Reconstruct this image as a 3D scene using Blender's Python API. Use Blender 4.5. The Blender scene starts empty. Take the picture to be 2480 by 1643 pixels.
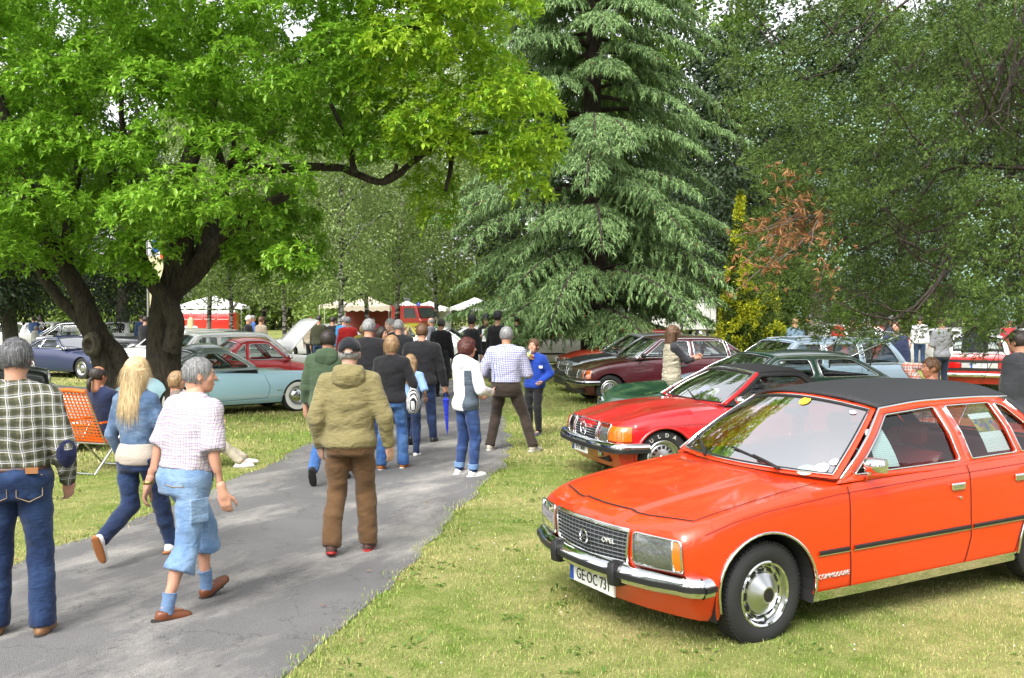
import bpy, bmesh, math, random
import numpy as np
from mathutils import Vector, Matrix, noise
from mathutils.geometry import tessellate_polygon
from mathutils.bvhtree import BVHTree

R = math.radians
PI = math.pi
scene = bpy.context.scene
COL = scene.collection

# ---------------------------------------------------------------- camera
cam_data = bpy.data.cameras.new('camera')
cam = bpy.data.objects.new('camera', cam_data)
COL.objects.link(cam)
cam.location = (0, 0, 2.0)
cam.rotation_euler = (R(90 - 1.67), 0, 0)
cam_data.sensor_width = 36
cam_data.lens = 35.56
cam_data.clip_start = 0.1
cam_data.clip_end = 1000
scene.camera = cam

# ---------------------------------------------------------------- sky, sun, exposure
SUN_EL, SUN_AZ = R(48), R(205)          # high, thinly veiled sun, behind the camera and to its left
world = bpy.data.worlds.new('World')
scene.world = world
world.use_nodes = True
nt = world.node_tree
nt.nodes.clear()
sky = nt.nodes.new('ShaderNodeTexSky')
sky.sky_type = 'NISHITA'
sky.sun_disc = False
sky.sun_elevation = SUN_EL
sky.sun_rotation = SUN_AZ
sky.dust_density = 4.0
sky.air_density = 1.0
hs = nt.nodes.new('ShaderNodeHueSaturation')      # a white, thinly clouded sky
hs.inputs['Saturation'].default_value = 0.16
hs.inputs['Value'].default_value = 2.1
bg = nt.nodes.new('ShaderNodeBackground')
bg.inputs['Strength'].default_value = 0.13
out = nt.nodes.new('ShaderNodeOutputWorld')
nt.links.new(sky.outputs[0], hs.inputs['Color'])
nt.links.new(hs.outputs[0], bg.inputs['Color'])
nt.links.new(bg.outputs[0], out.inputs['Surface'])

sun_data = bpy.data.lights.new('sun', 'SUN')
sun_data.energy = 1.4
sun_data.angle = R(28)
sun_data.color = (1.0, 0.96, 0.90)
sun = bpy.data.objects.new('sun', sun_data)
COL.objects.link(sun)
_d = Vector((math.sin(SUN_AZ) * math.cos(SUN_EL), math.cos(SUN_AZ) * math.cos(SUN_EL), math.sin(SUN_EL)))
sun.rotation_euler = _d.to_track_quat('Z', 'Y').to_euler()
sun.location = (0, 0, 40)

scene.view_settings.view_transform = 'Standard'
scene.view_settings.look = 'None'
scene.view_settings.gamma = 1.0
scene.view_settings.exposure = 0.72
scene.view_settings.use_curve_mapping = False
scene.render.engine = 'CYCLES'
scene.cycles.max_bounces = 8
scene.cycles.transparent_max_bounces = 24
scene.cycles.diffuse_bounces = 2
scene.cycles.glossy_bounces = 3
scene.cycles.caustics_reflective = False
scene.cycles.caustics_refractive = False

# ---------------------------------------------------------------- helpers
def ip(tab, x):
 """monotone cubic interpolation through (x, value) pairs"""
 t = np.asarray(tab, float)
 t = t[np.argsort(t[:, 0])]
 X, Y = t[:, 0], t[:, 1]
 x = np.clip(np.asarray(x, float), X[0], X[-1])
 h = np.diff(X); dl = np.diff(Y) / h
 m = np.zeros_like(Y)
 if len(X) > 2:
  pr = dl[:-1] * dl[1:]
  w1 = 2 * h[1:] + h[:-1]; w2 = h[1:] + 2 * h[:-1]
  with np.errstate(divide='ignore', invalid='ignore'):
   mm = (w1 + w2) / (w1 / dl[:-1] + w2 / dl[1:])
  m[1:-1] = np.where(pr > 0, mm, 0)
 m[0], m[-1] = dl[0], dl[-1]
 i = np.clip(np.searchsorted(X, x) - 1, 0, len(X) - 2)
 s = (x - X[i]) / h[i]
 r = ((2*s**3 - 3*s**2 + 1) * Y[i] + (s**3 - 2*s**2 + s) * h[i] * m[i]
   + (-2*s**3 + 3*s**2) * Y[i+1] + (s**3 - s**2) * h[i] * m[i+1])
 return float(r) if r.ndim == 0 else r

def lut(tab, n=800):
 """the same curve as ip(), as a fast look-up for single values"""
 t = sorted((float(a), float(b)) for a, b in tab)
 x0, x1 = t[0][0], t[-1][0]
 ys = [float(v) for v in ip(t, np.linspace(x0, x1, n+1))]
 k = n/(x1-x0)
 def f(x):
  a = (x-x0)*k
  if a <= 0: return ys[0]
  if a >= n: return ys[n]
  i = int(a); a -= i
  return ys[i]+(ys[i+1]-ys[i])*a
 return f

def sstep(a):
 a = min(1.0, max(0.0, a))
 return a * a * (3 - 2 * a)

class MB:
 """collects faces, build() links them as ONE mesh object"""
 def __init__(s):
  s.v = []; s.f = []; s.m = []
 def add(s, vs, fs, m=0, M=None):
  o = len(s.v)
  if M is not None:
   vs = [M @ Vector(p) for p in vs]
  s.v.extend([tuple(p) for p in vs])
  s.f.extend([tuple(i + o for i in f) for f in fs])
  s.m.extend([m] * len(fs))
  return s
 def grid(s, P, m=0, keep=None, wrap=False):
  """P: rows x cols of points"""
  nr, nc = len(P), len(P[0])
  vs = [p for row in P for p in row]
  fs = []
  for i in range(nr - 1):
   for j in range(nc if wrap else nc - 1):
    if keep and not keep(i, j):
     continue
    j2 = (j + 1) % nc
    fs.append((i*nc + j, i*nc + j2, (i+1)*nc + j2, (i+1)*nc + j))
  return s.add(vs, fs, m)
 def box(s, c, d, m=0, M=None):
  x, y, z = c; a, b, e = d[0]/2, d[1]/2, d[2]/2
  vs = [(x+i*a, y+j*b, z+k*e) for i in (-1, 1) for j in (-1, 1) for k in (-1, 1)]
  fs = [(0,1,3,2), (4,6,7,5), (0,4,5,1), (2,3,7,6), (0,2,6,4), (1,5,7,3)]
  return s.add(vs, fs, m, M)
 def tube(s, pts, r, n=8, m=0, closed=False, cap=True, flat=1.0):
  pts = [Vector(p) for p in pts]
  N = len(pts)
  rr = r if hasattr(r, '__len__') else [r] * N
  T = []
  for i in range(N):
   a = pts[(i-1) % N] if (closed or i > 0) else pts[i]
   b = pts[(i+1) % N] if (closed or i < N-1) else pts[i]
   t = (b - a)
   T.append(t.normalized() if t.length > 1e-9 else Vector((0, 0, 1)))
  u = T[0].orthogonal().normalized()
  if abs(T[0].z) < 0.9:
   u = T[0].cross(Vector((0, 0, 1))).normalized()
  rows = []
  for i in range(N):
   u = (u - T[i] * u.dot(T[i]))
   u = u.normalized() if u.length > 1e-6 else T[i].orthogonal().normalized()
   w = T[i].cross(u)
   rows.append([pts[i] + (u * math.cos(2*PI*k/n) + w * math.sin(2*PI*k/n) * flat) * rr[i] for k in range(n)])
  if closed:
   rows.append(rows[0])
  o = len(s.v)
  s.grid(rows, m, wrap=True)
  if cap and not closed:
   s.f.append(tuple(o + k for k in range(n))[::-1]); s.m.append(m)
   e = o + (N-1) * n
   s.f.append(tuple(e + k for k in range(n))); s.m.append(m)
  return s
 def lathe(s, prof, n=32, m=0, M=None, axis='y'):
  """prof: (radius, along) pairs, turned about the y axis (or z)"""
  vs = []; fs = []
  for (r, a) in prof:
   for k in range(n):
    c, d = math.cos(2*PI*k/n), math.sin(2*PI*k/n)
    vs.append((r*c, a, r*d) if axis == 'y' else (r*c, r*d, a))
  for i in range(len(prof) - 1):
   for k in range(n):
    k2 = (k+1) % n
    fs.append((i*n+k, i*n+k2, (i+1)*n+k2, (i+1)*n+k))
  return s.add(vs, fs, m, M)
 def build(s, name, mats, parent=None, smooth=35, loc=None, solid=0):
  me = bpy.data.meshes.new(name)
  me.from_pydata(s.v, [], s.f)
  mats = mats if isinstance(mats, (list, tuple)) else [mats]
  for q in mats:
   me.materials.append(q)
  if len(mats) > 1:
   me.polygons.foreach_set('material_index', s.m)
  me.update()
  return link(name, me, parent, smooth, loc, solid)

def link(name, me, parent=None, smooth=35, loc=None, solid=0):
 if smooth:
  me.polygons.foreach_set('use_smooth', [True] * len(me.polygons))
  if smooth < 180:
   me.set_sharp_from_angle(angle=R(smooth))
 o = bpy.data.objects.new(name, me)
 COL.objects.link(o)
 if parent is not None:
  o.parent = parent
 if loc is not None:
  o.location = loc
 if solid:
  md = o.modifiers.new('thickness', 'SOLIDIFY')
  md.thickness = solid; md.offset = -1
 return o

def npmesh(name, V, F, mats, parent=None, mi=None, smooth=0, uv=None):
 """fast mesh from numpy arrays: V (n,3), F (m,k)"""
 me = bpy.data.meshes.new(name)
 V = np.asarray(V, np.float32); F = np.asarray(F, np.int32)
 k = F.shape[1]
 me.vertices.add(len(V)); me.vertices.foreach_set('co', V.ravel())
 me.loops.add(F.size); me.loops.foreach_set('vertex_index', F.ravel())
 me.polygons.add(len(F)); me.polygons.foreach_set('loop_start', np.arange(0, F.size, k, dtype=np.int32))
 mats = mats if isinstance(mats, (list, tuple)) else [mats]
 for q in mats:
  me.materials.append(q)
 if mi is not None:
  me.polygons.foreach_set('material_index', np.asarray(mi, np.int32))
 me.update(calc_edges=True)
 return link(name, me, parent, smooth)

def tag(o, label=None, cat=None, group=None, kind=None):
 if label: o['label'] = label
 if cat: o['category'] = cat
 if group: o['group'] = group
 if kind: o['kind'] = kind
 return o

def empty(name, loc=(0, 0, 0), rz=0, label=None, cat=None, group=None, parent=None):
 o = bpy.data.objects.new(name, None)
 COL.objects.link(o)
 o.location = loc
 o.rotation_euler = (0, 0, rz)
 o.empty_display_size = 0.2
 if parent: o.parent = parent
 return tag(o, label, cat, group)

def copy_tree(o, parent=None):
 c = o.copy(); COL.objects.link(c); c.parent = parent
 for ch in o.children:
  copy_tree(ch, c)
 return c

# ---------------------------------------------------------------- materials
_M = {}
def mat(name, col=(.5, .5, .5), rough=.5, metal=0, coat=0, spec=.5, emit=None, sheen=0,
  var=0, vscale=8, bump=0, bscale=60, trans=0, sss=0):
 """Principled material; var = noise variation of the colour, bump = fine relief"""
 if name in _M: return _M[name]
 m = bpy.data.materials.new(name); m.use_nodes = True
 t = m.node_tree; b = t.nodes['Principled BSDF']
 b.inputs['Base Color'].default_value = (*col, 1)
 b.inputs['Roughness'].default_value = rough
 b.inputs['Metallic'].default_value = metal
 b.inputs['Specular IOR Level'].default_value = spec
 b.inputs['Coat Weight'].default_value = coat
 b.inputs['Coat Roughness'].default_value = .04
 b.inputs['Sheen Weight'].default_value = sheen
 if sss:
  b.inputs['Subsurface Weight'].default_value = sss
  b.inputs['Subsurface Radius'].default_value = (.02, .008, .004)
 if emit:
  b.inputs['Emission Color'].default_value = (*col, 1); b.inputs['Emission Strength'].default_value = emit
 if var or bump:
  tc = t.nodes.new('ShaderNodeTexCoord')
 if var:
  n = t.nodes.new('ShaderNodeTexNoise'); n.inputs['Scale'].default_value = vscale
  n.inputs['Detail'].default_value = 6; n.inputs['Roughness'].default_value = .65
  t.links.new(tc.outputs['Object'], n.inputs['Vector'])
  r = t.nodes.new('ShaderNodeMapRange')
  r.inputs['From Min'].default_value = .3; r.inputs['From Max'].default_value = .7
  r.inputs['To Min'].default_value = 1 - var; r.inputs['To Max'].default_value = 1 + var
  t.links.new(n.outputs['Fac'], r.inputs['Value'])
  x = t.nodes.new('ShaderNodeVectorMath'); x.operation = 'SCALE'
  x.inputs[0].default_value = col
  t.links.new(r.outputs['Result'], x.inputs['Scale'])
  t.links.new(x.outputs['Vector'], b.inputs['Base Color'])
 if bump:
  n2 = t.nodes.new('ShaderNodeTexNoise'); n2.inputs['Scale'].default_value = bscale
  n2.inputs['Detail'].default_value = 5
  t.links.new(tc.outputs['Object'], n2.inputs['Vector'])
  bp = t.nodes.new('ShaderNodeBump'); bp.inputs['Strength'].default_value = bump
  bp.inputs['Distance'].default_value = .02
  t.links.new(n2.outputs['Fac'], bp.inputs['Height'])
  t.links.new(bp.outputs['Normal'], b.inputs['Normal'])
 _M[name] = m
 return m

def node_mat(name):
 m = bpy.data.materials.new(name); m.use_nodes = True
 t = m.node_tree
 _M[name] = m
 return m, t, t.nodes['Principled BSDF']

def paint(name, col, flake=0):
 return mat('paint_' + name, col, rough=.32 if not flake else .28, coat=1.0, metal=flake, spec=.5)

def glass_mat(name='window_glass', tint=(.80, .86, .84), k=1.0):
 if name in _M: return _M[name]
 m = bpy.data.materials.new(name); m.use_nodes = True
 t = m.node_tree; t.nodes.clear()
 o = t.nodes.new('ShaderNodeOutputMaterial')
 tr = t.nodes.new('ShaderNodeBsdfTransparent'); tr.inputs['Color'].default_value = (*tint, 1)
 gl = t.nodes.new('ShaderNodeBsdfGlossy'); gl.inputs['Roughness'].default_value = .015
 gl.inputs['Color'].default_value = (1, 1, 1, 1)
 fr = t.nodes.new('ShaderNodeFresnel'); fr.inputs['IOR'].default_value = 1.75
 mp = t.nodes.new('ShaderNodeMath'); mp.operation = 'MULTIPLY_ADD'
 mp.inputs[1].default_value = 1.15 * k; mp.inputs[2].default_value = .03
 mp.use_clamp = True
 mx = t.nodes.new('ShaderNodeMixShader')
 t.links.new(fr.outputs[0], mp.inputs[0]); t.links.new(mp.outputs[0], mx.inputs[0])
 t.links.new(tr.outputs[0], mx.inputs[1]); t.links.new(gl.outputs[0], mx.inputs[2])
 t.links.new(mx.outputs[0], o.inputs['Surface'])
 _M[name] = m
 return m

CHROME = mat('chrome', (.78, .79, .80), rough=.07, metal=1)
STEEL = mat('brushed_alloy', (.62, .63, .64), rough=.28, metal=1)
BLACK = mat('black_plastic', (.012, .012, .013), rough=.45)
RUBBER = mat('tyre_rubber', (.018, .018, .019), rough=.75, bump=.25, bscale=90)
SEAL = mat('rubber_seal', (.01, .01, .01), rough=.6)
DARK = mat('dark_interior', (.012, .012, .013), rough=.8)
GLASS = glass_mat(tint=(.74, .80, .78), k=.38)
SCREEN = glass_mat('windscreen_glass', (.78, .84, .82), .55)
LAMP = mat('lamp_reflector', (.62, .64, .64), rough=.30, metal=.35, bump=.6, bscale=45)
LENS = glass_mat('lamp_lens', (.9, .92, .92), 1.3)
AMBER = mat('amber_lens', (.72, .14, .008), rough=.12, coat=1)
REDL = mat('red_lens', (.45, .01, .008), rough=.12, coat=1)
WHITE = mat('white_card', (.75, .75, .75), rough=.6)
PLATEW = mat('plate_white', (.72, .72, .70), rough=.35)
BLUEP = mat('plate_blue', (.01, .06, .35), rough=.35)
INK = mat('black_ink', (.01, .01, .01), rough=.5)

def text_mesh(body, size, m, parent, M, name='lettering', depth=.0015, width=1.0):
 cu = bpy.data.curves.new(name, 'FONT')
 cu.body = body; cu.size = size; cu.extrude = depth; cu.align_x = 'CENTER'; cu.align_y = 'CENTER'
 cu.resolution_u = 2
 tmp = bpy.data.objects.new(name, cu); COL.objects.link(tmp)
 dg = bpy.context.evaluated_depsgraph_get()
 me = bpy.data.meshes.new_from_object(tmp.evaluated_get(dg))
 bpy.data.objects.remove(tmp); bpy.data.curves.remove(cu)
 me.materials.clear(); me.materials.append(m)
 me.transform(Matrix.Diagonal((width, 1, 1, 1)))
 me.transform(M)
 me.name = name
 return link(name, me, parent, smooth=0)
# ================================================================ cars
# car frame: x forward, y to the car's left, z up, origin on the ground midway between the axles
def inpoly(p, poly):
 x, y = p; c = False; n = len(poly)
 for i in range(n):
  x1, y1 = poly[i]; x2, y2 = poly[i-1]
  if (y1 > y) != (y2 > y) and x < (x2-x1)*(y-y1)/(y2-y1) + x1:
   c = not c
 return c

def round_poly(pts, r=.04, n=4):
 out = []
 N = len(pts)
 for i in range(N):
  p = Vector(pts[i]).to_2d(); a = Vector(pts[i-1]).to_2d(); b = Vector(pts[(i+1) % N]).to_2d()
  da, db = (a-p), (b-p)
  k = min(r, da.length*.45, db.length*.45)
  q0 = p + da.normalized()*k; q1 = p + db.normalized()*k
  for j in range(n+1):
   t = j/n
   out.append(tuple(q0*(1-t)**2 + p*2*t*(1-t) + q1*t*t))
 return out

def densify(pts, d=.06, closed=True):
 out = []
 N = len(pts)
 for i in range(N if closed else N-1):
  a, b = Vector(pts[i]), Vector(pts[(i+1) % N])
  k = max(1, int((b-a).length/d))
  for j in range(k):
   out.append(tuple(a.lerp(b, j/k)))
 if not closed:
  out.append(tuple(pts[-1]))
 return out

class Body:
 """one car: a lofted shell with real wheel openings, a cabin with open windows, and parts"""
 def __init__(s, name, label, cat, loc, yaw, sp, scale=1.0, pitch=0, roll=0, group=None):
  s.sp = sp
  s.root = empty(name, loc, yaw, label, cat, group)
  s.root.rotation_euler = (roll, pitch, yaw)
  s.root.scale = (scale,)*3
  s.root.rotation_mode = 'XYZ'
  s.xf, s.xr = sp['ends']
  s.sill = sp.get('sill', .2)
  s.paint = sp['paint']
  s.ins = sp.get('inset', [(0, .05), (.12, .012), (.45, 0), (.7, .006), (.93, .03), (1, .06)])
  s.ff = sp.get('ff', [(0, -.10), (.25, -.03), (.5, 0), (.85, -.01), (1, -.05)])
  s.fr = sp.get('fr', [(0, .08), (.3, .01), (.6, 0), (.9, .01), (1, .04)])
  s.bf, s.br = sp.get('bow', (.08, .05))
  s.df = sp.get('df', .35)
  s.W, s.zs, s.zd = lut(sp['W']), lut(sp['sh']), lut(sp['dk'])
  s.iins, s.iff, s.ifr = lut(s.ins), lut(s.ff), lut(s.fr)
 def side_y(s, x, z):
  t = (z - s.sill) / max(.05, s.zs(x) - s.sill)
  return s.W(x) - s.iins(min(1, max(0, t)))
 def warp(s, x, y, t):
  w = max(.2, s.W(x))
  q = 1 - min(1, abs(y)/w)**2
  kf = sstep((x - (s.xf - s.df)) / s.df); kr = sstep(((s.xr + s.df) - x) / s.df)
  return x + kf*(s.bf*q + s.iff(t)) - kr*(s.br*q - s.ifr(t))
 def deck(s, x, y):
  """height of bonnet / boot surface"""
  ys = s.W(x) - s.ins[-1][1]
  v = 1 - min(1, abs(y)/ys)
  a, b = s.zs(x), s.zd(x)
  z = a + (b-a)*(1-(1-v)**2.2)
  fn = s.sp.get('crease')
  return z + (fn(x, y) if fn else 0)
 def on_side(s, x, z, off=.004, sgn=1):
  t = (z - s.sill) / max(.05, s.zs(x) - s.sill)
  return Vector((s.warp(x, s.W(x), min(1, max(0, t))), sgn*(s.side_y(x, z)+off), z))
 def shell(s):
  sp = s.sp
  xs = set(np.linspace(s.xr, s.xf, sp.get('nx', 64)).round(4))
  for k in (.03, .07, .12, .18):
   xs.add(round(s.xf-k, 4)); xs.add(round(s.xr+k, 4))
  for (xc, zc, r) in sp['arches']:
   for a in np.linspace(0, PI, 17): xs.add(round(xc + r*math.cos(a), 4))
   xs.add(round(xc + r + 1e-3, 4)); xs.add(round(xc - r - 1e-3, 4))
  for d in sp.get('doors', []): xs.update([round(d[0], 4), round(d[1], 4)])
  c0, c1 = sp['cab']
  xs.update([round(c0, 4), round(c1, 4)])
  hood = sp.get('hood'); boot = sp.get('boot')
  if hood: xs.update([round(hood[0], 4), round(hood[1], 4)])
  if boot: xs.update([round(boot[0], 4), round(boot[1], 4)])
  xs = sorted(xs)
  NZ = 12; ND = sp.get('nd', 24)
  ts = np.linspace(0, 1, NZ+1)
  rows = []
  for x in xs:
   zl = s.sill
   for (xc, zc, r) in sp['arches']:
    if abs(x-xc) <= r + 1e-5:
     zl = zc + math.sqrt(max(0, r*r-(x-xc)**2))
   if not sp.get('flat_sill'):
    zl += .05*sstep((x-(s.xf-.45))/.4)*0
   zt = s.zs(x); left = []
   for t in ts:
    z = zl + (zt-zl)*t
    tt = (z-s.sill)/max(.05, zt-s.sill)
    y = s.W(x)-s.iins(min(1, max(0, tt)))
    left.append((s.warp(x, s.W(x), tt), y, z))
   ys = s.W(x) - s.ins[-1][1]
   dk = []
   for k in range(1, ND):
    y = ys*math.cos(PI*k/ND) if False else ys*(1-2*k/ND)
    dk.append((s.warp(x, y, 1), y, s.deck(x, y)))
   rows.append(left + dk + [(p[0], -p[1], p[2]) for p in reversed(left)])
  nc = len(rows[0])
  part = {}
  def put(key, quad): part.setdefault(key, []).append(quad)
  def cell(i, j):
   xm = (xs[i]+xs[i+1])/2
   side = j < NZ or j >= NZ+ND
   if side:
    t = (j if j < NZ else nc-2-j)
    for n, d in enumerate(sp.get('doors', [])):
     if d[0] < xm < d[1] and t >= d[2]:
      return ('door', n, j < NZ)
    return ('body',)
   if c1 < xm < c0: return None
   ym = (s.W(xm)-s.ins[-1][1])*(1-2*(j-NZ+.5)/ND)
   if hood and hood[0] < xm < hood[1] and abs(ym) < hood[2]:
    return ('hood',)
   if boot and boot[0] < xm < boot[1] and abs(ym) < boot[2]:
    return ('boot_lid',)
   return ('body',)
  for i in range(len(xs)-1):
   for j in range(nc-1):
    key = cell(i, j)
    if key is None: continue
    if key == ('hood',) and sp.get('hood_open'): continue
    put(key, (rows[i][j], rows[i][j+1], rows[i+1][j+1], rows[i+1][j]))
  # front and rear faces share the end rings of the shell
  for end in (0, -1):
   x = xs[end]; ring = rows[end]
   G = []
   for t_i in range(NZ+1):
    p = ring[t_i]; row = []
    for k in range(ND+1):
     f = 1-2*k/ND
     y = p[1]*f
     if t_i == NZ:
      q = ring[NZ+k]
      row.append(q)
     else:
      t = ts[t_i]
      zz = p[2] + (s.deck(x, (s.W(x)-s.ins[-1][1])*f)-s.zs(x))*t**4
      row.append((s.warp(x, s.W(x)*f, t), y, zz))
    G.append(row)
   for a in range(NZ):
    for b in range(ND):
     q = (G[a][b], G[a][b+1], G[a+1][b+1], G[a+1][b])
     put(('body',), q if end == 0 else q[::-1])
  s.parts = {}
  for key, quads in part.items():
   idx = {}; mb = MB()
   for q in quads:
    f = []
    for p in q:
     k = (round(p[0], 5), round(p[1], 5), round(p[2], 5))
     if k not in idx:
      idx[k] = len(mb.v); mb.v.append(p)
     if idx[k] not in f: f.append(idx[k])
    if len(f) > 2:
     mb.f.append(tuple(f)); mb.m.append(0)
   pm = sp.get('hood_paint', s.paint) if key[0] == 'hood' else s.paint
   s.parts[key] = mb.build(key[0], pm, s.root, smooth=42)
  # wheel housings and underbody, dark
  mb = MB()
  for (xc, zc, r) in sp['arches']:
   for sg in (1, -1):
    w = s.W(xc) - .012
    P = []
    for a in np.linspace(-.25, PI+.25, 20):
     P.append([(xc+(r+.004)*math.cos(a), sg*w, zc+(r+.004)*math.sin(a)), (xc+(r+.004)*math.cos(a), sg*(w-.42), zc+(r+.004)*math.sin(a))])
    mb.grid(P)
    mb.box((xc, sg*(w-.44), zc+.13), (2*r, .02, r*1.1))
  mb.box(((s.xf+s.xr)/2, 0, s.sill+.04), ((s.xf-s.xr)*.88, s.W(0)*1.5, .05))
  mb.box(((s.xf+s.xr)/2, 0, s.sill-.02), ((s.xf-s.xr)*.6, s.W(0)*.5, .10))
  mb.build('underbody', DARK, s.root, smooth=0)
 # ------------------------------------------------------------ cabin
 def cabin(s):
  sp = s.sp; g = sp['green']
  out2 = g['outline']           # side view polygon, (x,z), closed
  zb = g['belt']; zr = g['roof']; yr = g['yr']
  rp = sp.get('roof_paint', s.paint)
  def gy(x, z):
   """half width of the cabin side at height z"""
   yb = s.W(x) - s.ins[-1][1] - .005
   k = min(1.15, max(0, (z-zb)/(zr-zb)))
   yt = yr if not g.get('yrx') else ip(g['yrx'], x)
   return yb + (yt-yb)*k + .035*math.sin(PI*min(1, k))
  s.gy = gy
  wins = [round_poly(w, g.get('rad', .035)) for w in g['win']]
  outl = densify(out2, .10)
  for sg in (1, -1):
   loops = [[Vector((p[0], p[1], 0)) for p in outl]] + [[Vector((p[0], p[1], 0)) for p in densify(w, .08)] for w in wins]
   tris = tessellate_polygon(loops)
   flat = [p for l in loops for p in l]
   mb = MB()
   mb.add([(p.x, sg*gy(p.x, p.y), p.y) for p in flat], [t if sg < 0 else t[::-1] for t in tris])
   o = mb.build('pillar', g.get('pillar_paint', s.paint), s.root, smooth=60, solid=0)
   md = o.modifiers.new('thickness', 'SOLIDIFY'); md.thickness = .03; md.offset = 0
   for (ep, em) in g.get('extra', []):
    ed = densify(ep, .08)
    tr = tessellate_polygon([[Vector((p[0], p[1], 0)) for p in ed]])
    o = MB().add([(p[0], sg*gy(*p), p[1]) for p in ed], [t if sg < 0 else t[::-1] for t in tr]).build('rear_pillar', em, s.root, smooth=60)
    md = o.modifiers.new('thickness', 'SOLIDIFY'); md.thickness = .034; md.offset = 0
   for n, w in enumerate(wins):
    wd = densify(w, .14)
    if g.get('open') and n in g['open']:
     pass
    else:
     tr = tessellate_polygon([[Vector((p[0], p[1], 0)) for p in wd]])
     mb = MB().add([(p[0], sg*(gy(*p)-.008), p[1]) for p in wd], [t if sg < 0 else t[::-1] for t in tr])
     mb.build('side_window', GLASS, s.root, smooth=60)
    if g.get('trim', True):
     MB().tube([(p[0], sg*(gy(*p)+.016), p[1]) for p in wd], g.get('trim_r', .008), 5, closed=True).build('window_trim', g.get('trim_mat', CHROME), s.root, smooth=180)
  # windscreen and rear window, roof
  (xa0, za0), (xa1, za1) = g['A']; (xc0, zc0), (xc1, zc1) = g['C']
  def screen(x0, z0, x1, z1, bow0, bow1, bul):
   P = []
   for i in range(9):
    t = i/8
    x = x0+(x1-x0)*t; z = z0+(z1-z0)*t
    w = gy(x, z) - .012
    row = []
    for j in range(13):
     f = 1-2*j/12
     q = 1-f*f
     row.append((x+(bow0+(bow1-bow0)*t)*q + bul*math.sin(PI*t)*.6, w*f, z+abs(bul)*math.sin(PI*t)*.3 + g.get('crown', .05)*q*t*.8))
    P.append(row)
   return P
  fw = screen(xa0, za0, xa1, za1, g.get('bow', .14), g.get('bowt', .08), .03)
  rw = screen(xc0, zc0, xc1, zc1, -g.get('rbow', .08), -g.get('rbowt', .05), -.03)
  def inset(P, k0=.05, k1=.06):
   nr, nc = len(P), len(P[0]); Q = []
   for i in range(nr):
    row = []
    for j in range(nc):
     u = k1 + (1-2*k1)*i/(nr-1); v = k0 + (1-2*k0)*j/(nc-1)
     a = u*(nr-1); b = v*(nc-1)
     i0 = min(nr-2, int(a)); j0 = min(nc-2, int(b)); fa = a-i0; fb = b-j0
     p = (Vector(P[i0][j0])*(1-fa)+Vector(P[i0+1][j0])*fa)*(1-fb) + (Vector(P[i0][j0+1])*(1-fa)+Vector(P[i0+1][j0+1])*fa)*fb
     row.append(p)
    Q.append(row)
   return Q
  def rim(P):
   return P[0] + [r[-1] for r in P[1:]] + P[-1][-2::-1] + [r[0] for r in P[-2:0:-1]]
  for nm, P, q, op in (('windscreen', fw, .03, False), ('rear_window', rw, g.get('rin', .09), g.get('hatch_open'))):
   if op: continue
   I = inset(P, q, .05 if nm == 'windscreen' else .07)
   MB().grid(I).build(nm, SCREEN if nm == 'windscreen' else GLASS, s.root, smooth=180)
   # surround between the pillars and the pane
   A, B = rim([[Vector(p) for p in r] for r in P]), rim(I)
   mb = MB(); n = len(A)
   for k in range(n):
    k2 = (k+1) % n
    o = len(mb.v)
    mb.v.extend([tuple(A[k]), tuple(A[k2]), tuple(B[k2]), tuple(B[k])]); mb.f.append((o, o+1, o+2, o+3)); mb.m.append(0)
   mb.build('window_surround', g.get('surround', s.paint if nm == 'windscreen' else rp), s.root, smooth=0)
   MB().tube(B, .012, 6, closed=True).build('window_seal', SEAL, s.root, smooth=180)
   if g.get('trim', True):
    MB().tube([b + (a-b).normalized()*.012 + Vector((.006 if nm == 'windscreen' else -.006, 0, .006)) for a, b in zip(A, B)], g.get('trim_r', .008), 5, closed=True).build('window_trim', g.get('trim_mat', CHROME), s.root, smooth=180)
  s.fw, s.rw = fw, rw
  # roof: rail curve given by the outline's top between A and C
  rail = g['rail']
  NX = 20; P = []
  for i in range(NX+1):
   t = i/NX
   xq = xa1+(xc1-xa1)*t
   zz = ip(rail, xq); w = gy(xq, zz)
   bow = g.get('bowt', .08)*(1-t) - g.get('rbowt', .05)*t
   row = []
   for j in range(17):
    f = math.sin(PI/2*(1-2*j/16))
    row.append((xq+bow*(1-f*f)*(1 if i in (0, NX) else max(0, abs(1-2*t))**2), w*f, zz+g.get('crown', .05)*(1-abs(f)**2.6)*(.8+.2*math.sin(PI*t))))
   P.append(row)
  o = MB().grid(P).build('roof', rp, s.root, smooth=60)
  md = o.modifiers.new('thickness', 'SOLIDIFY'); md.thickness = .02; md.offset = -1
  s.roofP = P
  if g.get('gutter', True):
   for sg in (1, -1):
    pts = [(xa0, za0)] + [(xa0+(xa1-xa0)*k, za0+(za1-za0)*k) for k in (.3, .6)] + [(xa1+(xc1-xa1)*k/14, ip(rail, xa1+(xc1-xa1)*k/14)) for k in range(15)] + g.get('gut_end', [])
    MB().tube([(x, sg*(gy(x, z)+.012), z+.004) for x, z in pts], g.get('gut_r', .010), 6).build('roof_gutter', g.get('gut_mat', CHROME), s.root, smooth=180)
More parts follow.
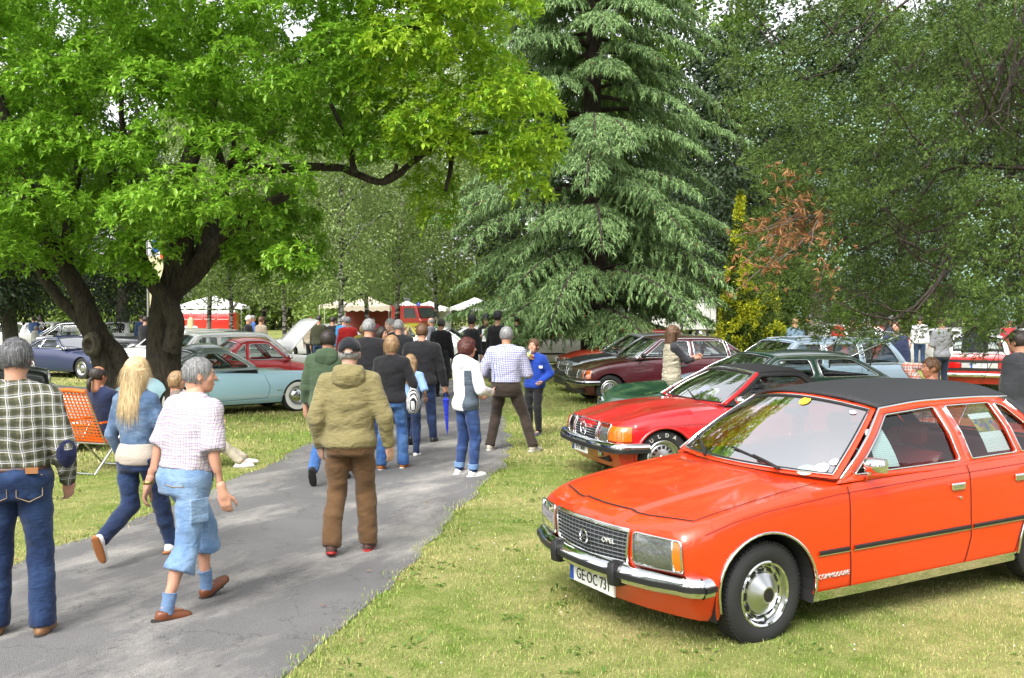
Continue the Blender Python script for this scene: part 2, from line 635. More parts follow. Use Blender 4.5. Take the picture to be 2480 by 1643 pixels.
 def interior(s, seat=DARK, rear=True, headrests=True, wheel=True, dash=DARK, card=None):
  g = s.sp['green']; zb = g['belt']
  xa0 = g['A'][0][0]; xc0 = g['C'][0][0]
  w = s.W(0)-.10
  mb = MB()
  mb.box(((xa0+xc0)/2, 0, s.sill+.12), (xa0-xc0+.1, 2*w, .03))
  for sg in (1, -1):
   mb.box(((xa0+xc0)/2, sg*(w-.02), (s.sill+zb)/2+.05), (xa0-xc0-.05, .04, zb-s.sill-.16))
  mb.build('cabin_floor', DARK, s.root, smooth=0)
  mb = MB().box((xa0-.20, 0, zb-.08), (.36, 2*w-.12, .14))
  mb.build('dashboard', dash, s.root, smooth=0)
  sx = g.get('seat_x', (xa0+xc0)/2+.08)
  def seat_at(x, y, wd, hr):
   mb = MB()
   prof = [(-.02, 0), (.10, .02), (.13, .30), (.09, .52), (.02, .56), (-.05, .5), (-.07, .2)]
   for (a, b, yw) in ((0, 0, wd),):
    P = []
    for k in range(9):
     f = math.cos(PI*k/8)
     e = math.sin(PI*k/8)**.25 if 0 < k < 8 else .55
     P.append([(x - .28*(zz) + px*e*.9 - .05, y+wd*f, zb-.50+zz*(.97+.03*e)) for (px, zz) in prof])
    mb.grid(P, wrap=True)
    mb.f.append(tuple(range(len(prof)))); mb.m.append(0)
    mb.f.append(tuple(8*len(prof)+k for k in range(len(prof)))[::-1]); mb.m.append(0)
   mb.box((x+.22, y, zb-.48), (.52, wd*1.9, .14))
   o = mb.build('seat', seat, s.root, smooth=50)
   if hr:
    MB().lathe([(.001, -.11), (.055, -.105), (.085, -.07), (.09, 0), (.085, .07), (.055, .105), (.001, .11)], 14,
         M=Matrix.Translation((x-.19, y, zb+.16)) @ Matrix.Diagonal((.45, 1.05, 1.05, 1))).build('headrest', seat, o, smooth=180)
  for y in (.36, -.36):
   seat_at(sx, y, .24, headrests)
  if rear and sx-.85 > xc0-.1:
   seat_at(sx-.85, 0, .60, False)
  if wheel:
   c = Vector((sx+.42, .36, zb-.02)); M = Matrix.Translation(c) @ Matrix.Rotation(R(-62), 4, 'Y')
   pts = [M @ Vector((.19*math.cos(a), .19*math.sin(a), 0)) for a in np.linspace(0, 2*PI, 25)[:-1]]
   mb = MB().tube(pts, .011, 6, closed=True)
   for a in (0.3, PI-.3):
    mb.tube([M @ Vector((.19*math.cos(a), .19*math.sin(a), 0)), c], .01, 6)
   mb.tube([c, c+Vector((.25, 0, -.12))], .02, 6)
   mb.build('steering_wheel', BLACK, s.root, smooth=180)
 # ------------------------------------------------------------ things on the body
 def ribbon(s, name, pts, wd, m, off=.003, sgn=1, parent=None, th=0):
  pts = densify(pts, .05, closed=False)
  mb = MB(); P = []
  n = len(pts)
  for i, p in enumerate(pts):
   a = pts[max(0, i-1)]; b = pts[min(n-1, i+1)]
   d = Vector((b[0]-a[0], b[1]-a[1])); d = d.normalized() if d.length else Vector((1, 0))
   q = Vector((-d.y, d.x))*wd/2
   r0 = s.on_side(p[0]-q.x, p[1]-q.y, off, sgn); r1 = s.on_side(p[0]+q.x, p[1]+q.y, off, sgn)
   if th:
    m0 = s.on_side(p[0]-q.x*.6, p[1]-q.y*.6, off+th, sgn); m1 = s.on_side(p[0]+q.x*.6, p[1]+q.y*.6, off+th, sgn)
    P.append([r0, m0, m1, r1])
   else:
    P.append([r0, r1])
  mb.grid(P)
  return mb.build(name, m, parent or s.root, smooth=50)
 def deck_line(s, name, pts, wd, m=SEAL, off=.004):
  """a thin line lying on bonnet or boot, pts in plan (x, y)"""
  pts = densify(pts, .025, closed=False); P = []
  n = len(pts)
  for i, p in enumerate(pts):
   a = pts[max(0, i-1)]; b = pts[min(n-1, i+1)]
   d = Vector((b[0]-a[0], b[1]-a[1])).normalized(); q = Vector((-d.y, d.x))*wd/2
   P.append([(s.warp(x, y, 1), y, s.deck(x, y)+off) for (x, y) in ((p[0]-q.x, p[1]-q.y), (p[0]+q.x, p[1]+q.y))])
  return MB().grid(P).build(name, m, s.root, smooth=50)
 def plan(s, y, t, off=0, end='f'):
  """point of the front/rear face at half-width fraction y/W"""
  x = s.xf if end == 'f' else s.xr
  return s.warp(x, y, t) + (off if end == 'f' else -off)
 def bumper(s, zc, prof, m, end='f', off=.05, wrap=.42, name='bumper', stripe=None, yend=None, lift=0):
  """sweeps prof (out, z) along the plan outline of the nose, round both corners"""
  x0 = s.xf if end == 'f' else s.xr
  sg = 1 if end == 'f' else -1
  t = (zc-s.sill)/(s.zs(x0)-s.sill)
  w = s.W(x0 - sg*.12) - s.iins(t) + off
  path = []
  xs_ = s.warp(x0, s.W(x0), t)
  r = .10
  xe = xs_ + sg*off
  path.append((xs_-sg*wrap, w-.004))
  path.append((xs_-sg*wrap*.55, w+.004))
  for a in np.linspace(0, PI/2, 6):
   path.append((xe-sg*r+sg*r*math.sin(a)-sg*.02, w-r+r*math.cos(a)))
  bow = s.bf if end == 'f' else s.br
  for f in (.8, .6, .4, .2, 0):
   y = (w-r)*f
   path.append((xe + sg*(bow*(1-f*f))*.95, y))
  full = path + [(x, -y) for x, y in reversed(path[:-1])]
  n = len(full); P = []
  for i, (x, y) in enumerate(full):
   a = Vector(full[max(0, i-1)]); b = Vector(full[min(n-1, i+1)])
   d = (b-a).normalized(); nv = Vector((d.y, -d.x)) if end == 'r' else Vector((-d.y, d.x))
   # outward normal
   if nv.dot(Vector((x-(x0-sg*.6), y))) < 0: nv = -nv
   P.append([(x+nv.x*o, y+nv.y*o, zc+z) for (o, z) in prof])
  mb = MB().grid(P, wrap=True)
  k = len(prof)
  mb.f.append(tuple(range(k))); mb.m.append(0)
  mb.f.append(tuple((n-1)*k+i for i in range(k))[::-1]); mb.m.append(0)
  o = mb.build(name, m, s.root, smooth=50)
  if stripe:
   z0, z1, oo, sm = stripe
   P = []
   for i, (x, y) in enumerate(full):
    a = Vector(full[max(0, i-1)]); b = Vector(full[min(n-1, i+1)])
    d = (b-a).normalized(); nv = Vector((-d.y, d.x))
    if nv.dot(Vector((x-(x0-sg*.6), y))) < 0: nv = -nv
    P.append([(x+nv.x*q, y+nv.y*q, zc+z) for (q, z) in ((oo-.01, z0), (oo+.012, z0+.006), (oo+.012, z1-.006), (oo-.01, z1))])
   MB().grid(P, wrap=True).build('rubber_strip', sm, o, smooth=30)
  return o
 def face_patch(s, name, y0, y1, z0, z1, m, end='f', off=.006, parent=None, n=8, nz=4, shape=None, extra=None, th=.0):
  """panel following the front/rear face between y0..y1, z0..z1 (shape(u,v)->(y,z) overrides)"""
  x0 = s.xf if end == 'f' else s.xr
  P = []
  for i in range(nz+1):
   row = []
   for j in range(n+1):
    u, v = j/n, i/nz
    y, z = shape(u, v) if shape else (y0+(y1-y0)*u, z0+(z1-z0)*v)
    t = (z-s.sill)/(s.zs(x0)-s.sill)
    o = off + (extra(u, v) if extra else 0)
    row.append((s.plan(y, min(1, t), o, end), y, z))
   P.append(row)
  return MB().grid(P).build(name, m, parent or s.root, smooth=40, solid=th)
 def face_loop(s, name, pts, r, m, end='f', off=.01, parent=None, closed=True):
  x0 = s.xf if end == 'f' else s.xr
  q = []
  for (y, z) in densify(pts, .05, closed):
   t = (z-s.sill)/(s.zs(x0)-s.sill)
   q.append((s.plan(y, min(1, t), off, end), y, z))
  return MB().tube(q, r, 6, closed=closed).build(name, m, parent or s.root, smooth=180)
 def round_lamp(s, y, z, r, end='f', lensm=LENS, off=.0, name='headlight', back=STEEL):
  x0 = s.xf if end == 'f' else s.xr
  sg = 1 if end == 'f' else -1
  t = (z-s.sill)/(s.zs(x0)-s.sill)
  x = s.plan(y, min(1, t), off, end)
  M = Matrix.Translation((x, y, z)) @ Matrix.Rotation(R(-90*sg), 4, 'Z')
  o = MB().lathe([(r*.2, -.05), (r*.9, -.01), (r, .0), (r*1.12, .008), (r*1.15, -.02)], 20, M=M).build(name, CHROME, s.root, smooth=60)
  MB().lathe([(.001, .022), (r*.5, .018), (r*.85, .008), (r, 0)], 20, M=M).build('lens', lensm, o, smooth=180)
  MB().lathe([(.001, -.03), (r*.6, -.02), (r*.95, .001)], 20, M=M).build('reflector', back, o, smooth=180)
  return o
 def wheels(s, rt=.31, rr=.19, wd=.17, style='steel', ax=None, track=None, steer=0, cap=CHROME, sides=(1, -1)):
  ax = ax or [a[0] for a in s.sp['arches']]
  for n, x in enumerate(sorted(ax, reverse=True)):
   for sg in sides:
    y = track if track else s.W(x) - .035 - wd/2
    st = steer if n == 0 else 0
    M = Matrix.Translation((x, sg*y, rt-.006)) @ Matrix.Rotation(st, 4, 'Z') @ (Matrix.Rotation(PI, 4, 'Z') if sg < 0 else Matrix.Identity(4))
    make_wheel(s.root, M, rt, rr, wd, style)
 def plate(s, txt, z, y=0, end='f', off=.03, w=.52, h=.11, x=None, euro=True, tm=INK):
  sg = 1 if end == 'f' else -1
  x0 = s.xf if end == 'f' else s.xr
  if x is None: x = s.plan(y, .3, off, end)
  o = MB().box((x, y, z), (.012, w, h)).build('number_plate', PLATEW, s.root, smooth=0)
  B = Matrix.Translation((x+sg*.0075, y, z)) @ Matrix.Rotation(R(90*sg), 4, 'Z') @ Matrix.Rotation(R(90), 4, 'X')
  if euro:
   MB().box((x+sg*.0045, y-sg*(w/2-.022)*1, z), (.006, .044, h-.006)).build('blue_band', BLUEP, o, smooth=0)
  if txt:
   text_mesh(txt, h*.95, tm, o, B @ Matrix.Translation((.02 if euro else 0, 0, 0)), width=.8)
  return o

_WH = {}
def make_wheel(parent, M, rt, rr, wd, style):
 """wheels of one kind share their meshes"""
 key = (round(rt, 3), round(rr, 3), round(wd, 3), style)
 if key not in _WH:
  w = _wheel(parent, Matrix.Identity(4), rt, rr, wd, style); _WH[key] = w
 else:
  w = copy_tree(_WH[key], parent)
 w.matrix_local = M
 return w

def _wheel(parent, M, rt, rr, wd, style, n=30):
 """wheel with its outer face towards +y of M"""
 h = wd/2
 if style == 'steel': n = 48
 tyre = [(rr*.98, -h*.7), (rr+.02, -h*.95), ((rt+rr)/2, -h*1.06), (rt-.03, -h*.98), (rt-.008, -h*.78), (rt, -h*.5), (rt, h*.5),
   (rt-.008, h*.78), (rt-.03, h*.98), ((rt+rr)/2, h*1.06), (rr+.02, h*.95), (rr*.98, h*.7)]
 rimp = [(rr+.012, h*.90), (rr+.004, h*.96), (rr-.008, h*.88), (rr-.02, h*.55), (rr*.80, h*.42), (rr*.72, h*.50)]
 if style == 'steel':            # slotted steel wheel with trim ring and conical hub cap
  disc = rimp + [(rr*.70, h*.48), (rr*.02, h*.48)]
 elif style == 'alloy':
  disc = rimp + [(rr*.7, h*.45), (rr*.3, h*.62), (rr*.05, h*.66), (.001, h*.66)]
 else:
  disc = rimp + [(rr*.6, h*.5), (rr*.3, h*.55), (.001, h*.6)]
 rmat = STEEL if style != 'white' else mat('wheel_cream', (.6, .58, .5), rough=.35)
 if style == 'chromed': rmat = CHROME
 if style == 'steel': rmat = CHROME
 w = MB().lathe(disc, n, M=M).build('wheel', rmat, parent, smooth=35)
 mb = MB().lathe(tyre, n, M=M)
 for k in range(66 if style == 'steel' else 0):                        # tread blocks
  a = 2*PI*k/66
  for yy in (-h*.55, 0, h*.55):
   mb.box((0, yy, rt-.001), (.018, h*.42, .008), M=M @ Matrix.Rotation(a + (yy*2), 4, 'Y'))
 mb.build('tyre', RUBBER, w, smooth=30)
 if style == 'steel':
  MB().lathe([(rr*.69, h*.50), (rr*.66, h*.68), (rr*.60, h*.74), (rr*.30, h*1.18), (rr*.27, h*1.22), (rr*.22, h*1.20)], 40, M=M).build('hub_cap', STEEL, w, smooth=35)
  MB().lathe([(rr*.23, h*1.19), (rr*.001, h*1.21)], 24, M=M).build('hub_centre', BLACK, w, smooth=60)
  sl = MB()
  for k in range(12):
   a = 2*PI*k/12
   sl.box((rr*.75, h*.50, 0), (.014, .012, rr*.24), M=M @ Matrix.Rotation(a, 4, 'Y'))
  sl.build('vent_slots', BLACK, w, smooth=0)
 elif style == 'alloy':                     # ring of slots and bolts
  sl = MB()
  for k in range(15):
   a = 2*PI*k/15
   sl.box((rr*.62, h*.52, 0), (rr*.17, .02, rr*.14), M=M @ Matrix.Rotation(a, 4, 'Y'))
  sl.build('vent_slots', BLACK, w, smooth=0)
  MB().lathe([(rr*.22, h*.6), (rr*.2, h*.75), (.001, h*.78)], 20, M=M).build('hub_cap', STEEL, w, smooth=40)
 elif style == 'whitewall':
  MB().lathe([(rr+.012, h*1.03), ((rt+rr)/2-.01, h*1.10), (rt-.045, h*1.07)], 40, M=M).build('white_wall', mat('whitewall', (.75, .74, .70), rough=.6), w, smooth=60)
  MB().lathe([(rr*.74, h*.5), (rr*.68, h*.75), (rr*.45, h*1.0), (rr*.2, h*1.1), (.001, h*1.12)], 36, M=M).build('hub_cap', CHROME, w, smooth=60)
 elif style in ('chromed', 'white'):
  MB().lathe([(rr*.6, h*.5), (rr*.55, h*.7), (rr*.3, h*.95), (.001, h*1.02)], 28, M=M).build('hub_cap', CHROME, w, smooth=60)
 return w
# ---------------------------------------------------------------- the orange saloon in front
HERO_LOC, HERO_YAW, HERO_PITCH, HERO_ROLL = (2.33, 7.40, 0), R(208), R(1.2), 0
ORANGE = mat('paint_orange', (.74, .040, .002), rough=.34, coat=.8)
VINYL = mat('black_vinyl', (.022, .023, .026), rough=.55, bump=.35, bscale=500)
BURG_LEATHER = mat('burgundy_leather', (.22, .015, .022), rough=.4)

BADGE = mat('badge_metal', (.62, .62, .60), rough=.35, metal=.2)

def hero_crease(x, y):
 a = abs(y)
 if x < .75: return 0
 return .013*sstep((.30+.05*(2-x)-a)/.05)*sstep((x-.75)/.2)

hero_spec = dict(
 ends=(1.93, -2.38), sill=.20, paint=ORANGE, crease=hero_crease, nd=48,
 sh=[(1.93, .742), (1.8, .782), (1.334, .856), (.75, .908), (0, .93), (-1.2, .95), (-2.0, .93), (-2.38, .88)],
 dk=[(1.93, .748), (1.8, .79), (1.5, .848), (.8, .932), (0, .965), (-1.6, .98), (-2.1, .96), (-2.38, .92)],
 W=[(1.93, .795), (1.87, .82), (1.75, .84), (1.334, .852), (.5, .862), (-.5, .862), (-1.6, .85), (-2.2, .80), (-2.38, .74)],
 inset=[(0, .06), (.10, .02), (.40, 0), (.74, .003), (.88, .009), (.965, .022), (1, .046)],
 ff=[(0, -.16), (.3, -.06), (.5, -.02), (.7, 0), (.92, -.005), (1, -.03)],
 bow=(.15, .05), arches=[(1.35, .30, .385), (-1.334, .30, .35)],
 doors=[(-.455, .66, 1), (-1.10, -.455, 1)], cab=(.64, -1.70), hood=(.80, 1.83, .70), boot=(-2.25, -1.72, .66),
 roof_paint=VINYL,
 green=dict(belt=.93, roof=1.335, yr=.60, A=((.715, .945), (.15, 1.335)), C=((-1.74, .95), (-1.16, 1.335)),
      rad=.02, trim_r=.006, rail=[(.15, 1.335), (-.3, 1.358), (-.8, 1.352), (-1.16, 1.335)],
      outline=[(.735, .92), (.15, 1.335), (-.3, 1.358), (-.8, 1.352), (-1.04, 1.342), (-1.14, 1.30), (-1.46, .93)],
      extra=[([(-1.04, 1.342), (-1.16, 1.335), (-1.78, .925), (-1.46, .93), (-1.14, 1.30)], VINYL)],
      win=[[(.59, .965), (.125, 1.298), (-.36, 1.318), (-.40, .967)], [(-.52, .968), (-.475, 1.318), (-.93, 1.312), (-1.0, .972)],
     [(-1.05, .972), (-.98, 1.308), (-1.06, 1.285), (-1.36, .985)]],
      bow=.16, bowt=.10, crown=.085, gut_end=[(-1.12, 1.31), (-1.3, 1.11), (-1.44, .945)], gut_r=.009, seat_x=-.30))

def build_hero():
 b = Body('orange_saloon', 'orange four door saloon with black vinyl roof parked in the foreground lawn', 'car',
    HERO_LOC, HERO_YAW, hero_spec, pitch=HERO_PITCH, roll=HERO_ROLL)
 b.shell(); b.cabin()
 b.interior(seat=BURG_LEATHER)
 b.wheels(rt=.315, rr=.190, wd=.175, style='steel', steer=R(4), ax=[1.334, -1.334])
 d1, d2 = b.parts[('door', 0, True)], b.parts[('door', 1, True)]
 for sg in (1, -1):
  # shut lines, bright strips
  b.ribbon('shut_line', [(.66, .235), (.68, .5), (.67, .90)], .009, SEAL, sgn=sg)
  b.ribbon('shut_line', [(-.40, .235), (-.455, .45), (-.455, .93)], .009, SEAL, sgn=sg)
  b.ribbon('shut_line', [(-.93, .235), (-.98, .42), (-1.10, .70), (-1.10, .94)], .009, SEAL, sgn=sg)
  b.ribbon('pin_stripe', [(1.80, .73), (1.6, .78), (1.334, .818), (.75, .865), (0, .88), (-1.2, .895), (-2.2, .87)], .006, mat('pin_stripe', (.25, .018, .004), rough=.5), sgn=sg)
  for a, c in ((.945, .69), (.65, -.44), (-.47, -1.08), (-1.68, -2.3)):
   m1 = b.ribbon('rub_strip', [(a, .515+.012*(1-a)*.0), (c, .515)], .030, BLACK, sgn=sg, th=.012)
   b.ribbon('strip_edge', [(a+.006, .515-.014), (c-.006, .515-.014)], .010, CHROME, off=.004, sgn=sg, parent=m1, th=.006)
  b.ribbon('sill_trim', [(.955, .235), (-.98, .235)], .075, CHROME, off=.006, sgn=sg)
  for xc, r in ((1.35, .385), (-1.334, .35)):
   pts = [(xc+(r+.008)*math.cos(a), .30+(r+.008)*math.sin(a)) for a in np.linspace(-.12, PI+.12, 26)]
   MB().tube([b.on_side(x, max(.2, z), .006, sg) for x, z in pts], .010, 6).build('arch_trim', CHROME, b.root, smooth=180)
  # door handles with lock
  for x in (-.32, -.98):
   p = b.on_side(x, .805, .012, sg)
   o = MB().box(p, (.13, .02, .05)).build('door_handle', CHROME, b.root, smooth=0)
   bv = o.modifiers.new('bevel', 'BEVEL'); bv.width = .009; bv.segments = 2
   MB().box(p+Vector((0, sg*.009, .002)), (.10, .012, .022)).build('handle_flap', STEEL, o, smooth=0)
  p = b.on_side(-.345, .725, .003, sg)
  MB().lathe([(.012, 0), (.012, .008), (.001, .010)], 14, M=Matrix.Translation(p) @ (Matrix.Rotation(PI, 4, 'Z') if sg < 0 else Matrix.Identity(4))).build('door_lock', CHROME, b.root, smooth=40)
 # bonnet shut line, air vents
 b.deck_line('shut_line', [(.80, .70), (1.5, .72), (1.78, .71)], .009)
 b.deck_line('shut_line', [(.80, -.70), (1.5, -.72), (1.78, -.71)], .009)
 b.deck_line('shut_line', [(1.78, -.71), (1.825, -.40), (1.835, 0), (1.825, .40), (1.78, .71)], .012)
 for s0 in (1, -1):
  vm = mat('vent_dark_orange', (.35, .03, .006), rough=.5)
  for k in range(22):
   y = s0*(.22+.017*k)
   b.deck_line('vent_slot', [(.885, y), (.955, y)], .006, vm, off=.002)
 # nose
 F = b
 gy = .42
 def gshape(u, v):
  y = gy*(1-2*u)*(1-.05*(1-v))
  z0 = .515 - .018*(1-abs(1-2*u)); z1 = .705 + .006*(1-abs(1-2*u))
  return (y, z0+(z1-z0)*v)
 gm = b.face_patch('grille', 0, 0, 0, 0, mat('grille_dark', (.035, .038, .042), rough=.5), off=.004, n=20, nz=4, shape=gshape)
 SILV = mat('grille_bar', (.20, .21, .22), rough=.35, metal=.6)
 def gp(u, v, off):
  y, z = gshape(u, v); t = (z-b.sill)/(b.zs(b.xf)-b.sill)
  return Vector((b.plan(y, min(1, t), off), y, z))
 for i in range(1, 8):
  MB().tube([gp(u, i/8, .012) for u in np.linspace(.01, .99, 15)], .0042, 4).build('grille_slat', SILV, gm, smooth=0)
 for j in range(1, 18):
  MB().tube([gp(j/18, v, .010) for v in (.01, .5, .99)], .0034, 4).build('grille_rib', SILV, gm, smooth=0)
 rim = [gp(u, 1, .016) for u in np.linspace(0, 1, 13)] + [gp(1, v, .016) for v in (.75, .5, .25)] + [gp(u, 0, .016) for u in np.linspace(1, 0, 13)] + [gp(0, v, .016) for v in (.25, .5, .75)]
 MB().tube(rim, .011, 8, closed=True).build('grille_frame', CHROME, gm, smooth=180)
 MB().tube([p + Vector((0, 0, .008)) for p in rim[:13]], .010, 8).build('grille_top_bar', CHROME, gm, smooth=180)
 # emblem: ring with a lightning bolt
 c = gp(.5, .5, .030)
 e = MB()
 e.tube([c + Vector((0, .042*math.cos(a), .042*math.sin(a))) for a in np.linspace(0, 2*PI, 25)[:-1]], .0065, 6, closed=True)
 e.tube([c+Vector((.004, .066, .012)), c+Vector((.004, .008, .010)), c+Vector((.004, -.008, -.010)), c+Vector((.004, -.066, -.012))], [.004, .009, .009, .004], 5)
 e.build('emblem', CHROME, gm, smooth=60)
 q = gp(.80, .56, .022)
 sl = math.atan2(gp(.85, .5, 0).x-gp(.75, .5, 0).x, gp(.85, .5, 0).y-gp(.75, .5, 0).y)
 text_mesh('OPEL', .042, BADGE, gm, Matrix.Translation(gp(.2, .56, .022)) @ Matrix.Rotation(R(90+12), 4, 'Z') @ Matrix.Rotation(R(90), 4, 'X'), width=1.15, depth=.003)
 for sg in (1, -1):
  # rectangular lamp unit: clear headlamp and amber corner lamp
  def ls(u, v):
   y0 = .463; y1 = .795
   z0 = .525+.0*u; z1 = .712-.010*u
   return (sg*(y0+(y1-y0)*u + .012*(1-v)*u), z0+(z1-z0)*v)
  hm = LAMP
  o = b.face_patch('headlight', 0, 0, 0, 0, hm, off=-.012+.02, n=10, nz=6, shape=lambda u, v: ls(u*.83, v), extra=lambda u, v: .012 - .02*math.sin(PI*u)*math.sin(PI*v))
  b.face_patch('lens', 0, 0, 0, 0, LENS, off=.028, n=8, nz=6, shape=lambda u, v: ls(u*.83, v), parent=o, extra=lambda u, v: .01*math.sin(PI*v))
  b.face_patch('indicator', 0, 0, 0, 0, AMBER, off=.026, n=4, nz=4, shape=lambda u, v: ls(.86+u*.14, v), parent=o, extra=lambda u, v: .01*math.sin(PI*v)-.012*u)
  lp = [ls(0, 0), ls(.5, 0), ls(1, 0), ls(1, 1), ls(.5, 1), ls(0, 1)]
  b.face_loop('lamp_bezel', round_poly(lp, .025), .008, CHROME, off=.022, parent=o)
  b.face_loop('lamp_divider', [ls(.845, .02), ls(.845, .98)], .007, CHROME, off=.030, parent=o, closed=False)
 bprof = [(-.03, -.055), (.02, -.062), (.048, -.045), (.056, -.02), (.056, .012), (.040, .040), (.010, .058), (-.045, .060)]
 bp = b.bumper(.445, bprof, CHROME, off=.045, wrap=.05, stripe=(-.024, .018, .054, BLACK))
 for sg in (1, -1):
  P = []
  y = sg*.34
  x = b.plan(y, .4, .115)
  for zz, dx, wy in ((.365, -.02, .030), (.375, .012, .036), (.43, .018, .036), (.50, .012, .032), (.515, -.01, .026)):
   P.append([(x+dx-.09, y-wy, zz), (x+dx-.008, y-wy, zz), (x+dx, y-wy*.6, zz), (x+dx, y+wy*.6, zz), (x+dx-.008, y+wy, zz), (x+dx-.09, y+wy, zz)])
  mb = MB().grid(P, wrap=True)
  mb.f += [tuple(range(6))[::-1], tuple(24+k for k in range(6))]; mb.m += [0, 0]
  mb.build('overrider', BLACK, b.root, smooth=50)
 b.plate('GE·OC 731', .318, x=b.plan(0, .2, .06), w=.52, h=.11)
 b.bumper(.46, bprof, CHROME, end='r', off=.055, wrap=.36, stripe=(-.024, .018, .054, BLACK))
 for sg in (1, -1):
  b.face_patch('tail_light', sg*.40, sg*.72, .60, .74, REDL, end='r', off=.01)
 # side lettering
 p = b.on_side(.815, .365, .004)
 text_mesh('COMMODORE', .040, BADGE, b.root, Matrix.Translation(p) @ Matrix.Rotation(PI, 4, 'Z') @ Matrix.Rotation(R(90), 4, 'X') @ Matrix.Shear('XZ', 4, (0, 0)), width=1.0, depth=.003)
 # mirror
 p = b.on_side(.50, .93, .01)
 mb = MB().tube([p+Vector((0, -.01, -.02)), p+Vector((.01, .03, .03)), p+Vector((.02, .075, .085))], .010, 6)
 o = mb.build('door_mirror', CHROME, b.root, smooth=180)
 c = p + Vector((.03, .10, .10))
 M = Matrix.Translation(c) @ Matrix.Rotation(R(18), 4, 'Z')
 mb = MB()
 mb.grid([[M @ Vector((.05*s_*0-.028+dx, y*k, z*k)) for (y, z) in ((-.07, -.042), (0, -.048), (.07, -.042), (.075, 0), (.07, .042), (0, .048), (-.07, .042), (-.075, 0))] for dx, k, s_ in ((0, 1, 0), (.02, 1.02, 0), (.05, .85, 0), (.07, .4, 0))], wrap=True)
 n = 8
 mb.f += [tuple(range(n))[::-1], tuple(24+k for k in range(8))]; mb.m += [0, 0]
 mb.build('mirror_housing', CHROME, o, smooth=50)
 # wipers on the windscreen
 fw = b.fw
 def sc(u, v, off=.018):
  a = v*8; c_ = (1-u)*6 if False else (1-u)/2*12
  i0 = min(7, int(a)); j0 = min(11, int(c_)); fa, fb = a-i0, c_-j0
  q = (Vector(fw[i0][j0])*(1-fa)+Vector(fw[i0+1][j0])*fa)*(1-fb)+(Vector(fw[i0][j0+1])*(1-fa)+Vector(fw[i0+1][j0+1])*fa)*fb
  return q + Vector((.55, 0, .83))*off
 for (u0, u1, v1) in ((.52, -.18, .16), (-.42, -.93, .20)):
  mb = MB().tube([sc(u0, -.0, .03), sc(u0+(u1-u0)*.25, .06, .04), sc((u0+u1)/2, v1*.72, .03)], [.012, .008, .006], 6)
  o = mb.build('wiper', BLACK, b.root, smooth=60)
  MB().tube([sc(u0+(u1-u0)*.12, v1*.28, .016), sc(u1, v1*1.12, .016)], .007, 6).build('wiper_blade', BLACK, o, smooth=60)
 # cards and stickers in the windows
 def card(name, poly, m, off=.02):
  w = densify(poly, .08)
  tr = tessellate_polygon([[Vector((p[0], p[1], 0)) for p in w]])
  return MB().add([(p[0], b.gy(*p)-off, p[1]) for p in w], [t[::-1] for t in tr]).build(name, m, b.root, smooth=0)
 sheet = card('price_sheet', [(.36, .98), (.14, .972), (.19, 1.21), (.35, 1.22)], print_mat('printed_sheet', (.70, .86, .90), 1))
 card('newspaper_sheet', [(-.74, .985), (-.98, .985), (-.915, 1.245), (-.69, 1.245)], print_mat('newspaper', (.78, .82, .84), 2))
 st = Vector((.55, 0, .83))
 def sticker(u, v, r, m, nm='sticker', sq=1.0):
  c = sc(u, v, .005); t1 = (sc(u+.05, v, .005)-sc(u-.05, v, .005)).normalized(); t2 = (sc(u, v+.05, .005)-sc(u, v-.05, .005)).normalized()
  n = t1.cross(t2).normalized()*-.012
  return MB().add([c+n*0+t1*r*sq*math.cos(a)+t2*r*math.sin(a) for a in np.linspace(0, 2*PI, 15)[:-1]], [tuple(range(14))]).build(nm, m, b.root, smooth=0)
 sticker(.17, .90, .045, mat('yellow_sticker', (.75, .5, .03), rough=.4))
 sticker(.80, .87, .02, WHITE, sq=1.3)
 sticker(.83, .10, .05, WHITE)
 sticker(.72, .06, .045, mat('green_sticker', (.35, .6, .5), rough=.4), sq=1.4)
 sticker(.90, .20, .03, WHITE)
 # rear-view mirror inside
 MB().box(sc(0, .86, -.08), (.02, .22, .05)).build('rear_view_mirror', BLACK, b.root, smooth=0)
 return b

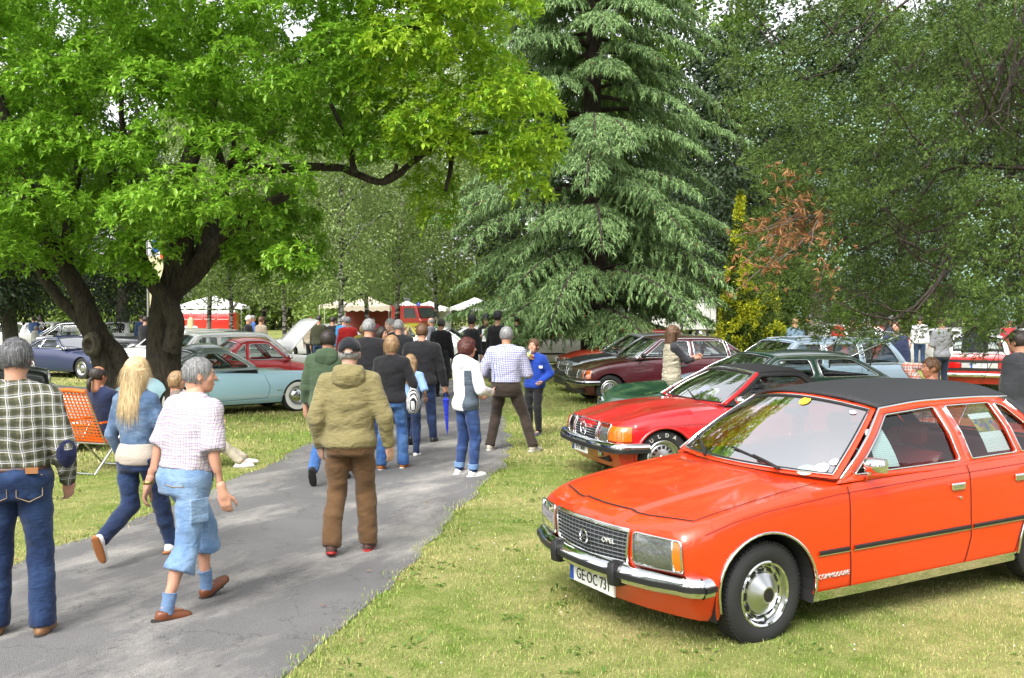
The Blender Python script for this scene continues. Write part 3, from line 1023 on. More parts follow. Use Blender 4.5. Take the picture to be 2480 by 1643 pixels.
def print_mat(name, col, kind):
 m, t, bs = node_mat(name)
 tc = t.nodes.new('ShaderNodeTexCoord')
 w = t.nodes.new('ShaderNodeTexBrick')
 w.inputs['Scale'].default_value = 1.0
 w.inputs['Color1'].default_value = (col[0]*.55, col[1]*.55, col[2]*.55, 1)
 w.inputs['Color2'].default_value = (*[c*.8 for c in col], 1)
 w.inputs['Mortar'].default_value = (*col, 1)
 w.inputs['Brick Width'].default_value = .09 if kind == 1 else .05
 w.inputs['Row Height'].default_value = .012
 w.inputs['Mortar Size'].default_value = .0045
 w.inputs['Bias'].default_value = .3
 sx = t.nodes.new('ShaderNodeSeparateXYZ'); cb = t.nodes.new('ShaderNodeCombineXYZ')
 t.links.new(tc.outputs['Object'], sx.inputs[0]); t.links.new(sx.outputs['X'], cb.inputs['X']); t.links.new(sx.outputs['Z'], cb.inputs['Y'])
 t.links.new(cb.outputs[0], w.inputs['Vector'])
 src = w.outputs['Color']
 if kind == 2:     # a colour picture above the columns of print
  vr = t.nodes.new('ShaderNodeTexVoronoi'); vr.inputs['Scale'].default_value = 28
  t.links.new(tc.outputs['Object'], vr.inputs['Vector'])
  cr = t.nodes.new('ShaderNodeValToRGB')
  e = cr.color_ramp; e.elements[0].color = (.02, .05, .12, 1); e.elements[1].color = (.7, .12, .02, 1)
  e.elements.new(.45).color = (.5, .4, .1, 1); e.elements.new(.7).color = (.05, .15, .3, 1)
  t.links.new(vr.outputs['Color'], cr.inputs['Fac'])
  mk = t.nodes.new('ShaderNodeMath'); mk.operation = 'COMPARE'
  mk.inputs[1].default_value = 1.165; mk.inputs[2].default_value = .045
  t.links.new(sx.outputs['Z'], mk.inputs[0])
  mx = t.nodes.new('ShaderNodeMixRGB'); t.links.new(mk.outputs[0], mx.inputs['Fac'])
  t.links.new(src, mx.inputs['Color1']); t.links.new(cr.outputs['Color'], mx.inputs['Color2'])
  src = mx.outputs['Color']
 t.links.new(src, bs.inputs['Base Color']); bs.inputs['Roughness'].default_value = .5
 return m
# ---------------------------------------------------------------- the other cars
def quick(pt, wb=2.6, fo=.75, ro=1.0, hw=.84, zf=.72, zc=.92, zb=.93, zt=.92, zr_=.86, h=1.40, A=(.70, .12), C=(-1.70, -1.15), yr=.58, wins=None, nose=.78, tail=.76,
    sill=.2, ar=.35, az=.30, bow=(.08, .05), crown=.05, doors=None, hoodc=.05, rad=.03, rail_rise=.02, ff=None, fr=None, inset=None, df=.35, extra=None, out_end=None, arches=True, hood=True, boot=True, fend=None, **g):
 """spec from a handful of lengths: wheelbase, overhangs, heights at nose, cowl, belt, boot, roof"""
 f, r = wb/2, -wb/2
 xf, xr = f+fo, r-ro
 zr = h-crown
 a0, a1 = A; c0, c1 = C
 mid = (a1+c1)/2
 rail = [(a1, zr-rail_rise), (a1+(mid-a1)*.55, zr-.003), (mid, zr), (c1+(mid-c1)*.5, zr-.004), (c1, zr-rail_rise*1.2)]
 zA = lambda z: a0+(a1-a0)*(z-zb)/(zr-rail_rise-zb)
 zC = lambda z: c0+(c1-c0)*(z-zb)/(zr-rail_rise-zb)
 lo, hi = zb+.03, zr-rail_rise-.03
 if wins is None: wins = [(0, .52), (.58, .93)]
 W2 = []
 for (p, q) in wins:
  L = lambda t, z: zA(z)-.06+(zC(z)+.06-(zA(z)-.06))*t
  W2.append([(L(p, lo), lo), (L(p, hi), hi), (L(q, hi), hi), (L(q, lo), lo)])
  if p > .1: W2[-1][1] = (L(p, lo)*.8+L(p, hi)*.2, hi)
  if q < .85: W2[-1][2] = (L(q, lo)*.8+L(q, hi)*.2, hi)
 outline = [(a0+.02, zb-.015)] + rail + [(c0-.03, zb-.015)]
 sp = dict(ends=(xf, xr), sill=sill, paint=pt,
     sh=fend or [(xf, zf-.03), (xf-.15, zf), (f, (zf+zc)/2-.01), (a0, zc-.035), (0, zb-.01), (r, zb), (c0-.1, (zb+zt)/2), (xr+.2, zt-.02), (xr, zr_)],
     dk=[(xf, zf), (xf-.12, zf+.03), (f, (zf+zc)/2+.03+hoodc*.4), (a0, zc+.02), (0, zb+.02), (c0, zt+.03), (xr+.25, zt+.03), (xr, zr_+.03)],
     W=[(xf, nose), (xf-.08, nose+(hw-nose)*.55), (xf-.3, hw-.015), (f, hw-.005), (0, hw), (r, hw-.01), (xr+.25, hw-.05), (xr+.06, tail+.02), (xr, tail)],
     arches=[(f, az, ar), (r, az, ar)] if arches is True else arches, cab=(a0-.05, c0+.06), bow=bow, df=df,
     doors=doors if doors is not None else [(mid-.05, a0-.05, 1)], nx=36, nd=16,
     green=dict(belt=zb-.01, roof=zr-rail_rise, yr=yr, A=((a0, zb), (a1, zr-rail_rise)), C=((c0, zb), (c1, zr-rail_rise*1.2)), rail=rail, outline=outline, win=W2, crown=crown, rad=rad, bow=.12, bowt=.07, **g))
 if hood: sp['hood'] = (a0+.1, xf-.1, nose-.06)
 if boot: sp['boot'] = (xr+.1, c0-.06, tail-.08)
 if ff: sp['ff'] = ff
 if fr: sp['fr'] = fr
 if inset: sp['inset'] = inset
 if extra: sp['green']['extra'] = extra
 return sp

BUMP = [(-.02, -.045), (.02, -.05), (.045, -.03), (.048, .02), (.03, .042), (-.03, .048)]
SLIM = [(-.02, -.03), (.015, -.034), (.03, -.015), (.03, .015), (.015, .03), (-.02, .034)]

def shut(b, xs, z0, z1, sides=(1, -1)):
 for x in xs:
  for sg in sides:
   b.ribbon('shut_line', [(x, z0), (x, z1)], .008, SEAL, sgn=sg)
def handle(b, x, z, sides=(1, -1)):
 for sg in sides:
  MB().box(b.on_side(x, z, .012, sg), (.12, .02, .03)).build('door_handle', CHROME, b.root, smooth=0)
def mirror(b, x, z, m=CHROME, sides=(1, -1)):
 for sg in sides:
  p = b.on_side(x, z, .0, sg)
  o = MB().tube([p, p+Vector((.02, sg*.07, .05))], .012, 6).build('door_mirror', m, b.root, smooth=60)
  c = p+Vector((.03, sg*.12, .08)); P = []
  for dx, k in ((-.03, 1), (.0, 1.05), (.04, .8), (.055, .3)):
   P.append([c+Vector((dx, .075*k*math.cos(a), .048*k*math.sin(a))) for a in np.linspace(0, 2*PI, 11)[:-1]])
  mb = MB().grid(P, wrap=True); mb.f += [tuple(range(10))[::-1], tuple(30+i for i in range(10))]; mb.m += [0, 0]
  mb.build('mirror_housing', m, o, smooth=50)
def wipers(b, m=BLACK):
 fw = b.fw
 for j0, j1 in ((3, 7), (8, 12)):
  o = MB().tube([Vector(fw[0][j0])+Vector((.03, 0, .0)), Vector(fw[1][(j0+j1)//2])+Vector((.03, 0, .02)), Vector(fw[2][j1])+Vector((.02, 0, .015))], .007, 5).build('wiper', m, b.root, smooth=60)
def tail_lamps(b, y0=.45, y1=.72, z0=.60, z1=.74):
 for sg in (1, -1):
  b.face_patch('tail_light', sg*y0, sg*y1, z0, z1, REDL, end='r', off=.008)
def grille(b, w, z0, z1, n, m=None, bars=CHROME, frame=True, vert=0, back=None):
 o = b.face_patch('grille', -w, w, z0, z1, back or mat('grille_black', (.015, .015, .017), rough=.5), off=.005, n=12)
 for i in range(1, n):
  z = z0+(z1-z0)*i/n
  b.face_loop('grille_slat', [(-w, z), (0, z), (w, z)], .004, bars, off=.010, parent=o, closed=False)
 for i in range(1, vert):
  y = -w+2*w*i/vert
  b.face_loop('grille_rib', [(y, z0), (y, z1)], .003, bars, off=.010, parent=o, closed=False)
 if frame:
  b.face_loop('grille_frame', round_poly([(-w, z0), (w, z0), (w, z1), (-w, z1)], .03), .010, CHROME, off=.012, parent=o)
 return o
def rect_lamp(b, y0, y1, z0, z1, amber=0):
 for sg in (1, -1):
  hm = LAMP
  ym = y1-(y1-y0)*amber
  o = b.face_patch('headlight', sg*y0, sg*ym, z0, z1, hm, off=.004)
  b.face_patch('lens', sg*y0, sg*ym, z0, z1, LENS, off=.016, parent=o, extra=lambda u, v: .006*math.sin(PI*v))
  if amber: b.face_patch('indicator', sg*ym, sg*y1, z0, z1, AMBER, off=.016, parent=o)
  b.face_loop('lamp_bezel', round_poly([(sg*y0, z0), (sg*y1, z0), (sg*y1, z1), (sg*y0, z1)], .02), .006, CHROME, off=.016, parent=o)
def basic(b, seat=DARK, wheel='chromed', rt=.305, rr=.18, bz=.45, bp=BUMP, bm=CHROME, strip=None, rear=True, hr=False):
 b.shell(); b.cabin(); b.interior(seat=seat, rear=rear, headrests=hr)
 b.wheels(rt=rt, rr=rr, wd=.165, style=wheel)
 if bp:
  b.bumper(bz, bp, bm, off=.05, wrap=.30, stripe=strip)
  b.bumper(bz, bp, bm, end='r', off=.05, wrap=.30, stripe=strip)

SOFT = mat('black_canvas', (.012, .012, .013), rough=.85, bump=.2, bscale=300)

def car_roadster():
 """red two-seat roadster with its canvas hood up"""
 red = paint('signal_red', (.52, .006, .010))
 sp = quick(red, wb=2.46, fo=.56, ro=.98, hw=.885, zf=.72, zc=.90, zb=.90, zt=.88, zr_=.80, h=1.30, A=(.45, -.10), C=(-1.10, -.72), yr=.60, wins=[(.03, .92)], nose=.80, crown=.05, ar=.355, rad=.05, trim=False, gutter=False, pillar_paint=None,
      bow=(.07, .05), hoodc=.05, doors=[(-.62, .42, 1)])
 sp['green']['pillar_paint'] = SOFT; sp['roof_paint'] = SOFT; sp['green']['surround'] = red
 sp['crease'] = lambda x, y: .012*math.cos(min(abs(y), .66)/.66*PI*2.0)*sstep((x-.5)/.3) if x > .5 else 0
 b = Body('red_roadster', 'red open two seater with black canvas hood up, next behind the orange saloon', 'car', (2.65, 12.55, 0), R(197), sp)
 b.shell(); b.cabin(); b.interior(seat=mat('beige_leather', (.25, .17, .09), rough=.5), rear=False, headrests=True)
 b.wheels(rt=.322, rr=.195, wd=.20, style='alloy')
 b.bumper(.46, [(-.02, -.06), (.03, -.06), (.05, -.03), (.05, .02), (.03, .045), (-.03, .05)], CHROME, off=.05, wrap=.34, stripe=(-.062, -.006, .046, BLACK))
 b.bumper(.46, BUMP, CHROME, end='r', off=.05, wrap=.3)
 g = grille(b, .34, .50, .70, 7, bars=STEEL)
 st = b.plan(0, .8, .03)
 e = MB(); c = Vector((b.plan(0, .7, .028), 0, .60))
 e.tube([c+Vector((0, .085*math.cos(a), .085*math.sin(a))) for a in np.linspace(0, 2*PI, 25)[:-1]], .007, 6, closed=True)
 for a in (90, 210, 330): e.tube([c, c+Vector((0, .082*math.cos(R(a)), .082*math.sin(R(a))))], [.011, .003], 5)
 e.build('emblem', CHROME, g, smooth=60)
 for sg in (1, -1):
  hm = LAMP
  o = b.face_patch('headlight', sg*.40, sg*.62, .52, .69, hm, off=.004)
  b.face_patch('lens', sg*.40, sg*.62, .52, .69, LENS, off=.018, parent=o)
  # ribbed amber corner lamp that wraps round the wing
  P = []
  for i in range(9):
   z = .52+.165*i/8; row = []
   rb = .006*(i % 2)
   for k in range(8):
    t = k/7
    if t < .5:
     y = .64+.15*(t/.5); row.append((b.plan(sg*y, (z-b.sill)/(b.zs(b.xf)-b.sill), .012+rb), sg*y, z))
    else:
     x = b.xf-.02-.13*(t-.5)/.5; p = b.on_side(x, z, .012+rb, sg); row.append(tuple(p))
   P.append(row)
  MB().grid(P).build('indicator', AMBER, o, smooth=40)
  b.face_loop('lamp_bezel', round_poly([(sg*.385, .51), (sg*.63, .51), (sg*.63, .70), (sg*.385, .70)], .02), .007, CHROME, off=.018, parent=o)
  b.ribbon('swage_line', [(1.75, .66), (.9, .70), (0, .72), (-1.9, .70)], .008, red, off=.006, sgn=sg, th=.004)
  for xc in (1.23, -1.23):
   pts = [(xc+.37*math.cos(a), .30+.37*math.sin(a)) for a in np.linspace(0, PI, 22)]
   MB().tube([b.on_side(x, z, .004, sg) for x, z in pts], .018, 6).build('arch_lip', red, b.root, smooth=180)
  MB().lathe([(.05, -.02), (.05, .02), (.02, .03), (.001, .032)], 16, M=Matrix.Translation((b.plan(sg*.42, .15, .04), sg*.42, .36)) @ Matrix.Rotation(R(-90), 4, 'Z')).build('fog_light', CHROME, b.root, smooth=60)
 b.plate('E·U 560H', .37, x=b.plan(0, .2, .10), w=.46, h=.10)
 MB().box((b.plan(0, .1, -.02), 0, .33), (.06, 1.2, .12)).build('air_intake', DARK, b.root, smooth=0)
 shut(b, (.42, -.62), .24, .88); handle(b, -.5, .76); mirror(b, .30, .88, CHROME, (1,))
 wipers(b)
 g_ = sp['green']
 for sg in (1, -1):
  (x0, z0), (x1, z1) = g_['A']
  pts = [(x0+(x1-x0)*t, z0+(z1-z0)*t) for t in np.linspace(0, 1, 6)]
  MB().tube([(x+.012, sg*(b.gy(x, z)+.006), z+.006) for x, z in pts], .024, 8).build('screen_pillar', red, b.root, smooth=60)
  MB().tube([(x+.04, sg*(b.gy(x, z)-.012), z+.012) for x, z in pts], .010, 6).build('screen_trim', CHROME, b.root, smooth=60)
 MB().tube([Vector(p)+Vector((.02, 0, .01)) for p in b.fw[-1]], .016, 6).build('screen_header', CHROME, b.root, smooth=60)
 b.deck_line('shut_line', [(.55, .62), (1.6, .68), (1.80, .66)], .006); b.deck_line('shut_line', [(.55, -.62), (1.6, -.68), (1.80, -.66)], .006)
 # bright frame of the hood's window and papers behind the screen
 fw = b.fw
 pm = WHITE
 for j, k, m in ((3, 2, print_mat('leaflet', (.7, .7, .68), 1)), (5, 2, mat('blue_leaflet', (.08, .08, .35), rough=.5))):
  c = Vector(fw[k][j])+Vector((-.05, 0, -.02)); d = Vector(fw[k][j+1])-Vector(fw[k][j]); u = Vector(fw[k+1][j])-Vector(fw[k][j])
  MB().add([c, c+d*1.1, c+d*1.1+u*1.5, c+u*1.5], [(0, 1, 2, 3)]).build('leaflet', m, b.root, smooth=0)
 tail_lamps(b)
 # tyre lettering on the near front wheel
 rim = Vector((1.23, .885-.035-.10+.107, .316))
 for i, ch in enumerate('FULDA'):
  a = R(150-22*i)      # seen from the side, running clockwise over the top left
  M = Matrix.Translation(rim) @ Matrix.Rotation(PI, 4, 'Z') @ Matrix.Rotation(R(90), 4, 'X') @ Matrix.Rotation(a-PI/2, 4, 'Z') @ Matrix.Translation((0, .262, 0))
  text_mesh(ch, .062, mat('tyre_letter', (.6, .58, .52), rough=.7), b.root, M, name='tyre_letter', depth=.002)
 return b

def car_green():
 green = paint('racing_green', (.008, .055, .028))
 sp = quick(green, wb=2.60, fo=.85, ro=1.15, hw=.85, zf=.70, zc=.97, zb=.98, zt=.98, zr_=.84, h=1.37, A=(.42, -.20), C=(-2.05, -1.50), yr=.55, wins=[(.02, .46), (.52, .97)], nose=.66, crown=.06, ar=.33, rad=.06,
      bow=(.16, .05), hoodc=.09, doors=[(-.62, .40, 1)], hatch_open=True, ff=[(0, -.22), (.3, -.08), (.55, 0), (.8, -.02), (1, -.14)], df=.5,
      fend=[(2.15, .64), (2.02, .76), (1.85, .82), (1.6, .86), (1.3, .885), (.8, .91), (.4, .93), (0, .95), (-1.3, .97), (-2.0, .94), (-2.45, .82)])
 sp['dk'] = [(2.15, .66), (2.02, .73), (1.6, .82), (1.3, .88), (.4, .985), (0, .99), (-2.05, .98), (-2.3, .92), (-2.45, .84)]
 b = Body('green_coupe', 'dark green hatchback coupe with its glass tailgate raised', 'car', (3.50, 15.3, 0), R(197), sp)
 basic(b, wheel='chromed', rt=.31, rr=.18, bz=.42, bp=SLIM)
 for sg in (1, -1):
  b.round_lamp(sg*.56, .60, .085, off=-.02)
 grille(b, .28, .46, .56, 5)
 shut(b, (.40, -.62), .24, .85); handle(b, -.5, .74); mirror(b, .30, .87); wipers(b); tail_lamps(b)
 # raised glass tailgate, hinged at the roof
 hx, hz = -1.50, 1.28
 ang = R(22)
 w0, w1, L = .50, .58, .95
 P = lambda u, t: Vector((hx-L*t*math.cos(ang), (w0+(w1-w0)*t)*u, hz+L*t*math.sin(ang)-.03*u*u+.02))
 o = MB().grid([[P(u, t) for u in np.linspace(-1, 1, 9)] for t in np.linspace(0, 1, 6)]).build('tailgate', GLASS, b.root, smooth=180)
 loop = [P(u, 0) for u in np.linspace(-1, 1, 7)]+[P(1, t) for t in (.3, .6)]+[P(u, 1) for u in np.linspace(1, -1, 7)]+[P(-1, t) for t in (.6, .3)]
 MB().tube(loop, .014, 6, closed=True).build('tailgate_frame', CHROME, o, smooth=180)
 for sg in (1, -1):
  MB().tube([(-1.85, sg*.50, 1.06), P(sg*.95, .55)], .012, 6).build('gas_strut', BLACK, o, smooth=60)
 return b

def car_estate():
 blue = paint('ice_blue', (.27, .37, .47))
 sp = quick(blue, wb=2.62, fo=.75, ro=1.05, hw=.84, zf=.72, zc=.92, zb=.94, zt=.96, zr_=.94, h=1.44, A=(.72, .18), C=(-2.22, -1.92), yr=.60, wins=[(.02, .34), (.38, .64), (.68, .97)], nose=.77, tail=.76, crown=.05, boot=False,
      doors=[(-.3, .70, 1), (-1.15, -.3, 1)])
 b = Body('light_blue_estate', 'pale metallic blue estate car with black window frames behind the green coupe', 'car', (5.3, 19.6, 0), R(197), sp)
 basic(b); rect_lamp(b, .45, .72, .54, .68, .25); grille(b, .42, .53, .68, 6)
 shut(b, (.7, -.3, -1.15), .24, .9); handle(b, -.2, .78); mirror(b, .62, .93); wipers(b); tail_lamps(b)
 for sg in (1, -1):
  MB().tube([(.1, sg*.52, 1.435), (-.4, sg*.54, 1.46), (-1.2, sg*.54, 1.46), (-1.8, sg*.53, 1.43)], .012, 6).build('roof_rail', CHROME, b.root, smooth=60)
 b.plate('GE·KD 36', .38, end='f', w=.46, h=.10)
 return b

def car_maroon():
 c = paint('maroon', (.075, .006, .012))
 sp = quick(c, wb=2.67, fo=.55, ro=1.12, hw=.86, zf=.74, zc=.93, zb=.95, zt=.96, zr_=.90, h=1.42, A=(.74, .16), C=(-1.78, -1.22), yr=.60, wins=[(.02, .46), (.51, .84), (.87, .97)], crown=.05, ar=.36, doors=[(-.42, .70, 1), (-1.1, -.42, 1)])
 b = Body('maroon_saloon', 'dark maroon saloon with black rubbed bumper and orange corner lamps', 'car', (3.22, 22.3, 0), R(191), sp)
 basic(b, wheel='alloy', rt=.315, rr=.19, bz=.46, strip=(-.03, .02, .045, BLACK))
 rect_lamp(b, .44, .77, .55, .72, .26); grille(b, .42, .55, .72, 7)
 for sg in (1, -1):
  P = [[tuple(b.on_side(b.xf-.02-.10*t, .55+.17*v, .010, sg)) for t in (0, .5, 1)] for v in (0, .5, 1)]
  MB().grid(P).build('side_indicator', AMBER, b.root, smooth=40)
 shut(b, (.70, -.42, -1.1), .24, .92); handle(b, -.28, .80); handle(b, -.98, .80); mirror(b, .60, .95, BLACK); wipers(b); tail_lamps(b)
 MB().box((b.plan(0, .1, .0), 0, .27), (.05, 1.4, .10)).build('front_spoiler', BLACK, b.root, smooth=0)
 return b

def car_silver():
 c = paint('silver_grey', (.28, .30, .33), .3)
 sp = quick(c, wb=2.67, fo=.56, ro=1.05, hw=.85, zf=.74, zc=.92, zb=.94, zt=.95, h=1.40, A=(.74, .12), C=(-1.75, -1.2), yr=.58, wins=[(.02, .48), (.53, .95)])
 sp['hood_paint'] = mat('matt_black_bonnet', (.015, .015, .017), rough=.4, coat=.3)
 b = Body('silver_coupe', 'silver grey coupe with matt black bonnet between the maroon and red saloons', 'car', (3.15, 25.0, 0), R(191), sp)
 basic(b, bm=BLACK); rect_lamp(b, .44, .74, .55, .71, .0); grille(b, .42, .55, .71, 6); mirror(b, .6, .94, BLACK); wipers(b); tail_lamps(b)
 MB().box((b.plan(0, .1, .03), 0, .24), (.10, 1.5, .12)).build('front_spoiler', BLACK, b.root, smooth=0)
 return b

def car_red_saloon():
 c = paint('brick_red', (.36, .022, .014))
 sp = quick(c, wb=2.67, fo=.55, ro=1.05, hw=.85, zf=.76, zc=.95, zb=.97, zt=.97, h=1.46, A=(.74, .20), C=(-1.75, -1.2), yr=.60, wins=[(.02, .48), (.53, .84)])
 b = Body('red_saloon', 'brick red saloon, farthest of the parked row by the cedar', 'car', (3.2, 27.5, 0), R(191), sp)
 basic(b, bm=BLACK); rect_lamp(b, .44, .76, .57, .73, .3); grille(b, .42, .57, .73, 6); mirror(b, .6, .97, BLACK); wipers(b); tail_lamps(b)
 return b

def car_white_hatch():
 c = paint('ivory', (.55, .54, .48))
 sp = quick(c, wb=2.5, fo=.75, ro=.75, hw=.83, zf=.72, zc=.92, zb=.93, zt=.96, zr_=.92, h=1.42, A=(.72, .1), C=(-1.78, -1.35), yr=.58, wins=[(.02, .45), (.5, .95)], boot=False, trim=False, gutter=False)
 b = Body('white_hatchback', 'ivory hatchback half hidden under the cedar boughs', 'car', (1.2, 35.5, 0), R(186), sp)
 basic(b, bm=BLACK); rect_lamp(b, .44, .74, .55, .70, .3); mirror(b, .6, .93, BLACK); tail_lamps(b)
 for sg in (1, -1): b.ribbon('rub_strip', [(1.9, .48), (-1.8, .48)], .06, BLACK, sgn=sg, th=.01)
 return b

def car_ghia():
 """rounded pale blue coupe with whitewall tyres"""
 c = paint('pale_blue', (.40, .63, .74))
 roofm = paint('roof_grey_blue', (.23, .29, .29))
 sp = quick(c, wb=2.40, fo=.80, ro=.95, hw=.80, zf=.60, zc=.86, zb=.86, zt=.84, zr_=.62, h=1.33, A=(.42, -.10), C=(-1.45, -.72), yr=.50, wins=[(.03, .60), (.655, .93)], nose=.56, tail=.55, crown=.07, ar=.325, rad=.10, rail_rise=.06,
      bow=(.20, .18), df=.6, hoodc=.08, doors=[(-.62, .58, 1)], ff=[(0, -.18), (.3, -.03), (.6, 0), (.85, -.06), (1, -.20)], fr=[(0, .12), (.4, 0), (.7, .03), (1, .20)], trim_r=.007,
      fend=[(2.0, .56), (1.9, .66), (1.7, .745), (1.4, .79), (1.2, .80), (.8, .79), (.42, .80), (0, .82), (-.6, .84), (-1.0, .83), (-1.5, .78), (-1.9, .66), (-2.15, .52)],
      inset=[(0, .10), (.12, .05), (.35, .01), (.55, 0), (.75, .02), (.9, .06), (1, .14)])
 sp['roof_paint'] = roofm; sp['green']['pillar_paint'] = roofm; sp['green']['surround'] = roofm
 sp['dk'] = [(2.0, .58), (1.9, .64), (1.5, .74), (1.2, .79), (.42, .87), (0, .88), (-1.45, .86), (-1.9, .70), (-2.15, .54)]
 b = Body('pale_blue_coupe', 'rounded pale blue coupe with whitewall tyres and grey roof', 'car', (-5.62, 19.7, 0), R(38), sp, scale=1.0)
 basic(b, wheel='whitewall', rt=.315, rr=.185, bz=.42, bp=SLIM)
 for sg in (1, -1):
  b.round_lamp(sg*.50, .62, .085, off=-.06)
  for z in (.335, .36):
   b.ribbon('side_stripe', [(.92, z), (-1.0, z)], .008, WHITE, sgn=sg, off=.004)
  b.ribbon('shut_line', [(.56, .30), (.60, .5), (.50, .78)], .007, SEAL, sgn=sg)
  b.ribbon('shut_line', [(-.58, .28), (-.64, .5), (-.66, .82)], .007, SEAL, sgn=sg)
  b.ribbon('shut_line', [(-.58, .28), (.56, .30)], .007, SEAL, sgn=sg)
  b.ribbon('wing_badge', [(.86, .44), (.74, .44)], .02, CHROME, sgn=sg, th=.008)
  MB().tube([b.on_side(-.42, .70, .012, sg), b.on_side(-.50, .70, .035, sg), b.on_side(-.60, .70, .02, sg)], .010, 6).build('door_handle', CHROME, b.root, smooth=60)
 return b

def car_small_red():
 c = paint('cherry_red', (.72, .014, .02))
 sp = quick(c, wb=1.95, fo=.62, ro=.75, hw=.68, zf=.62, zc=.86, zb=.87, zt=.84, zr_=.62, h=1.37, A=(.55, .12), C=(-1.05, -.55), yr=.47, wins=[(.03, .60), (.67, .92)], nose=.50, tail=.50, crown=.06, ar=.30, az=.27, rad=.06, rail_rise=.04,
      bow=(.12, .12), df=.5, ff=[(0, -.15), (.3, -.02), (.6, 0), (.85, -.05), (1, -.16)], fr=[(0, .10), (.4, 0), (.7, .03), (1, .18)], doors=[(-.42, .52, 1)])
 b = Body('small_red_car', 'small cherry red car with black fabric sunroof behind the pale blue coupe', 'car', (-5.75, 22.8, 0), R(34), sp)
 basic(b, wheel='chromed', rt=.27, rr=.16, bz=.36, bp=SLIM)
 for sg in (1, -1): b.round_lamp(sg*.44, .60, .08, off=-.06)
 shut(b, (.52, -.42), .24, .84); mirror(b, .46, .86); wipers(b)
 rp = b.roofP
 MB().grid([[Vector(p)+Vector((0, 0, .015)) for p in row[3:14]] for row in rp[4:16]]).build('sunroof', SOFT, b.root, smooth=60)
 return b

def car_white_estate():
 c = paint('old_white', (.82, .82, .80))
 sp = quick(c, wb=2.42, fo=.72, ro=.95, hw=.78, zf=.72, zc=.90, zb=.92, zt=.94, zr_=.92, h=1.42, A=(.60, .12), C=(-2.0, -1.65), yr=.56, wins=[(.02, .36), (.41, .66), (.70, .97)], nose=.72, tail=.70, crown=.05, boot=False, doors=[(-.35, .58, 1)])
 sp['hood_open'] = True
 b = Body('white_estate', 'white estate car with its bonnet propped open', 'car', (-6.6, 26.0, 0), R(33), sp)
 basic(b, wheel='chromed', rt=.29, rr=.17)
 for sg in (1, -1):
  b.round_lamp(sg*.55, .62, .085, off=0)
  MB().grid([[tuple(b.on_side(b.xf-.01-.08*t, .58+.10*v, .012, sg)) for t in (0, .5, 1)] for v in (0, .5, 1)]).build('side_indicator', AMBER, b.root, smooth=40)
 grille(b, .42, .56, .68, 5); wipers(b); tail_lamps(b)
 # raised bonnet hinged at the screen, with inner ribs
 a = R(48); hx, hz = .72, .92; L = 1.12
 P = lambda y, t: Vector((hx+L*t*math.cos(a), y*(.66+.0*t), hz+L*t*math.sin(a)+.04*math.sin(PI*t)-.05*y*y*t))
 o = MB().grid([[P(y, t) for y in np.linspace(-1, 1, 9)] for t in np.linspace(0, 1, 8)]).build('open_bonnet', c, b.root, smooth=60, solid=.02)
 MB().tube([(1.75, .5, .70), P(.75, .75)], .008, 6).build('bonnet_stay', BLACK, b.root, smooth=60)
 MB().box((1.25, 0, .55), (.9, 1.1, .25)).build('engine', DARK, b.root, smooth=0)
 return b

def car_grey_saloon():
 c = paint('pale_grey', (.36, .38, .38))
 sp = quick(c, wb=2.42, fo=.70, ro=.95, hw=.78, zf=.74, zc=.90, zb=.92, zt=.92, h=1.40, A=(.60, .12), C=(-1.5, -1.05), yr=.54, wins=[(.02, .46), (.52, .95)], nose=.75)
 b = Body('grey_saloon', 'pale grey saloon with twin round headlamps facing the path', 'car', (-8.6, 30.6, 0), R(-30), sp)
 basic(b, wheel='chromed', rt=.29, rr=.17)
 for sg in (1, -1): b.round_lamp(sg*.58, .63, .085, off=.0)
 grille(b, .46, .55, .71, 5); wipers(b); mirror(b, .5, .92); b.plate('', .38, w=.45, h=.1)
 return b

def car_beige():
 c = paint('pale_beige_grey', (.40, .40, .36))
 sp = quick(c, wb=2.55, fo=.85, ro=1.0, hw=.82, zf=.78, zc=.93, zb=.95, zt=.94, zr_=.84, h=1.46, A=(.55, .02), C=(-1.6, -1.1), yr=.56, wins=[(.02, .46), (.52, .95)], nose=.66, crown=.06, bow=(.12, .1), ar=.33, df=.5)
 b = Body('beige_saloon', 'pale beige saloon behind the orange folding chair', 'car', (-8.05, 14.3, 0), R(14), sp)
 basic(b, wheel='white', rt=.315, rr=.19, bz=.42, bp=SLIM)
 for sg in (1, -1):
  b.round_lamp(sg*.54, .66, .09, off=-.02)
  b.ribbon('side_strip', [(1.8, .70), (-2.1, .70)], .014, CHROME, sgn=sg, th=.006)
 grille(b, .3, .5, .64, 5); shut(b, (.5, -.45), .24, .9); wipers(b, CHROME)
 return b

def car_dark_left():
 c = paint('black_green', (.010, .013, .012))
 rf = paint('roof_grey', (.22, .23, .22))
 sp = quick(c, wb=2.5, fo=.8, ro=1.0, hw=.82, zf=.80, zc=.95, zb=.98, zt=.96, h=1.55, A=(.60, .15), C=(-1.5, -1.1), yr=.58, wins=[(.03, .46), (.52, .95)], crown=.08)
 sp['roof_paint'] = rf; sp['green']['pillar_paint'] = rf
 b = Body('two_tone_saloon', 'dark saloon with grey roof at the left edge behind the man in the checked shirt', 'car', (-11.2, 19.4, 0), R(28), sp)
 basic(b, wheel='chromed', rt=.32, rr=.19); wipers(b, CHROME)
 return b

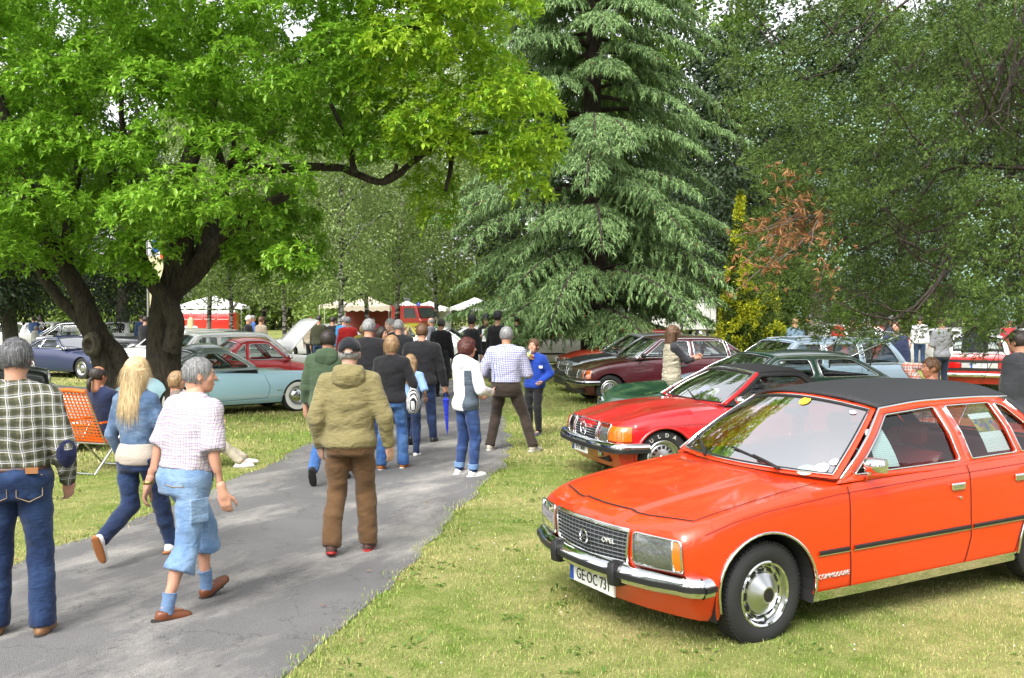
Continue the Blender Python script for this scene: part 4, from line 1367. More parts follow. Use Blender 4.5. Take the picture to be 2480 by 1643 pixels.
def car_navy_gt():
 c = paint('navy', (.008, .016, .075))
 sp = quick(c, wb=2.35, fo=.80, ro=.90, hw=.83, zf=.62, zc=.82, zb=.84, zt=.86, zr_=.78, h=1.21, A=(.40, -.25), C=(-1.5, -.9), yr=.52, wins=[(.02, .6), (.66, .95)], nose=.74, crown=.05, ar=.34, bow=(.10, .05))
 b = Body('navy_coupe', 'low navy blue coupe with slotted bonnet and chrome bumper on the left lawn', 'car', (-13.0, 30.3, 0), R(-30), sp)
 basic(b, wheel='alloy', rt=.31, rr=.19, bz=.50, bp=SLIM)
 for sg in (1, -1):
  b.round_lamp(sg*.34, .42, .07, off=.0)
  b.face_patch('indicator', sg*.58, sg*.78, .54, .59, AMBER, off=.012)
  b.deck_line('bonnet_slot', [(1.0, sg*.2), (1.25, sg*.2)], .12, BLACK, off=.004)
 b.face_patch('intake', -.5, .5, .34, .47, BLACK, off=.005)
 e = [(0, .36), (.06, .44), (.06, .52), (-.06, .52), (-.06, .44)]
 b.face_loop('emblem', e, .012, CHROME, off=.02)
 b.plate('DA A1115', .41, y=-.48, x=b.plan(.4, .3, .04), w=.36, h=.13)
 wipers(b); mirror(b, .3, .84)
 return b

def car_vintage():
 c = paint('blue_black', (.008, .009, .018))
 sp = quick(c, wb=2.85, fo=.55, ro=.85, hw=.74, zf=.86, zc=1.02, zb=1.04, zt=1.0, zr_=.72, h=1.58, A=(.45, .20), C=(-1.85, -1.25), yr=.58, wins=[(.03, .33), (.38, .66), (.72, .92)], nose=.40, tail=.5, crown=.07, ar=.38, az=.34, rad=.07, rail_rise=.06, df=.5, hoodc=.12, fr=[(0, .0), (.4, 0), (.7, .06), (1, .25)])
 b = Body('vintage_saloon', 'blue black vintage saloon with upright screen and separate wings', 'car', (-15.0, 36.5, 0), R(12), sp)
 basic(b, wheel='chromed', rt=.34, rr=.21, bz=.45, bp=SLIM)
 for sg in (1, -1):        # flowing front and rear wings
  for xc, l in ((1.42, 1), (-1.42, -1)):
   P = []
   for a in np.linspace(-.15, PI*1.02, 14):
    x, z = xc+.44*math.cos(a), .34+.46*math.sin(a)
    P.append([(x, sg*.52, z+.02), (x, sg*.68, z+.05), (x, sg*.80, z), (x*1.0, sg*.83, z-.10)])
   MB().grid(P).build('wing', c, b.root, smooth=60)
  M = Matrix.Translation((1.72, sg*.50, .92)) @ Matrix.Rotation(R(-90), 4, 'Z')
  MB().lathe([(.001, -.16), (.07, -.13), (.105, -.02), (.11, 0), (.001, .02)], 18, M=M).build('headlight', CHROME, b.root, smooth=60)
  MB().box((-.3, sg*.80, .33), (1.9, .22, .04)).build('running_board', BLACK, b.root, smooth=0)
 for k in range(7):
  for sg in (1, -1): b.ribbon('bonnet_louvre', [(1.25, .66+.03*k), (.6, .66+.03*k)], .012, CHROME if k % 3 == 0 else BLACK, sgn=sg, th=.006)
 return b

def car_white_rear():
 c = paint('cream_white', (.60, .60, .56))
 sp = quick(c, wb=2.75, fo=.8, ro=1.15, hw=.88, zf=.78, zc=.94, zb=.96, zt=.94, zr_=.84, h=1.45, A=(.7, .2), C=(-1.7, -1.15), yr=.60, wins=[(.02, .46), (.52, .95)], tail=.80)
 b = Body('white_saloon', 'cream white saloon seen from behind between the forked trunks', 'car', (-8.9, 29.2, 0), R(56), sp)
 basic(b);
 for sg in (1, -1):
  b.face_patch('tail_light', sg*.48, sg*.78, .56, .72, REDL, end='r', off=.008, n=6)
 b.plate('D 560', .60, end='r', off=.015, w=.5, h=.12)
 c0 = Vector((b.plan(0, .9, .01, 'r'), 0, .83))
 e = MB(); e.tube([c0+Vector((0, .05*math.cos(a), .05*math.sin(a))) for a in np.linspace(0, 2*PI, 19)[:-1]], .006, 5, closed=True)
 for a in (90, 210, 330): e.tube([c0, c0+Vector((0, .05*math.cos(R(a)), .05*math.sin(R(a))))], [.008, .003], 5)
 e.build('emblem', CHROME, b.root, smooth=60)
 return b

def car_red_white():
 """red saloon with white bonnet, boot and roof, seen from behind"""
 red = paint('rally_red', (.42, .012, .012)); wh = paint('rally_white', (.66, .66, .66))
 sp = quick(red, wb=2.43, fo=.75, ro=.95, hw=.80, zf=.74, zc=.92, zb=.92, zt=.92, zr_=.88, h=1.38, A=(.62, .1), C=(-1.5, -1.0), yr=.56, wins=[(.02, .5), (.56, .95)], tail=.78, boot=True)
 sp['roof_paint'] = wh; sp['hood_paint'] = wh
 b = Body('red_white_saloon', 'red and white saloon with square tail lamps seen from behind on the right', 'car', (12.1, 26.4, 0), R(68), sp)
 basic(b, bz=.42)
 if ('boot_lid',) in b.parts: b.parts[('boot_lid',)].data.materials[0] = wh
 b.face_patch('tail_panel', -.74, .74, .52, .78, BLACK, end='r', off=.006)
 for sg in (1, -1):
  o = b.face_patch('tail_light', sg*.42, sg*.70, .58, .72, REDL, end='r', off=.012)
  b.face_patch('reverse_light', sg*.18, sg*.40, .59, .71, mat('lamp_silver', (.6, .6, .6), rough=.3, metal=.5), end='r', off=.012, parent=o)
  b.ribbon('flame_stripe', [(1.9, .84), (.3, .86), (-1.9, .84)], .07, wh, sgn=sg, off=.003)
 b.plate('GE', .645, end='r', off=.02, w=.36, h=.11, y=.02)
 return b

def simple_car(label, loc, yaw, col, kind=0, nm='parked_car'):
 c = paint('p%02d%02d%02d' % tuple(int(v*99) for v in col), col)
 if kind == 0:
  sp = quick(c, h=1.40, wins=[(.02, .46), (.52, .95)])
 elif kind == 1:
  sp = quick(c, h=1.45, zt=.95, zr_=.94, ro=.85, C=(-2.0, -1.75), wins=[(.02, .36), (.41, .68), (.72, .97)], boot=False)
 else:
  sp = quick(c, wb=2.4, fo=.72, ro=.95, zf=.62, zc=.88, zb=.90, zt=.82, zr_=.60, h=1.46, A=(.5, .15), C=(-1.25, -.6), yr=.48, nose=.52, tail=.5, bow=(.2, .2), df=.6, rail_rise=.05, wins=[(.03, .55), (.62, .93)], crown=.07)
 b = Body(nm, label, 'car', loc, yaw, sp, group='cars parked in the background')
 b.sp['nx'] = 30; b.sp['nd'] = 12
 basic(b)
 for sg in (1, -1): b.round_lamp(sg*(.52 if kind < 2 else .42), .62, .08, off=0 if kind < 2 else -.06)
 grille(b, .36, .55, .68, 4); tail_lamps(b, .42, .66, .6, .72) if kind < 2 else None
 b.plate('', .40, end='r', w=.45, h=.1)
 return b

def build_cars():
 build_hero(); car_roadster(); car_green(); car_estate(); car_maroon(); car_silver(); car_red_saloon(); car_white_hatch()
 car_ghia(); car_small_red(); car_white_estate(); car_grey_saloon(); car_beige(); car_dark_left(); car_navy_gt(); car_vintage(); car_white_rear(); car_red_white()
 X = lambda u, d: (u-1240)/2450*d
 simple_car('white estate car far behind the left trunk', (X(130, 46), 46, 0), R(95), (.62, .62, .60), 1)
 simple_car('white saloon at the far left under the dark yew', (X(45, 47), 47, 0), R(100), (.60, .60, .58), 0)
 simple_car('silver estate car behind the vintage saloon bonnet', (X(330, 47), 47, 0), R(80), (.45, .46, .47), 1)
 simple_car('yellow rounded car behind the walking group', (X(985, 40), 40, 0), R(150), (.62, .52, .03), 2)
 simple_car('pale grey rounded car left of the long black coat', (X(1045, 33), 33, 0), R(170), (.42, .44, .42), 2)
 simple_car('white saloon behind the black coated musicians', (X(1130, 36), 36, 0), R(185), (.58, .58, .56), 0)
 simple_car('white saloon with its bonnet toward the crowd on the right', (X(2290, 34), 34, 0), R(115), (.62, .62, .62), 0)
 simple_car('red saloon beyond the estate car among the crowd', (X(2060, 38), 38, 0), R(160), (.45, .03, .012), 0)
 simple_car('white saloon behind the denim jacket on the right', (X(1985, 42), 42, 0), R(150), (.6, .6, .6), 0)
 simple_car('white saloon behind the open white bonnet', (X(770, 42), 42, 0), R(200), (.58, .58, .56), 0)
 simple_car('dark red saloon under the cedar behind the ivory hatchback', (X(1240, 46), 46, 0), R(185), (.28, .02, .02), 0)
 simple_car('white saloon at the far right edge', (X(2455, 33), 33, 0), R(75), (.6, .6, .6), 0)
# ================================================================ people
# figures are grown as smooth fields (tapered limbs blended into each other) and meshed with surface nets.
# person frame: facing +y, the person's right hand towards +x, z up, origin on the ground
def surface_nets(fn, lo, hi, h):
 lo = np.array(lo, float); hi = np.array(hi, float)
 n = np.maximum(4, np.ceil((hi-lo)/h).astype(int)+1)
 ax = [lo[i]+h*np.arange(n[i]) for i in range(3)]
 G = np.stack(np.meshgrid(*ax, indexing='ij'), -1)
 F = fn(G.reshape(-1, 3)).reshape(n)
 S = F < 0
 a = [slice(None, -1), slice(1, None)]
 cnt = np.zeros(n-1, np.int8); corners = {}
 for i in (0, 1):
  for j in (0, 1):
   for k in (0, 1):
    c = S[a[i], a[j], a[k]]; cnt += c
 act = (cnt > 0) & (cnt < 8)
 I = np.argwhere(act)
 if len(I) == 0: return np.zeros((0, 3)), np.zeros((0, 4), int)
 idx = -np.ones(n-1, np.int64); idx[act] = np.arange(len(I))
 acc = np.zeros((len(I), 3)); w = np.zeros(len(I))
 offs = [(0, 0, 0), (1, 0, 0), (0, 1, 0), (1, 1, 0), (0, 0, 1), (1, 0, 1), (0, 1, 1), (1, 1, 1)]
 ed = [(0, 1), (2, 3), (4, 5), (6, 7), (0, 2), (1, 3), (4, 6), (5, 7), (0, 4), (1, 5), (2, 6), (3, 7)]
 val = [F[I[:, 0]+o[0], I[:, 1]+o[1], I[:, 2]+o[2]] for o in offs]
 for p, q in ed:
  v0, v1 = val[p], val[q]
  m = (v0 < 0) != (v1 < 0)
  t = np.where(m, v0/np.where(m, v0-v1, 1), 0)
  P = np.array(offs[p])[None]+t[:, None]*(np.array(offs[q])-np.array(offs[p]))[None]
  acc += P*m[:, None]; w += m
 V = lo + (I + acc/w[:, None])*h
 quads = []
 for d in range(3):
  e = [slice(None)]*3; f = [slice(None)]*3
  e[d] = slice(None, -1); f[d] = slice(1, None)
  s0, s1 = S[tuple(e)], S[tuple(f)]
  ch = np.argwhere(s0 != s1)
  u, v = (d+1) % 3, (d+2) % 3
  ch = ch[(ch[:, u] > 0) & (ch[:, v] > 0) & (ch[:, u] < n[u]-1) & (ch[:, v] < n[v]-1)]
  if len(ch) == 0: continue
  def g(du, dv):
   c = ch.copy(); c[:, u] += du; c[:, v] += dv
   return idx[c[:, 0], c[:, 1], c[:, 2]]
  q = np.stack([g(-1, -1), g(0, -1), g(0, 0), g(-1, 0)], 1)
  flip = ~s0[ch[:, 0], ch[:, 1], ch[:, 2]]
  q[flip] = q[flip][:, ::-1]
  quads.append(q)
 Q = np.concatenate(quads)
 Q = Q[(Q >= 0).all(1)]
 return V, Q

def smin(a, b, k):
 h = np.clip(.5+.5*(b-a)/k, 0, 1)
 return b*(1-h)+a*h-k*h*(1-h)

def cone(P, a, b, r1, r2):
 a = np.asarray(a, float); b = np.asarray(b, float)
 ba = b-a; L = max(1e-9, ba@ba)
 t = np.clip((P-a)@ba/L, 0, 1)
 return np.linalg.norm(P-a-t[:, None]*ba, axis=1)-(r1+(r2-r1)*t)

def ell(P, c, r, Rm=None):
 q = P-np.asarray(c, float)
 if Rm is not None: q = q@Rm
 q = q/np.asarray(r, float)
 n = np.linalg.norm(q, axis=1)
 return (n-1)*min(r)

def chain(P, pts, rad, k=.012):
 d = None
 for i in range(len(pts)-1):
  c = cone(P, pts[i], pts[i+1], rad[i], rad[i+1])
  d = c if d is None else smin(d, c, k)
 return d

def loft(P, fr, tab, p=2.3):
 """tab rows: (height, half width, half depth, forward offset) in the frame fr=(origin, right, fwd, up)"""
 o, rx, fy, up = fr
 q = P-o
 x, y, z = q@rx, q@fy, q@up
 t = np.asarray(tab, float)
 zc = np.clip(z, t[0, 0], t[-1, 0])
 w = ip(t[:, [0, 1]], zc); d = ip(t[:, [0, 2]], zc); f = ip(t[:, [0, 3]], zc)
 n = (np.abs(x/w)**p+np.abs((y-f)/d)**p)**(1/p)
 r = (n-1)*np.minimum(w, d)
 out = np.maximum(z-t[-1, 0], t[0, 0]-z)
 return np.where(out > 0, np.sqrt(np.maximum(r, 0)**2+out**2), np.maximum(r, out) if False else r)

def noise_disp(V, N, amp, sc, seed=0, sx=(1, 1, 1)):
 o = Vector((seed*7.1, seed*3.3, seed*1.7))
 d = np.array([noise.fractal(Vector((v[0]*sc*sx[0], v[1]*sc*sx[1], v[2]*sc*sx[2]))+o, 1.0, 2.0, 3) for v in V])
 return V+N*(d*amp)[:, None]

def normals(V, Q):
 a = V[Q[:, 2]]-V[Q[:, 0]]; b = V[Q[:, 3]]-V[Q[:, 1]]
 fn = np.cross(a, b); N = np.zeros_like(V)
 for i in range(4): np.add.at(N, Q[:, i], fn)
 return N/np.maximum(1e-12, np.linalg.norm(N, axis=1))[:, None]

def relax(V, Q, it=1, lam=.5):
 E = np.concatenate([Q[:, [0, 1]], Q[:, [1, 2]], Q[:, [2, 3]], Q[:, [3, 0]]]); E = np.concatenate([E, E[:, ::-1]])
 for _ in range(it):
  S = np.zeros_like(V); c = np.zeros(len(V))
  np.add.at(S, E[:, 0], V[E[:, 1]]); np.add.at(c, E[:, 0], 1)
  V = V*(1-lam)+lam*S/np.maximum(c, 1)[:, None]
 return V

def unit(v):
 v = np.asarray(v, float); return v/max(1e-9, np.linalg.norm(v))

def ik(a, c, l1, l2, pole):
 a = np.asarray(a, float); c = np.asarray(c, float)
 d = c-a; L = np.linalg.norm(d)
 if L > (l1+l2)*.999:
  c = a+d/L*(l1+l2)*.999; d = c-a; L = np.linalg.norm(d)
 x = (l1*l1-l2*l2+L*L)/(2*L); h = math.sqrt(max(0, l1*l1-x*x))
 u = d/L; p = np.asarray(pole, float); p = p-u*(p@u); p = unit(p)
 return a+u*x+p*h, c

SKIN = mat('skin', (.52, .27, .18), rough=.5, var=.08, vscale=14)
SKIN_T = mat('skin_tanned', (.42, .19, .11), rough=.5, var=.08, vscale=14)
SKIN_P = mat('skin_pale', (.60, .36, .27), rough=.5, var=.06, vscale=14)
EYEM = mat('eye_dark', (.02, .015, .01), rough=.2)
EYEW = mat('eye_white', (.7, .68, .65), rough=.3)

def hair_mat(name, c1, c2, sc=(60, 60, 5)):
 if name in _M: return _M[name]
 m, t, b = node_mat(name)
 tc = t.nodes.new('ShaderNodeTexCoord'); mp = t.nodes.new('ShaderNodeMapping')
 mp.inputs['Scale'].default_value = sc
 n = t.nodes.new('ShaderNodeTexNoise'); n.inputs['Scale'].default_value = 2.2; n.inputs['Detail'].default_value = 4
 cr = t.nodes.new('ShaderNodeValToRGB')
 cr.color_ramp.elements[0].position = .35; cr.color_ramp.elements[1].position = .68
 cr.color_ramp.elements[0].color = (*c1, 1); cr.color_ramp.elements[1].color = (*c2, 1)
 t.links.new(tc.outputs['Object'], mp.inputs[0]); t.links.new(mp.outputs[0], n.inputs['Vector'])
 t.links.new(n.outputs['Fac'], cr.inputs[0]); t.links.new(cr.outputs[0], b.inputs['Base Color'])
 bp = t.nodes.new('ShaderNodeBump'); bp.inputs['Strength'].default_value = .5; bp.inputs['Distance'].default_value = .01
 t.links.new(n.outputs['Fac'], bp.inputs['Height']); t.links.new(bp.outputs[0], b.inputs['Normal'])
 b.inputs['Roughness'].default_value = .5
 return m

def cloth(name, col, var=.10, rough=.85, fold=.24, fscale=4.5, weave=400, streak=None):
 """fabric: slight tone variation, creases and weave as relief"""
 if name in _M: return _M[name]
 m, t, b = node_mat(name)
 tc = t.nodes.new('ShaderNodeTexCoord')
 n = t.nodes.new('ShaderNodeTexNoise'); n.inputs['Scale'].default_value = 7; n.inputs['Detail'].default_value = 5
 t.links.new(tc.outputs['Object'], n.inputs['Vector'])
 r = t.nodes.new('ShaderNodeMapRange'); r.inputs['From Min'].default_value = .3; r.inputs['From Max'].default_value = .7
 r.inputs['To Min'].default_value = 1-var; r.inputs['To Max'].default_value = 1+var
 t.links.new(n.outputs['Fac'], r.inputs['Value'])
 sc = t.nodes.new('ShaderNodeVectorMath'); sc.operation = 'SCALE'; sc.inputs[0].default_value = col
 t.links.new(r.outputs['Result'], sc.inputs['Scale'])
 src = sc.outputs['Vector']
 if streak:                # faded denim: lighter worn fronts and twill
  n3 = t.nodes.new('ShaderNodeTexNoise'); n3.inputs['Scale'].default_value = 3.2; n3.inputs['Detail'].default_value = 7
  n3.inputs['Roughness'].default_value = .7
  t.links.new(tc.outputs['Object'], n3.inputs['Vector'])
  r3 = t.nodes.new('ShaderNodeMapRange'); r3.inputs['From Min'].default_value = .45; r3.inputs['From Max'].default_value = .7
  t.links.new(n3.outputs['Fac'], r3.inputs['Value'])
  mx = t.nodes.new('ShaderNodeMixRGB'); mx.inputs['Color2'].default_value = (*streak, 1)
  t.links.new(r3.outputs['Result'], mx.inputs['Fac']); t.links.new(src, mx.inputs['Color1'])
  src = mx.outputs['Color']
 t.links.new(src, b.inputs['Base Color'])
 b.inputs['Roughness'].default_value = rough; b.inputs['Specular IOR Level'].default_value = .25
 b.inputs['Sheen Weight'].default_value = .15
 add_folds(t, tc, b, fold, fscale, weave)
 return m

def add_folds(t, tc, b, fold, fscale, weave):
 mp = t.nodes.new('ShaderNodeMapping'); mp.inputs['Scale'].default_value = (1, 1, 2.2); mp.inputs['Rotation'].default_value = (.3, .5, .2)
 t.links.new(tc.outputs['Object'], mp.inputs[0])
 n1 = t.nodes.new('ShaderNodeTexNoise'); n1.inputs['Scale'].default_value = fscale*.8; n1.inputs['Detail'].default_value = 1.6
 n1.inputs['Distortion'].default_value = .7
 t.links.new(mp.outputs[0], n1.inputs['Vector'])
 n4 = t.nodes.new('ShaderNodeTexNoise'); n4.inputs['Scale'].default_value = fscale*1.7; n4.inputs['Detail'].default_value = 2; n4.inputs['Distortion'].default_value = 1.0
 t.links.new(mp.outputs[0], n4.inputs['Vector'])
 s4 = t.nodes.new('ShaderNodeMath'); s4.operation = 'SUBTRACT'; s4.inputs[1].default_value = .5; t.links.new(n4.outputs['Fac'], s4.inputs[0])
 a4 = t.nodes.new('ShaderNodeMath'); a4.operation = 'ABSOLUTE'; t.links.new(s4.outputs[0], a4.inputs[0])
 h4 = t.nodes.new('ShaderNodeMath'); h4.operation = 'MULTIPLY_ADD'; h4.inputs[1].default_value = -.55     # creases between soft folds
 t.links.new(a4.outputs[0], h4.inputs[0]); t.links.new(n1.outputs['Fac'], h4.inputs[2])
 b1 = t.nodes.new('ShaderNodeBump'); b1.inputs['Strength'].default_value = min(1, fold*1.0); b1.inputs['Distance'].default_value = .13
 t.links.new(h4.outputs[0], b1.inputs['Height'])
 n2 = t.nodes.new('ShaderNodeTexNoise'); n2.inputs['Scale'].default_value = weave
 t.links.new(tc.outputs['Object'], n2.inputs['Vector'])
 b2 = t.nodes.new('ShaderNodeBump'); b2.inputs['Strength'].default_value = .15; b2.inputs['Distance'].default_value = .01
 t.links.new(n2.outputs['Fac'], b2.inputs['Height']); t.links.new(b1.outputs[0], b2.inputs['Normal'])
 t.links.new(b2.outputs[0], b.inputs['Normal'])

def plaid(name, base, bands, fold=.22):
 """checked shirt cloth: bands = (axis, period, width, phase, colour, mix)"""
 if name in _M: return _M[name]
 m, t, b = node_mat(name)
 tc = t.nodes.new('ShaderNodeTexCoord'); sx = t.nodes.new('ShaderNodeSeparateXYZ')
 # let the check follow the folds a little
 n = t.nodes.new('ShaderNodeTexNoise'); n.inputs['Scale'].default_value = 4; n.inputs['Detail'].default_value = 2
 t.links.new(tc.outputs['Object'], n.inputs['Vector'])
 ad = t.nodes.new('ShaderNodeVectorMath'); ad.operation = 'MULTIPLY_ADD'
 ad.inputs[1].default_value = (.07, .07, .07)
 t.links.new(n.outputs['Color'], ad.inputs[0]); t.links.new(tc.outputs['Object'], ad.inputs[2])
 t.links.new(ad.outputs[0], sx.inputs[0])
 src = None
 for (ax, per, wd, ph, col, mixf) in bands:
  if ax == 'X':         # across: use x+y so that sleeves and sides carry stripes as well
   s1 = t.nodes.new('ShaderNodeMath'); s1.operation = 'MULTIPLY_ADD'; s1.inputs[1].default_value = .6
   t.links.new(sx.outputs['Y'], s1.inputs[0]); t.links.new(sx.outputs['X'], s1.inputs[2]); o = s1.outputs[0]
  else:
   o = sx.outputs['Z']
  a = t.nodes.new('ShaderNodeMath'); a.operation = 'ADD'; a.inputs[1].default_value = 10+ph
  t.links.new(o, a.inputs[0])
  md = t.nodes.new('ShaderNodeMath'); md.operation = 'PINGPONG'; md.inputs[1].default_value = per/2
  t.links.new(a.outputs[0], md.inputs[0])
  lt = t.nodes.new('ShaderNodeMapRange'); lt.inputs['From Min'].default_value = wd/2+.0015; lt.inputs['From Max'].default_value = wd/2-.0015
  lt.inputs['To Max'].default_value = mixf
  t.links.new(md.outputs[0], lt.inputs['Value'])
  mx = t.nodes.new('ShaderNodeMixRGB'); mx.inputs['Color2'].default_value = (*col, 1)
  if src is None: mx.inputs['Color1'].default_value = (*base, 1)
  else: t.links.new(src, mx.inputs['Color1'])
  t.links.new(lt.outputs['Result'], mx.inputs['Fac'])
  src = mx.outputs['Color']
 t.links.new(src, b.inputs['Base Color'])
 b.inputs['Roughness'].default_value = .85; b.inputs['Specular IOR Level'].default_value = .25
 add_folds(t, tc, b, fold, 5, 400)
 return m

def field_obj(name, fn, lo, hi, h, m, parent, wr=0, wsc=9, seed=0, sx=(1, 1, 1), rl=1, extra=None):
 V, Q = surface_nets(fn, lo, hi, h)
 if len(V) == 0: return None
 V = relax(V, Q, rl)
 if wr:
  V = noise_disp(V, normals(V, Q), wr, wsc, seed, sx)
 if extra: V = extra(V, normals(V, Q))
 return npmesh(name, V, Q, m, parent, smooth=180)

def hand_field(wr, el, fw_dir, s, curl, side, spread=.9):
 """returns a field for a hand at wrist wr continuing the forearm el->wr; palm normal from fw_dir"""
 u = unit(wr-el); n = np.asarray(fw_dir, float); n = unit(n-u*(n@u))     # n: the way the palm faces
 b = np.cross(u, n)*side                                                # towards the thumb
 palm_c = wr+u*.045*s
 prim = []
 for k, (off, ln, r) in enumerate(((.030, .068, .0090), (.010, .076, .0095), (-.010, .070, .0090), (-.028, .056, .0080))):
  base = wr+u*.085*s+b*off*s*spread
  c = curl*(1+.08*k)
  d1 = unit(u*math.cos(c*.55)+n*math.sin(c*.55)); d2 = unit(u*math.cos(c*1.25)+n*math.sin(c*1.25)); d3 = unit(u*math.cos(c*1.9)+n*math.sin(c*1.9))
  p1 = base+d1*ln*.48*s; p2 = p1+d2*ln*.32*s; p3 = p2+d3*ln*.24*s
  prim.append(([base-u*.03*s, base, p1, p2, p3], [r*s*1.1, r*s*1.15, r*s*1.05, r*s*.95, r*s*.8]))
 tb = wr+u*.025*s+b*.026*s+n*.008*s
 t1 = tb+unit(u*.75+b*.62+n*.25)*.042*s; t2 = t1+unit(u*.9+b*.25+n*.35)*.034*s; t3 = t2+unit(u*.95+n*.4)*.022*s
 prim.append(([wr+u*.012*s, tb, t1, t2, t3], [.014*s, .014*s, .012*s, .0105*s, .0085*s]))
 Rm = np.stack([b, u, n], 1)
 def fn(P):
  d = ell(P, palm_c, (.042*s, .055*s, .017*s), Rm)
  d = smin(d, cone(P, el+(wr-el)*.8, wr+u*.02*s, .030*s, .026*s), .02)
  for pts, rd in prim:
   d = smin(d, chain(P, pts, rd, .004), .006)
  return d
 allp = np.array([p for pts, _ in prim for p in pts]+[el+(wr-el)*.8])
 return fn, allp.min(0)-.04, allp.max(0)+.04

def person(label, loc, yaw, h=1.75, feet=None, hands=None, top=None, bottom=None, hair=None, skin=None, fat=1.0,
     lean=0, turn=0, nod=0, vox=.013, name='person', shoes=None, sleeve=1.0, seat=None, chest=1.0, shoulders=1.0,
     hem=.86, top_puff=.012, legs_puff=.010, short=None, face=False, curl=.5, wr=.006, leg_flare=0, group=None, side=0,
     shirt_over=None, waist=None, palm=None, bulk=1.0, twist=0, seed=1, poles=None, collar=True, child=False):
 """feet: ((x,y,z),(x,y,z)) right and left ankles; hands: right and left wrist targets; all for a 1.75 m figure"""
 s = h*1.025/1.75
 root = empty(name, loc, yaw, label, 'person', group)
 K = lambda p: np.array(p, float)*s
 feet = feet or ((.10, 0, .08), (-.10, 0, .08))
 hip_z = seat if seat else .93
 hip = np.array([0, 0, hip_z])
 if not seat:                       # lower the pelvis until the straighter leg reaches the ground
  for sx, f in zip((1, -1), feet):
   q = np.array(f[:3], float)-np.array([sx*.09, 0, 0])
   reach = .845; hz = q[2]+math.sqrt(max(.01, reach**2-q[0]**2-q[1]**2))
   hip[2] = min(hip[2], hz)
  hip[:2] = [(feet[0][0]+feet[1][0])/2, (feet[0][1]+feet[1][1])/2]
  if seat is None and side: hip[0] += side
 tw = R(twist)
 up = np.array([math.sin(R(0)), math.sin(R(lean)), math.cos(R(lean))])
 rgt = np.array([math.cos(tw), math.sin(tw), 0]); fwd = np.cross(up, rgt)
 T = lambda z, x=0, y=0: hip+up*(z-.93)+rgt*x+fwd*y       # torso frame, z measured on the standing figure
 sh = [T(1.392, .172*shoulders), T(1.392, -.172*shoulders)]
 hj = [hip+np.array([.09, 0, 0]), hip+np.array([-.09, 0, 0])]
 kn = []; an = []
 for i in range(2):
  pole = (poles or {}).get(('leg', i), (0, 1, .1))
  k_, a_ = ik(hj[i], np.array(feet[i][:3], float), .43, .42, pole)
  kn.append(k_); an.append(a_)
 hands = hands or ((.27, .04, .82), (-.27, .04, .82))
 el = []; wrs = []
 for i in range(2):
  sg = 1 if i == 0 else -1
  pole = (poles or {}).get(('arm', i), (sg*.5, -1, -.1))
  e_, w_ = ik(sh[i], np.array(hands[i][:3], float), .30, .255, pole)
  el.append(e_); wrs.append(w_)
 # everything scaled
 hip, up_ = hip*s, up
 sh = [p*s for p in sh]; hj = [p*s for p in hj]; kn = [p*s for p in kn]; an = [p*s for p in an]; el = [p*s for p in el]; wrs = [p*s for p in wrs]
 o0 = (hip/s-up*.93)*s
 fr = (o0, rgt, fwd, up)
 b = fat
 tors = [(z*s, w*s, d*s, f*s) for z, w, d, f in (
  (.83, .150*b, .110*b, -.005), (.92, .178*b**.7, .125*b, -.01), (1.04, .150*b, .105*b**1.6, .005*b), (1.20, .162*b**.6*chest, .112*b, .004), (1.34, .175*shoulders, .105, -.004), (1.43, .145*shoulders, .075, -.012), (1.475, .07, .055, -.012))]
 def infl(tab, d, lo=None, hi=None):
  t = [(z, w+d, dd+d, f) for z, w, dd, f in tab]
  if lo is not None:
   t = [(lo*s, ip([(a[0], a[1]) for a in t], lo*s), ip([(a[0], a[2]) for a in t], lo*s), ip([(a[0], a[3]) for a in t], lo*s))]+[a for a in t if a[0] > lo*s+.01]
  if hi is not None:
   t = [a for a in t if a[0] < hi*s-.01]+[(hi*s, ip([(a[0], a[1]) for a in t], hi*s), ip([(a[0], a[2]) for a in t], hi*s), ip([(a[0], a[3]) for a in t], hi*s))]
  return t
 skin = skin or SKIN
 neck0 = o0+(up*1.45-fwd*.012)*s
 hc = o0+(up*1.612+fwd*(.025+.0*lean))*s
 if lean > 12: hc = hc+np.array([0, .0, .01])*s
 hy = R(turn)
 hf = np.array([fwd[0]*math.cos(hy)-fwd[1]*math.sin(hy), fwd[0]*math.sin(hy)+fwd[1]*math.cos(hy), 0]); hf = unit(hf)
 hup = np.array([0, 0, 1.0]); nd = R(nod)
 hf2 = hf*math.cos(nd)-hup*math.sin(nd); hup2 = hup*math.cos(nd)+hf*math.sin(nd); hr = np.cross(hf2, hup2)
 H = np.stack([hr, hf2, hup2], 1)                        # columns: right, forward, up of the head
 hs = s*(1.0 if not child else 1.12)
 A = lambda x, y, z: hc+H@(np.array([x, y, z])*hs)
 ar = .046*b**.4*bulk
 # ---- body: torso, limbs, neck (one skin), head and hands in finer voxels
 def body_fn(P):
  d = loft(P, fr, tors)
  for i in range(2):
   d = smin(d, chain(P, [sh[i], el[i], wrs[i]], [ar*1.05*s, ar*.85*s, .028*s]), .03)
   calf = kn[i]*.68+an[i]*.32-np.array([0, .018, 0])*s
   d = smin(d, chain(P, [hj[i], kn[i], calf, an[i]], [.078*b**.5*s, .050*s, .050*s, .034*s], .02), .03)
   d = smin(d, cone(P, an[i], an[i]+np.array([0, .10, -.035])*s, .036*s, .028*s), .02)
  for i in range(2):
   d = smin(d, cone(P, neck0, sh[i], .052*s, ar*.9*s), .03)
  d = smin(d, cone(P, neck0, hc+(-hup2*.07-hf2*.015)*s, .056*s*b**.3, .054*s), .03)
  return d
 allp = np.array(sh+el+wrs+kn+an+[hc, hip, neck0])
 lo, hi = allp.min(0)-.22*s, allp.max(0)+.22*s
 lo[2] = max(lo[2], -.02)
